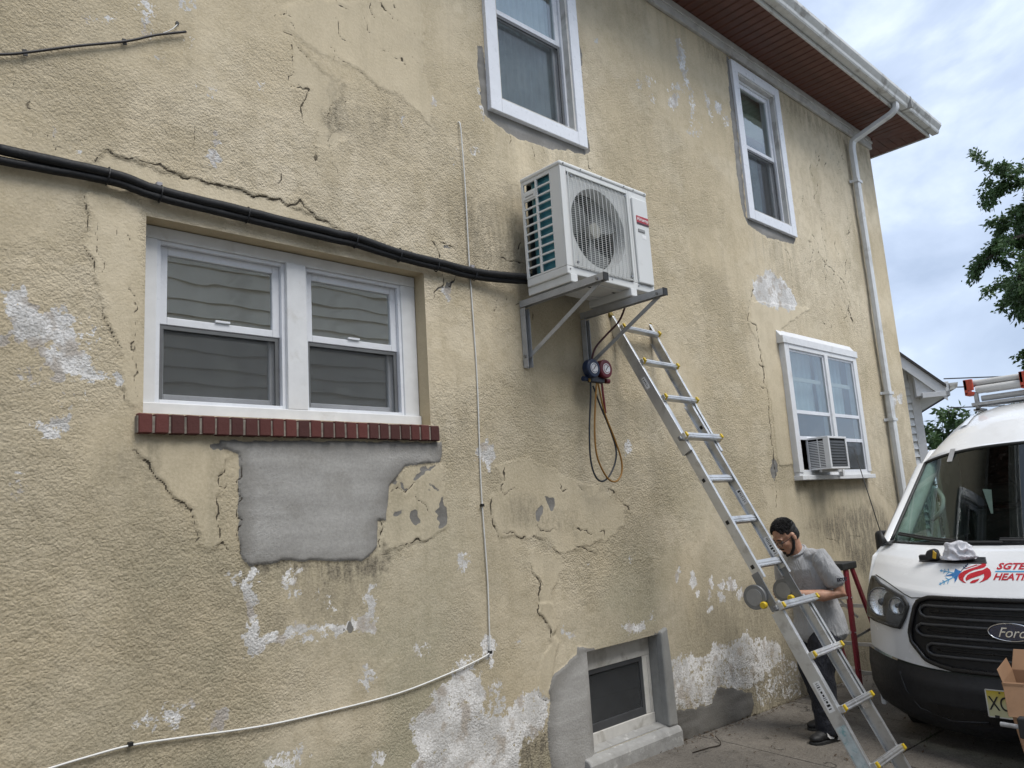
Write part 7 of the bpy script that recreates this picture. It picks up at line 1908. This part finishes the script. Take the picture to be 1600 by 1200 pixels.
# trunk and legs inside the clothes keep the body one figure
chain(sk, [(mp(.0, 0, .80), .135, .095), (mp(.015, 0, .92), .130, .090), (mp(.045, 0, 1.06), .150, .098), (mp(.075, 0, 1.18), .155, .092), (mp(.10, 0, 1.24), .10, .07)])
legs = {1: [(mp(-.01, .085, .80), .088, .090), (mp(.06, .10, .62), .078, .082), (mp(.13, .105, .44), .058, .060), (mp(.135, .108, .25), .052, .058), (mp(.13, .108, .075), .040, .046)],
        -1: [(mp(-.01, -.085, .80), .088, .090), (mp(.01, -.10, .62), .078, .082), (mp(.02, -.11, .44), .058, .060), (mp(-.05, -.115, .25), .052, .058), (mp(-.10, -.115, .075), .040, .046)]}
for sg in (1, -1): chain(sk, [(p, a*.9, b_*.9) for p, a, b_ in legs[sg]])
arms = {1: [mp(.085, .175, 1.222), mp(.045, .225, 1.10), mp(.010, .255, .975), mp(.125, .205, .968), mp(.255, .115, .985)],
        -1: [mp(.085, -.175, 1.222), mp(.06, -.225, 1.10), mp(.045, -.250, .985), mp(.16, -.185, .985), mp(.270, -.075, 1.005)]}
for sg in (1, -1):
    A = arms[sg]; rr = [.056, .049, .043, .042, .027]
    chain(sk, [(p, r_, r_) for p, r_ in zip(A, rr)])
# hands: palm, four curled fingers of unequal length and a thumb each, closed on the fitting they hold
held = mp(.335, .035, .995)
for sg in (1, -1):
    W = arms[sg][-1]; d = (held - W).normalized()
    side = d.cross(Vector((0, 0, 1))).normalized()*sg          # outward from the held part
    upv_ = Vector((0, 0, 1)); upv_ = (upv_ - d*upv_.dot(d)).normalized()
    pc_ = W + d*.045
    ball(sk, pc_, d*.048, side*.017, upv_*.040)
    for k, (off, ln) in enumerate(((.030, .070), (.010, .078), (-.011, .073), (-.030, .058))):
        a0 = W + d*.078 + upv_*off
        a1 = a0 + d*ln*.42 + side*-.006
        a2 = a1 + d*ln*.16 - side*ln*.34
        a3 = a2 - d*ln*.12 - side*ln*.26
        chain(sk, [(a0, .0095, .0095), (a1, .0090, .0090), (a2, .0085, .0085), (a3, .0075, .0075)], 8)
    t0 = W + d*.028 + upv_*.036 - side*.008
    chain(sk, [(t0, .012, .012), (t0 + d*.030 + upv_*.012 - side*.012, .0105, .0105), (t0 + d*.056 + upv_*.004 - side*.022, .009, .009)], 8)
t = NT('skin'); v = t.coord()
c = t.mix(t.lin(.35, .65, 0, 1, t.noise(v, 14, 4, .6)), (.42, .22, .145), (.52, .30, .205))
c = t.mix(t.math('MULTIPLY', t.ss(.5, .7, t.noise(v, 60, 3)), .2), c, (.19, .08, .055))
M_SKIN = t.bsdf(c, .55, t.bump(t.noise(v, 300, 3), .12, .002), Subsurface_Weight=.08)
fuse(sk, 'body', M_SKIN, .0062, 2, .45)
# t-shirt with sleeves, loose hem and folds
sh = MB()
chain(sh, [(mp(-.010, 0, .690), .206, .170), (mp(-.010, 0, .74), .202, .166), (mp(-.010, 0, .80), .192, .154), (mp(.008, 0, .90), .168, .136), (mp(.032, 0, 1.0), .184, .142), (mp(.058, 0, 1.10), .194, .140), (mp(.078, 0, 1.17), .186, .126), (mp(.098, 0, 1.235), .125, .088), (mp(.115, 0, 1.262), .075, .068)], 24)
for sg in (1, -1):
    A = arms[sg]; m_ = A[0].lerp(A[1], .5); e_ = A[1].lerp(A[2], .42)
    chain(sh, [(mp(.08, sg*.10, 1.225), .07, .066), (A[0]+Vector((0, 0, .004)), .073, .070), (m_, .072, .068), (A[1], .070, .068), (e_, .070, .066)], 16)
t = NT('grey_jersey'); v = t.coord()
hth = t.noise(v, 420, 2, .7)
c = t.mix(t.lin(.3, .7, 0, 1, hth), (.31, .315, .325), (.40, .405, .415))
fold = t.noise(t.coord('Object', (1.2, 1.2, .55)), 9, 4, .55, 1.6)
M_TEE = t.bsdf(c, .92, t.bump(t.math('ADD', fold, t.math('MULTIPLY', hth, .02)), .6, .05), Sheen_Weight=.2)
o = fuse(sh, 't_shirt', M_TEE, .0075, 4)
tx = bpy.data.textures.new('folds', 'CLOUDS'); tx.noise_scale = .13; tx.noise_depth = 2
dm = o.modifiers.new('folds', 'DISPLACE'); dm.texture = tx; dm.strength = .016; dm.mid_level = .5
# collar
q = MB(); cc = mp(.118, 0, 1.262); tl = (H(-.02, 0, -.03)-cc).normalized()
sx_ = ML; fx_ = tl.cross(sx_)
q.tube([cc+tl*.006+sx_*.072*math.cos(a)+fx_*.066*math.sin(a) for a in np.linspace(0, 2*math.pi, 25)], .009, 8, cap=False); q.build('collar', M_TEE, person, smooth=True)
# sleeve print
pe_ = arms[1][1].lerp(arms[1][2], .22)
RS = Matrix((-MF, Vector((0, 0, 1)), ML)).transposed().to_4x4()
text_obj('sleeve_print', 'DOUC', mat('print_navy', (.015, .016, .03), .7), person, pe_+ML*.073-MF*.004, RS, .030, .002, bold=.0012)
# jeans
je = MB()
chain(je, [(mp(-.010, 0, .70), .142, .108), (mp(-.008, 0, .78), .146, .112), (mp(-.005, 0, .86), .14, .108)], 20)
for sg in (1, -1):
    L_ = legs[sg]
    L_ = [(p, a*1.28+.008, b_*1.32+.010) for p, a, b_ in L_]
    L_[0] = (L_[0][0], .082, .090)
    L_[-1] = (L_[-1][0]+Vector((0, 0, -.01)), .074, .090)
    L_[-2] = (L_[-2][0], .078, .090)
    chain(je, L_, 16)
t = NT('dark_denim'); v = t.coord()
c = t.mix(t.lin(.3, .7, 0, 1, t.noise(v, 12, 4, .6)), (.008, .009, .014), (.018, .020, .030))
M_JEAN = t.bsdf(c, .85, t.bump(t.noise(t.coord('Object', (1, 1, .6)), 14, 4, .55, 1.5), .9, .04))
o = fuse(je, 'jeans', M_JEAN, .009, 4)
dm = o.modifiers.new('folds', 'DISPLACE'); dm.texture = tx; dm.strength = .022; dm.mid_level = .5
# shoes
for sg in (1, -1):
    an_ = legs[sg][-1][0]; ft = Vector((an_.x, an_.y, ground_z(an_.x, an_.y)))
    dr = (MF*.97+ML*(.12*sg)).normalized(); sd = Vector((0,0,1)).cross(dr)
    u = MB()
    ball(u, ft+dr*-.02+Vector((0,0,.058)), dr*.062, sd*.040, Vector((0,0,.046))); ball(u, ft+dr*.07+Vector((0,0,.048)), dr*.085, sd*.045, Vector((0,0,.036))); ball(u, ft+dr*.13+Vector((0,0,.042)), dr*.058, sd*.044, Vector((0,0,.030)))
    ball(u, ft+dr*-.005+Vector((0,0,.09)), dr*.050, sd*.040, Vector((0,0,.035)))
    sh_ = u.build('shoe', mat('shoe_black', (.010, .010, .011), .6), person, smooth=True)
    r_ = sh_.modifiers.new('remesh', 'REMESH'); r_.mode = 'VOXEL'; r_.voxel_size = .006; r_.use_smooth_shade = True
    s2 = sh_.modifiers.new('smooth', 'SMOOTH'); s2.iterations = 3
    q = MB(); out_ = []
    for (f, w_) in ((-.085, .0), (-.075, .028), (-.03, .040), (.06, .046), (.13, .046), (.175, .030), (.19, .0)): out_.append((f, w_))
    poly = [(f, w_) for f, w_ in out_]+[(f, -w_) for f, w_ in reversed(out_[1:-1])]
    q.prism(poly, ft+Vector((0,0,.0)), dr, sd, (0, 0, .026)); q.build('sole', mat('sole_black', (.02, .02, .02), .7), sh_, bev=.005)
    if sg == 1:
        o3 = ft + sd*-.0 + ML*.0465 + Vector((0, 0, .05))
        q = MB(); q.prism([(.075, .026), (.050, .004), (.020, -.006), (-.055, .022), (.015, -.022), (.050, -.016), (.068, .0)], o3, dr, (0, 0, 1), ML*.004); q.build('shoe_stripe', M_STK, sh_)
        q = MB(); q.prism([(-.085, -.04), (-.025, -.038), (-.035, -.012), (-.075, -.010)], o3, dr, (0, 0, 1), ML*.004); q.build('heel_window', mat('shoe_grey', (.38, .38, .38), .5), sh_)
# hair: short crop with tufts, sideburns and chin beard
hr = MB()
ball(hr, H(-.024, 0, .042), hf*.093, hl*.078, hu*.083)
ball(hr, H(-.050, 0, .0), hf*.062, hl*.074, hu*.070)
random.seed(9)
for i in range(1500):
    th = random.uniform(0, 1.45); ph = random.uniform(0, 2*math.pi)
    d = hu*math.cos(th)+(hf*math.cos(ph)+hl*math.sin(ph))*math.sin(th)
    if d.dot(hf) > .80: continue
    p0 = H(-.020, 0, .046)+hf*.090*d.dot(hf)+hl*.076*d.dot(hl)+hu*.080*d.dot(hu)
    tip = p0 + (d*.45+hu*.45+hf*.35)*random.uniform(.008, .020)+hl*random.uniform(-.003, .003)
    hr.tube([p0-d*.004, (p0+tip)/2+hu*.002, tip], .003, 4, rr=[.0040, .0030, .0006])
M_HAIR = mat('black_hair', (.009, .008, .008), .5, var=.3, scale=60, bump=.6, bscale=260)
hobj = hr.build('hair', M_HAIR, person, smooth=True)
bd = MB()
for sg in (1, -1):
    chain(bd, [(H(.000, sg*.0705, .008), .006, .010), (H(.010, sg*.066, -.035), .008, .012), (H(.028, sg*.052, -.072), .010, .014), (H(.052, sg*.030, -.100), .013, .014)], 8)
chain(bd, [(H(.052, .030, -.100), .013, .014), (H(.070, 0, -.104), .015, .016), (H(.052, -.030, -.100), .013, .014)], 8)
chain(bd, [(H(.086, .024, -.046), .004, .004), (H(.094, .0, -.036), .005, .005), (H(.086, -.024, -.046), .004, .004)], 6)
ball(bd, H(.082, 0, -.078), hf*.010, hl*.016, hu*.014)
bd.build('beard', M_HAIR, person, smooth=True)
q = MB()
for sg in (1, -1): chain(q, [(H(.090, sg*.012, .034), .004, .004), (H(.092, sg*.030, .040), .0045, .005), (H(.082, sg*.050, .034), .003, .003)], 6)
q.build('eyebrows', M_HAIR, person)
# glasses
gl_ob = MB()
for sg in (1, -1):
    gl_ob.tube([H(.100, sg*.032, .006)+hl*.024*math.cos(a)+hu*.018*math.sin(a) for a in np.linspace(0, 2*math.pi, 21)], .0022, 6, cap=False)
    gl_ob.tube([H(.098, sg*.056, .012), H(.050, sg*.076, .012), H(-.015, sg*.082, .012), H(-.030, sg*.080, -.006)], .0024, 6)
gl_ob.tube([H(.100, .009, .008), H(.104, 0, .011), H(.100, -.009, .008)], .002, 6)
gobj = gl_ob.build('glasses', mat('frame_black', (.012, .010, .012), .35), person)
for sg in (1, -1):
    q = MB(); pts = [H(.100, sg*.032, .006)+hl*.023*math.cos(a)+hu*.017*math.sin(a) for a in np.linspace(0, 2*math.pi, 20, endpoint=False)]
    q.add(pts, [tuple(range(20))]); q.build('spectacle_lens', glass_mat('spectacle_glass', (.92, .93, .94), .05, 0.0), gobj)
    ball_ = MB(); ball(ball_, H(.072, sg*.031, .008), hf*.012, hl*.013, hu*.008); ball_.build('eye', mat('eye_dark', (.12, .09, .08), .3), person, smooth=True)
fit = thing('copper_fitting', held, 'small grey fitting held in both hands of the man', 'fitting')
MB().cyl(held, (.3, .3, 1), .011, .075, 12).build('tube', mat('copper_dull', (.20, .16, .14), .4, metal=.6), fit, smooth=False, bev=.002)
MB().cyl(held+Vector((.006, .006, .03)), (.3, .3, 1), .017, .02, 6).build('nut', mat('brass', (0,0,0)), fit)

# ---------------------------------------------------------------- ground
t = NT('earth'); v = t.coord()
c = t.mix(t.lin(.3, .7, 0, 1, t.noise(v, 1.2, 6, .6)), (.06, .065, .04), (.11, .10, .075))
M_EARTH = t.bsdf(c, .95, t.bump(t.noise(v, 30, 5), .5, .02))
xs = [-300, -120, -50, -20, -9, -6, -3, 0, 3, 6, 9, 12, 14, 18, 30, 70, 200, 600]; ys = [-300, -100, -40, -20, -10, -6, -4, -2.35, -1.2, -.15, 0.4, 4, 10, 30, 90, 300, 600]
g = MB().grid([[(x, y, ground_z(x, y)-.07) for y in ys] for x in xs]).build('ground', M_EARTH); tag(g, kind='structure', label='bare earth and lawn around the houses')
def concrete(name, c0, c1, dark):
    t = NT(name); v = t.coord()
    inf = t.n('ObjectInfo')
    c = t.mix(t.lin(.3, .7, 0, 1, t.noise(v, 2.2, 6, .62, .4)), c0, c1)
    c = t.mix(t.math('MULTIPLY', inf.outputs['Random'], .30), c, dark)
    c = t.mix(t.math('MULTIPLY', t.ss(.50, .70, t.noise(v, 5, 6, .65, .8)), .6), c, dark)
    c = t.mix(t.math('MULTIPLY', t.lin(.3, .7, 0, 1, t.noise(v, 24, 5, .7)), .55), c, (.10, .088, .072))
    c = t.mix(t.math('MULTIPLY', t.ss(.56, .64, t.noise(v, 110, 4, .65)), .55), c, (.34, .315, .28))
    c = t.mix(t.math('MULTIPLY', t.ss(.57, .64, t.noise(v, 70, 3, .6)), .6), c, (.05, .046, .04))
    vor = t.n('TexVoronoi', {'feature': 'DISTANCE_TO_EDGE'}, Scale=.9); nz = t.noise(v, 3, 4); 
    mp_ = t.n('VectorMath', {'operation': 'ADD'}); t.t.links.new(v, mp_.inputs[0]); t.t.links.new(t.n('TexNoise', None, Scale=4.0, Detail=4.0).outputs['Color'], mp_.inputs[1]); t.t.links.new(mp_.outputs[0], vor.inputs['Vector'])
    crackm = t.math('MULTIPLY', t.math('SUBTRACT', 1.0, t.ss(.0, .012, vor.outputs['Distance'])), t.ss(.5, .6, nz))
    c = t.mix(t.math('MULTIPLY', crackm, .8), c, (.03, .028, .024))
    h = t.math('SUBTRACT', t.math('ADD', t.noise(v, 120, 4, .65), t.math('MULTIPLY', t.noise(v, 18, 4), .8)), t.math('MULTIPLY', crackm, 1.5))
    return t.bsdf(c, .9, t.bump(h, .8, .008))
M_CONC = concrete('driveway_concrete', (.18, .16, .135), (.27, .243, .208), (.085, .075, .062))
drv = MB().grid([[(x, y, ground_z(x, y)-.035) for y in (-6.0, -4.5, -2.35, -1.2, -.15, -.0)] for x in [-9+.61*i for i in range(40)]]).build('driveway', mat('joint_dirt', (.045, .04, .033), .95, var=.3, scale=30, bump=.5)); tag(drv, kind='structure', label='concrete slab driveway beside the house')
random.seed(21)
yr = [-.008, -1.16, -2.36, -3.56, -4.76, -5.95]
xb = -8.9 + .12
xi = 0
while xb < 14.5:
    L_ = 1.36
    for j in range(5):
        y1, y0 = yr[j]-.007, yr[j+1]+.007
        x0, x1 = xb+.007+(.35 if j % 2 else 0), xb+L_-.007+(.35 if j % 2 else 0)
        dz = random.uniform(-.004, .004); tl = random.uniform(-.004, .004)
        Z = lambda x, y: ground_z(x, y)+dz+tl*((x-x0)/(x1-x0)-.5)
        q = MB(); nx, ny = 5, 4; top = [[(x0+(x1-x0)*i/nx, y0+(y1-y0)*k/ny, 0) for k in range(ny+1)] for i in range(nx+1)]
        top = [[(a, b_, Z(a, b_)) for a, b_, _ in r] for r in top]
        q.grid(top)
        per = top[0]+[r[-1] for r in top[1:]]+list(reversed(top[-1]))[1:]+[r[0] for r in reversed(top)][1:-1]
        n_ = len(per); lo = [(a, b_, c_-.06) for a, b_, c_ in per]
        q.add(per+lo, [(i, (i+1) % n_, (i+1) % n_+n_, i+n_) for i in range(n_)])
        q.build('slab', M_CONC, drv)
    xb += L_
# leaf litter and weeds in the joints
random.seed(33)
lit = MB()
for i in range(1100):
    if random.random() < .55: x = random.uniform(4.3, 9.6); y = -abs(random.gauss(.0, .06))-.01
    else: x = random.uniform(4.4, 7.8); y = -random.uniform(.05, 2.2)
    z = ground_z(x, y)+.007+random.random()*.006; a = random.random()*6.3; s = random.uniform(.004, .016)
    d = Vector((math.cos(a), math.sin(a), random.uniform(-.2, .3)))*s; e_ = Vector((-math.sin(a), math.cos(a), random.uniform(-.2, .3)))*s*random.uniform(.2, .6)
    p = Vector((x, y, z)); lit.add([p-d, p+e_, p+d+Vector((0, 0, .004)), p-e_], [(0, 1, 2, 3)])
l_ = lit.build('leaf_litter', mat('dry_leaf', (.07, .045, .025), .9, var=.4, scale=40)); tag(l_, 'dry leaf litter and grit along the foot of the stucco wall', 'litter', kind='stuff')
wd = MB()
for cx_, cy_, n_, sp_ in ((5.02, -1.17, 90, .10), (5.12, -1.15, 60, .08), (6.4, -1.16, 60, .12), (5.9, -1.17, 30, .05), (5.6, -.02, 20, .05), (6.9, -.03, 26, .06)):
    for i in range(n_):
        x = cx_+random.gauss(0, sp_); y = cy_+random.gauss(0, .014); z = ground_z(x, y)-.01; a = random.random()*6.3; h_ = random.uniform(.015, .05); o_ = Vector((math.cos(a), math.sin(a), 0))
        p = Vector((x, y, z)); w_ = Vector((-o_.y, o_.x, 0))*.0022; wd.add([p-w_, p+w_, p+o_*h_*.5+Vector((0, 0, h_))], [(0, 1, 2)])
w_ = wd.build('joint_weeds', mat('weed_green', (.05, .075, .025), .8, var=.3, scale=50)); tag(w_, 'small grass tufts growing in the driveway joints', 'weeds', kind='stuff')
tw = thing('twig', (4.62, -.22, ground_z(4.62, -.22)), 'thin dark twig on the concrete by the cellar window', 'twig')
q = MB(); q.tube(smoothpath([(4.45, -.22, ground_z(4.45, -.22)+.008), (4.60, -.24, ground_z(4.6, -.24)+.010), (4.72, -.26, ground_z(4.7, -.26)+.012), (4.80, -.17, ground_z(4.8, -.17)+.03)], 5), .0035, 5); q.build('stem', mat('twig_dark', (.03, .022, .016), .9), tw)

# ---------------------------------------------------------------- neighbouring outbuilding with white siding
M_SID = mat('white_siding', (.84, .86, .87), .5, var=.05, scale=3, dirt=(.5, .5, .48, .3), dscale=3, dthr=.55)
nb = thing('white_sided_house', (13.0, .97, 0), 'white clapboard building with a small gable roof behind the stucco house', 'house')
NXW, NY0, NY1 = 13.0, .97, 6.97
roofz = lambda y: 3.42+(min(y, NY0+NY1-y)-NY0)*1.02
q = MB(); q.prism([(NY0, -.6), (NY1, -.6), (NY1, roofz(NY1)), ((NY0+NY1)/2, roofz((NY0+NY1)/2)), (NY0, roofz(NY0))], (NXW+.03, 0, 0), (0,1,0), (0,0,1), (6, 0, 0)); nbw = q.build('wall', M_SID, nb)
ex = .122
z_ = -.3
while z_ < roofz((NY0+NY1)/2)-.1:
    zt = z_+ex
    ya, yb = NY0+.10, NY1-.10
    if zt > 3.42: ya = NY0+.06+(zt-3.42)/1.02; yb = NY1-.06-(zt-3.42)/1.02
    if yb > ya:
        q = MB(); q.add([(NXW-.014, ya, z_), (NXW-.014, yb, z_), (NXW+.026, yb, zt+.01), (NXW+.026, ya, zt+.01), (NXW+.029, ya, z_), (NXW+.029, yb, z_)], [(0,1,2,3), (0,4,5,1)]); q.build('clapboard', M_SID, nbw)
    z_ = zt
q = MB(); q.box(NXW-.012, NXW+.03, NY0-.02, NY0+.10, -.5, 3.46); q.build('corner_board', M_WHITE, nb, bev=.004)
q = MB()
rk = [(NY0-.36, roofz(NY0)-.37), ((NY0+NY1)/2, roofz((NY0+NY1)/2)), (NY1+.36, roofz(NY0)-.37)]
def slope(x0, x1, th0, th1, m_, nm, par):
    (ya, za), (yb, zb_), (yc, zc) = rk
    q = MB(); q.prism([(ya, za+th0), (yb, zb_+th0), (yc, zc+th0), (yc, zc+th1), (yb, zb_+th1), (ya, za+th1)], (x0, 0, 0), (0,1,0), (0,0,1), (x1-x0, 0, 0)); return q.build(nm, m_, par)
rf = slope(NXW-.30, NXW+6.3, .10, .15, mat('asphalt_shingle', (0,0,0)), 'roof', nb)
slope(NXW-.27, NXW-.23, -.10, .098, M_WHITE, 'rake_board', nb)
slope(NXW-.23, NXW+.02, -.02, .098, M_WHITE, 'rake_soffit', nb)
q = MB(); q.box(NXW-.28, NXW+6.2, NY0-.40, NY0-.02, 3.02, 3.10); q.box(NXW-.28, NXW+6.2, NY0-.40, NY0-.34, 3.02, 3.24); q.build('eave_box', M_WHITE, nb, bev=.004)
q = MB(); q.prism([(0, .0), (-.10, .03), (-.12, .11), (0, .11)], (NXW-.29, NY0-.405, 3.10), (0,1,0), (0,0,1), (6.5, 0, 0)); q.build('gutter', M_GUT, nb)
q = MB(); q.prism([(NY0-.34, 3.06), (NY0+.05, 3.06), (NY0+.05, roofz(NY0)+.05), (NY0-.34, roofz(NY0)-.30)], (NXW-.225, 0, 0), (0,1,0), (0,0,1), (.21, 0, 0)); q.build('eave_return', M_WHITE, nb)
nb.rotation_euler.z = rad(28)

# ---------------------------------------------------------------- houses across the drive (seen in window reflections)
M_BEIGE = mat('beige_siding', (.80, .76, .66), .6, var=.05, scale=2, dirt=(.4, .37, .31, .4), dscale=2, dthr=.52)
oh = thing('beige_sided_house', (2.5, -9, 0), 'beige clapboard house across the drive, seen reflected in the paired window', 'house')
OY = -5.7
q = MB(); q.box(-8, 9.0, OY-8, OY-.03, -.6, 5.6); ow = q.build('wall', M_BEIGE, oh)
cl = MB(); cl.add([(-8, .0, 0), (9.0, .0, 0), (9.0, -.034, .225), (-8, -.034, .225), (-8, -.04, 0), (9.0, -.04, 0)], [(0,1,2,3), (0,4,5,1)]); clm = cl.mesh('clapboard'); clm.materials.append(M_BEIGE)
for i in range(27): piece('clapboard', clm, ow, (0, OY, -.2+.215*i))
q = MB(); q.box(-8.4, 9.4, OY-8.4, OY+.45, 5.58, 5.78); q.build('eave', M_WHITE, oh)
q = MB(); q.add([(-8.4, OY+.45, 5.79), (9.4, OY+.45, 5.79), (9.4, OY-8.4, 5.79), (-8.4, OY-8.4, 5.79), (-3, OY-4, 7.2), (4, OY-4, 7.2)], [(0,1,5,4), (1,2,5), (2,3,4,5), (3,0,4), (3,2,1,0)]); q.build('roof', mat('asphalt_shingle', (0,0,0)), oh)
for x_ in (8.0,):
    q = MB(); ring(q, x_-.5, x_+.5, 3.3, 4.8, .09, OY-.01, OY+.05); wq = q.build('window', M_WHITE, oh)
    MB().box(x_-.41, x_+.41, OY+.005, OY+.01, 3.39, 4.71).build('pane', M_GLASS, wq)
    MB().box(x_-.41, x_+.41, OY+.002, OY+.004, 3.39, 4.71).build('dark_room', M_DARK, wq)
fh = thing('low_house', (20, -10, 0), 'low house with a dark pitched roof, seen reflected in the storm window', 'house')
q = MB(); q.box(15.5, 25, -16, -8.0, -.6, 2.9); q.build('wall', M_BEIGE, fh)
q = MB(); q.add([(15, -7.5, 2.9), (25.5, -7.5, 2.9), (25.5, -16.5, 2.9), (15, -16.5, 2.9), (18.5, -12, 5.6), (22, -12, 5.6)], [(0,1,5,4), (1,2,5), (2,3,4,5), (3,0,4), (3,2,1,0)]); q.build('roof', mat('asphalt_shingle', (0,0,0)), fh)

# ---------------------------------------------------------------- overhead wires at the corner of the white building
for k, (za, zb_) in enumerate(((3.32, 3.9), (3.18, 3.62), (2.86, 3.2))):
    w_ = thing('overhead_wire', (13.2, .6, za), ('uppermost', 'middle', 'lowest')[k]+' thin overhead wire leaving the white building eave', 'wire', 'overhead wires')
    MB().tube([(13.2+2.0*i, .62-1.2*i, za+(zb_-za)*i/12-.10*math.sin(math.pi*i/12)) for i in range(13)], .010, 5).build('strand', mat('wire_black', (.02, .02, .022), .6), w_)

# ---------------------------------------------------------------- trees
t = NT('leaf'); v = t.coord()
inf = t.n('ObjectInfo')
c = t.mix(t.lin(.3, .7, 0, 1, t.noise(v, 1.3, 4, .6)), (.035, .075, .024), (.085, .150, .048))
c = t.mix(t.math('MULTIPLY', t.lin(.3, .7, 0, 1, t.noise(v, 30, 2)), .4), c, (.085, .13, .045))
bs = t.n('BsdfPrincipled', None, Roughness=.55); t.t.links.new(c, bs.inputs['Base Color'])
tl = t.n('BsdfTranslucent'); t.t.links.new(c, tl.inputs['Color'])
mx = t.t.nodes.new('ShaderNodeMixShader'); mx.inputs[0].default_value = .3; t.t.links.new(bs.outputs[0], mx.inputs[1]); t.t.links.new(tl.outputs[0], mx.inputs[2]); t.t.links.new(mx.outputs[0], t.out.inputs['Surface'])
M_LEAF = t.m
M_BARK = mat('bark', (.07, .055, .042), .95, var=.3, scale=8, bump=.9, bscale=25)
def tree(name, base, height, spread, label, seed, nl, droop=.5, leaf=.10):
    rnd = random.Random(seed); base = Vector(base)
    r = thing(name, base, label, 'tree')
    tr = MB(); lv = MB(); tips = []
    trunk = [base+Vector((.25*math.sin(i*1.1+seed), .25*math.cos(i*.9), height*.62*i/6)) for i in range(7)]
    tr.tube(trunk, .2, 10, rr=[height*.026*(1-.1*i) for i in range(7)])
    for k in range(26):
        f = rnd.uniform(.16, 1.0); i = min(int(f*6), 5); p0 = trunk[i].lerp(trunk[i+1], f*6-i)
        a = k*2.4+rnd.uniform(-.3, .3); L_ = spread*rnd.uniform(.65, 1.05)*(1.15-.45*f); up_ = rnd.uniform(.15, .75)+.7*f*f
        pts = [p0]; d = Vector((math.cos(a), math.sin(a), up_)).normalized()
        for j in range(6):
            d = (d+Vector((rnd.uniform(-.25, .25), rnd.uniform(-.25, .25), rnd.uniform(-.20, .12)-droop*.10*j))).normalized(); pts.append(pts[-1]+d*L_/6)
        tr.tube(pts, .05, 6, rr=[height*.009*(1-.14*j) for j in range(7)])
        for j in range(1, 7):
            for s_ in range(4):
                e_ = Vector((rnd.uniform(-1, 1), rnd.uniform(-1, 1), rnd.uniform(-.5, .55))).normalized(); q_ = pts[j]
                tw_ = [q_]
                for m_ in range(4):
                    e_ = (e_+Vector((rnd.uniform(-.2, .2), rnd.uniform(-.2, .2), -droop*.30))).normalized(); tw_.append(tw_[-1]+e_*L_*.075)
                tr.tube(tw_, .012, 4, rr=[.016, .012, .009, .006, .004]); tips.append(tw_)
    per = max(1, nl//len(tips))
    for tw_ in tips:
        for n_ in range(per):
            f = rnd.uniform(.15, 1)*4; i = min(int(f), 3); p = tw_[i].lerp(tw_[i+1], f-i)
            dirn = (tw_[i+1]-tw_[i]).normalized()
            d = (dirn*.6+Vector((rnd.gauss(0, .7), rnd.gauss(0, .7), rnd.gauss(-.25, .5)))).normalized()*leaf*rnd.uniform(.6, 1.5)
            p = p+Vector((rnd.gauss(0, .07), rnd.gauss(0, .07), rnd.gauss(0, .07)))
            s_ = d.cross(Vector((rnd.gauss(0, 1), rnd.gauss(0, 1), rnd.gauss(0, 1)))).normalized()*leaf*.24
            lv.add([p, p+d*.5+s_, p+d, p+d*.5-s_], [(0, 1, 2, 3)])
    tr.build('trunk', M_BARK, r, smooth=True); lv.build('crown', M_LEAF, r)
    return r
tree('shade_tree', (25.6, .25, -.5), 13.8, 4.5, 'tall leafy tree with drooping sprays at the right edge above the van', 5, 120000, droop=.6, leaf=.13)
tree('garden_tree', (38.5, 7.6, -.5), 6.3, 3.3, 'low green treetop showing above the van roof by the white building', 8, 16000, droop=.2, leaf=.26)
tree('drive_tree', (13.5, -8.6, -.3), 6.5, 2.4, 'small leafy tree across the drive, seen reflected in the storm window', 12, 9000, droop=.4, leaf=.14)
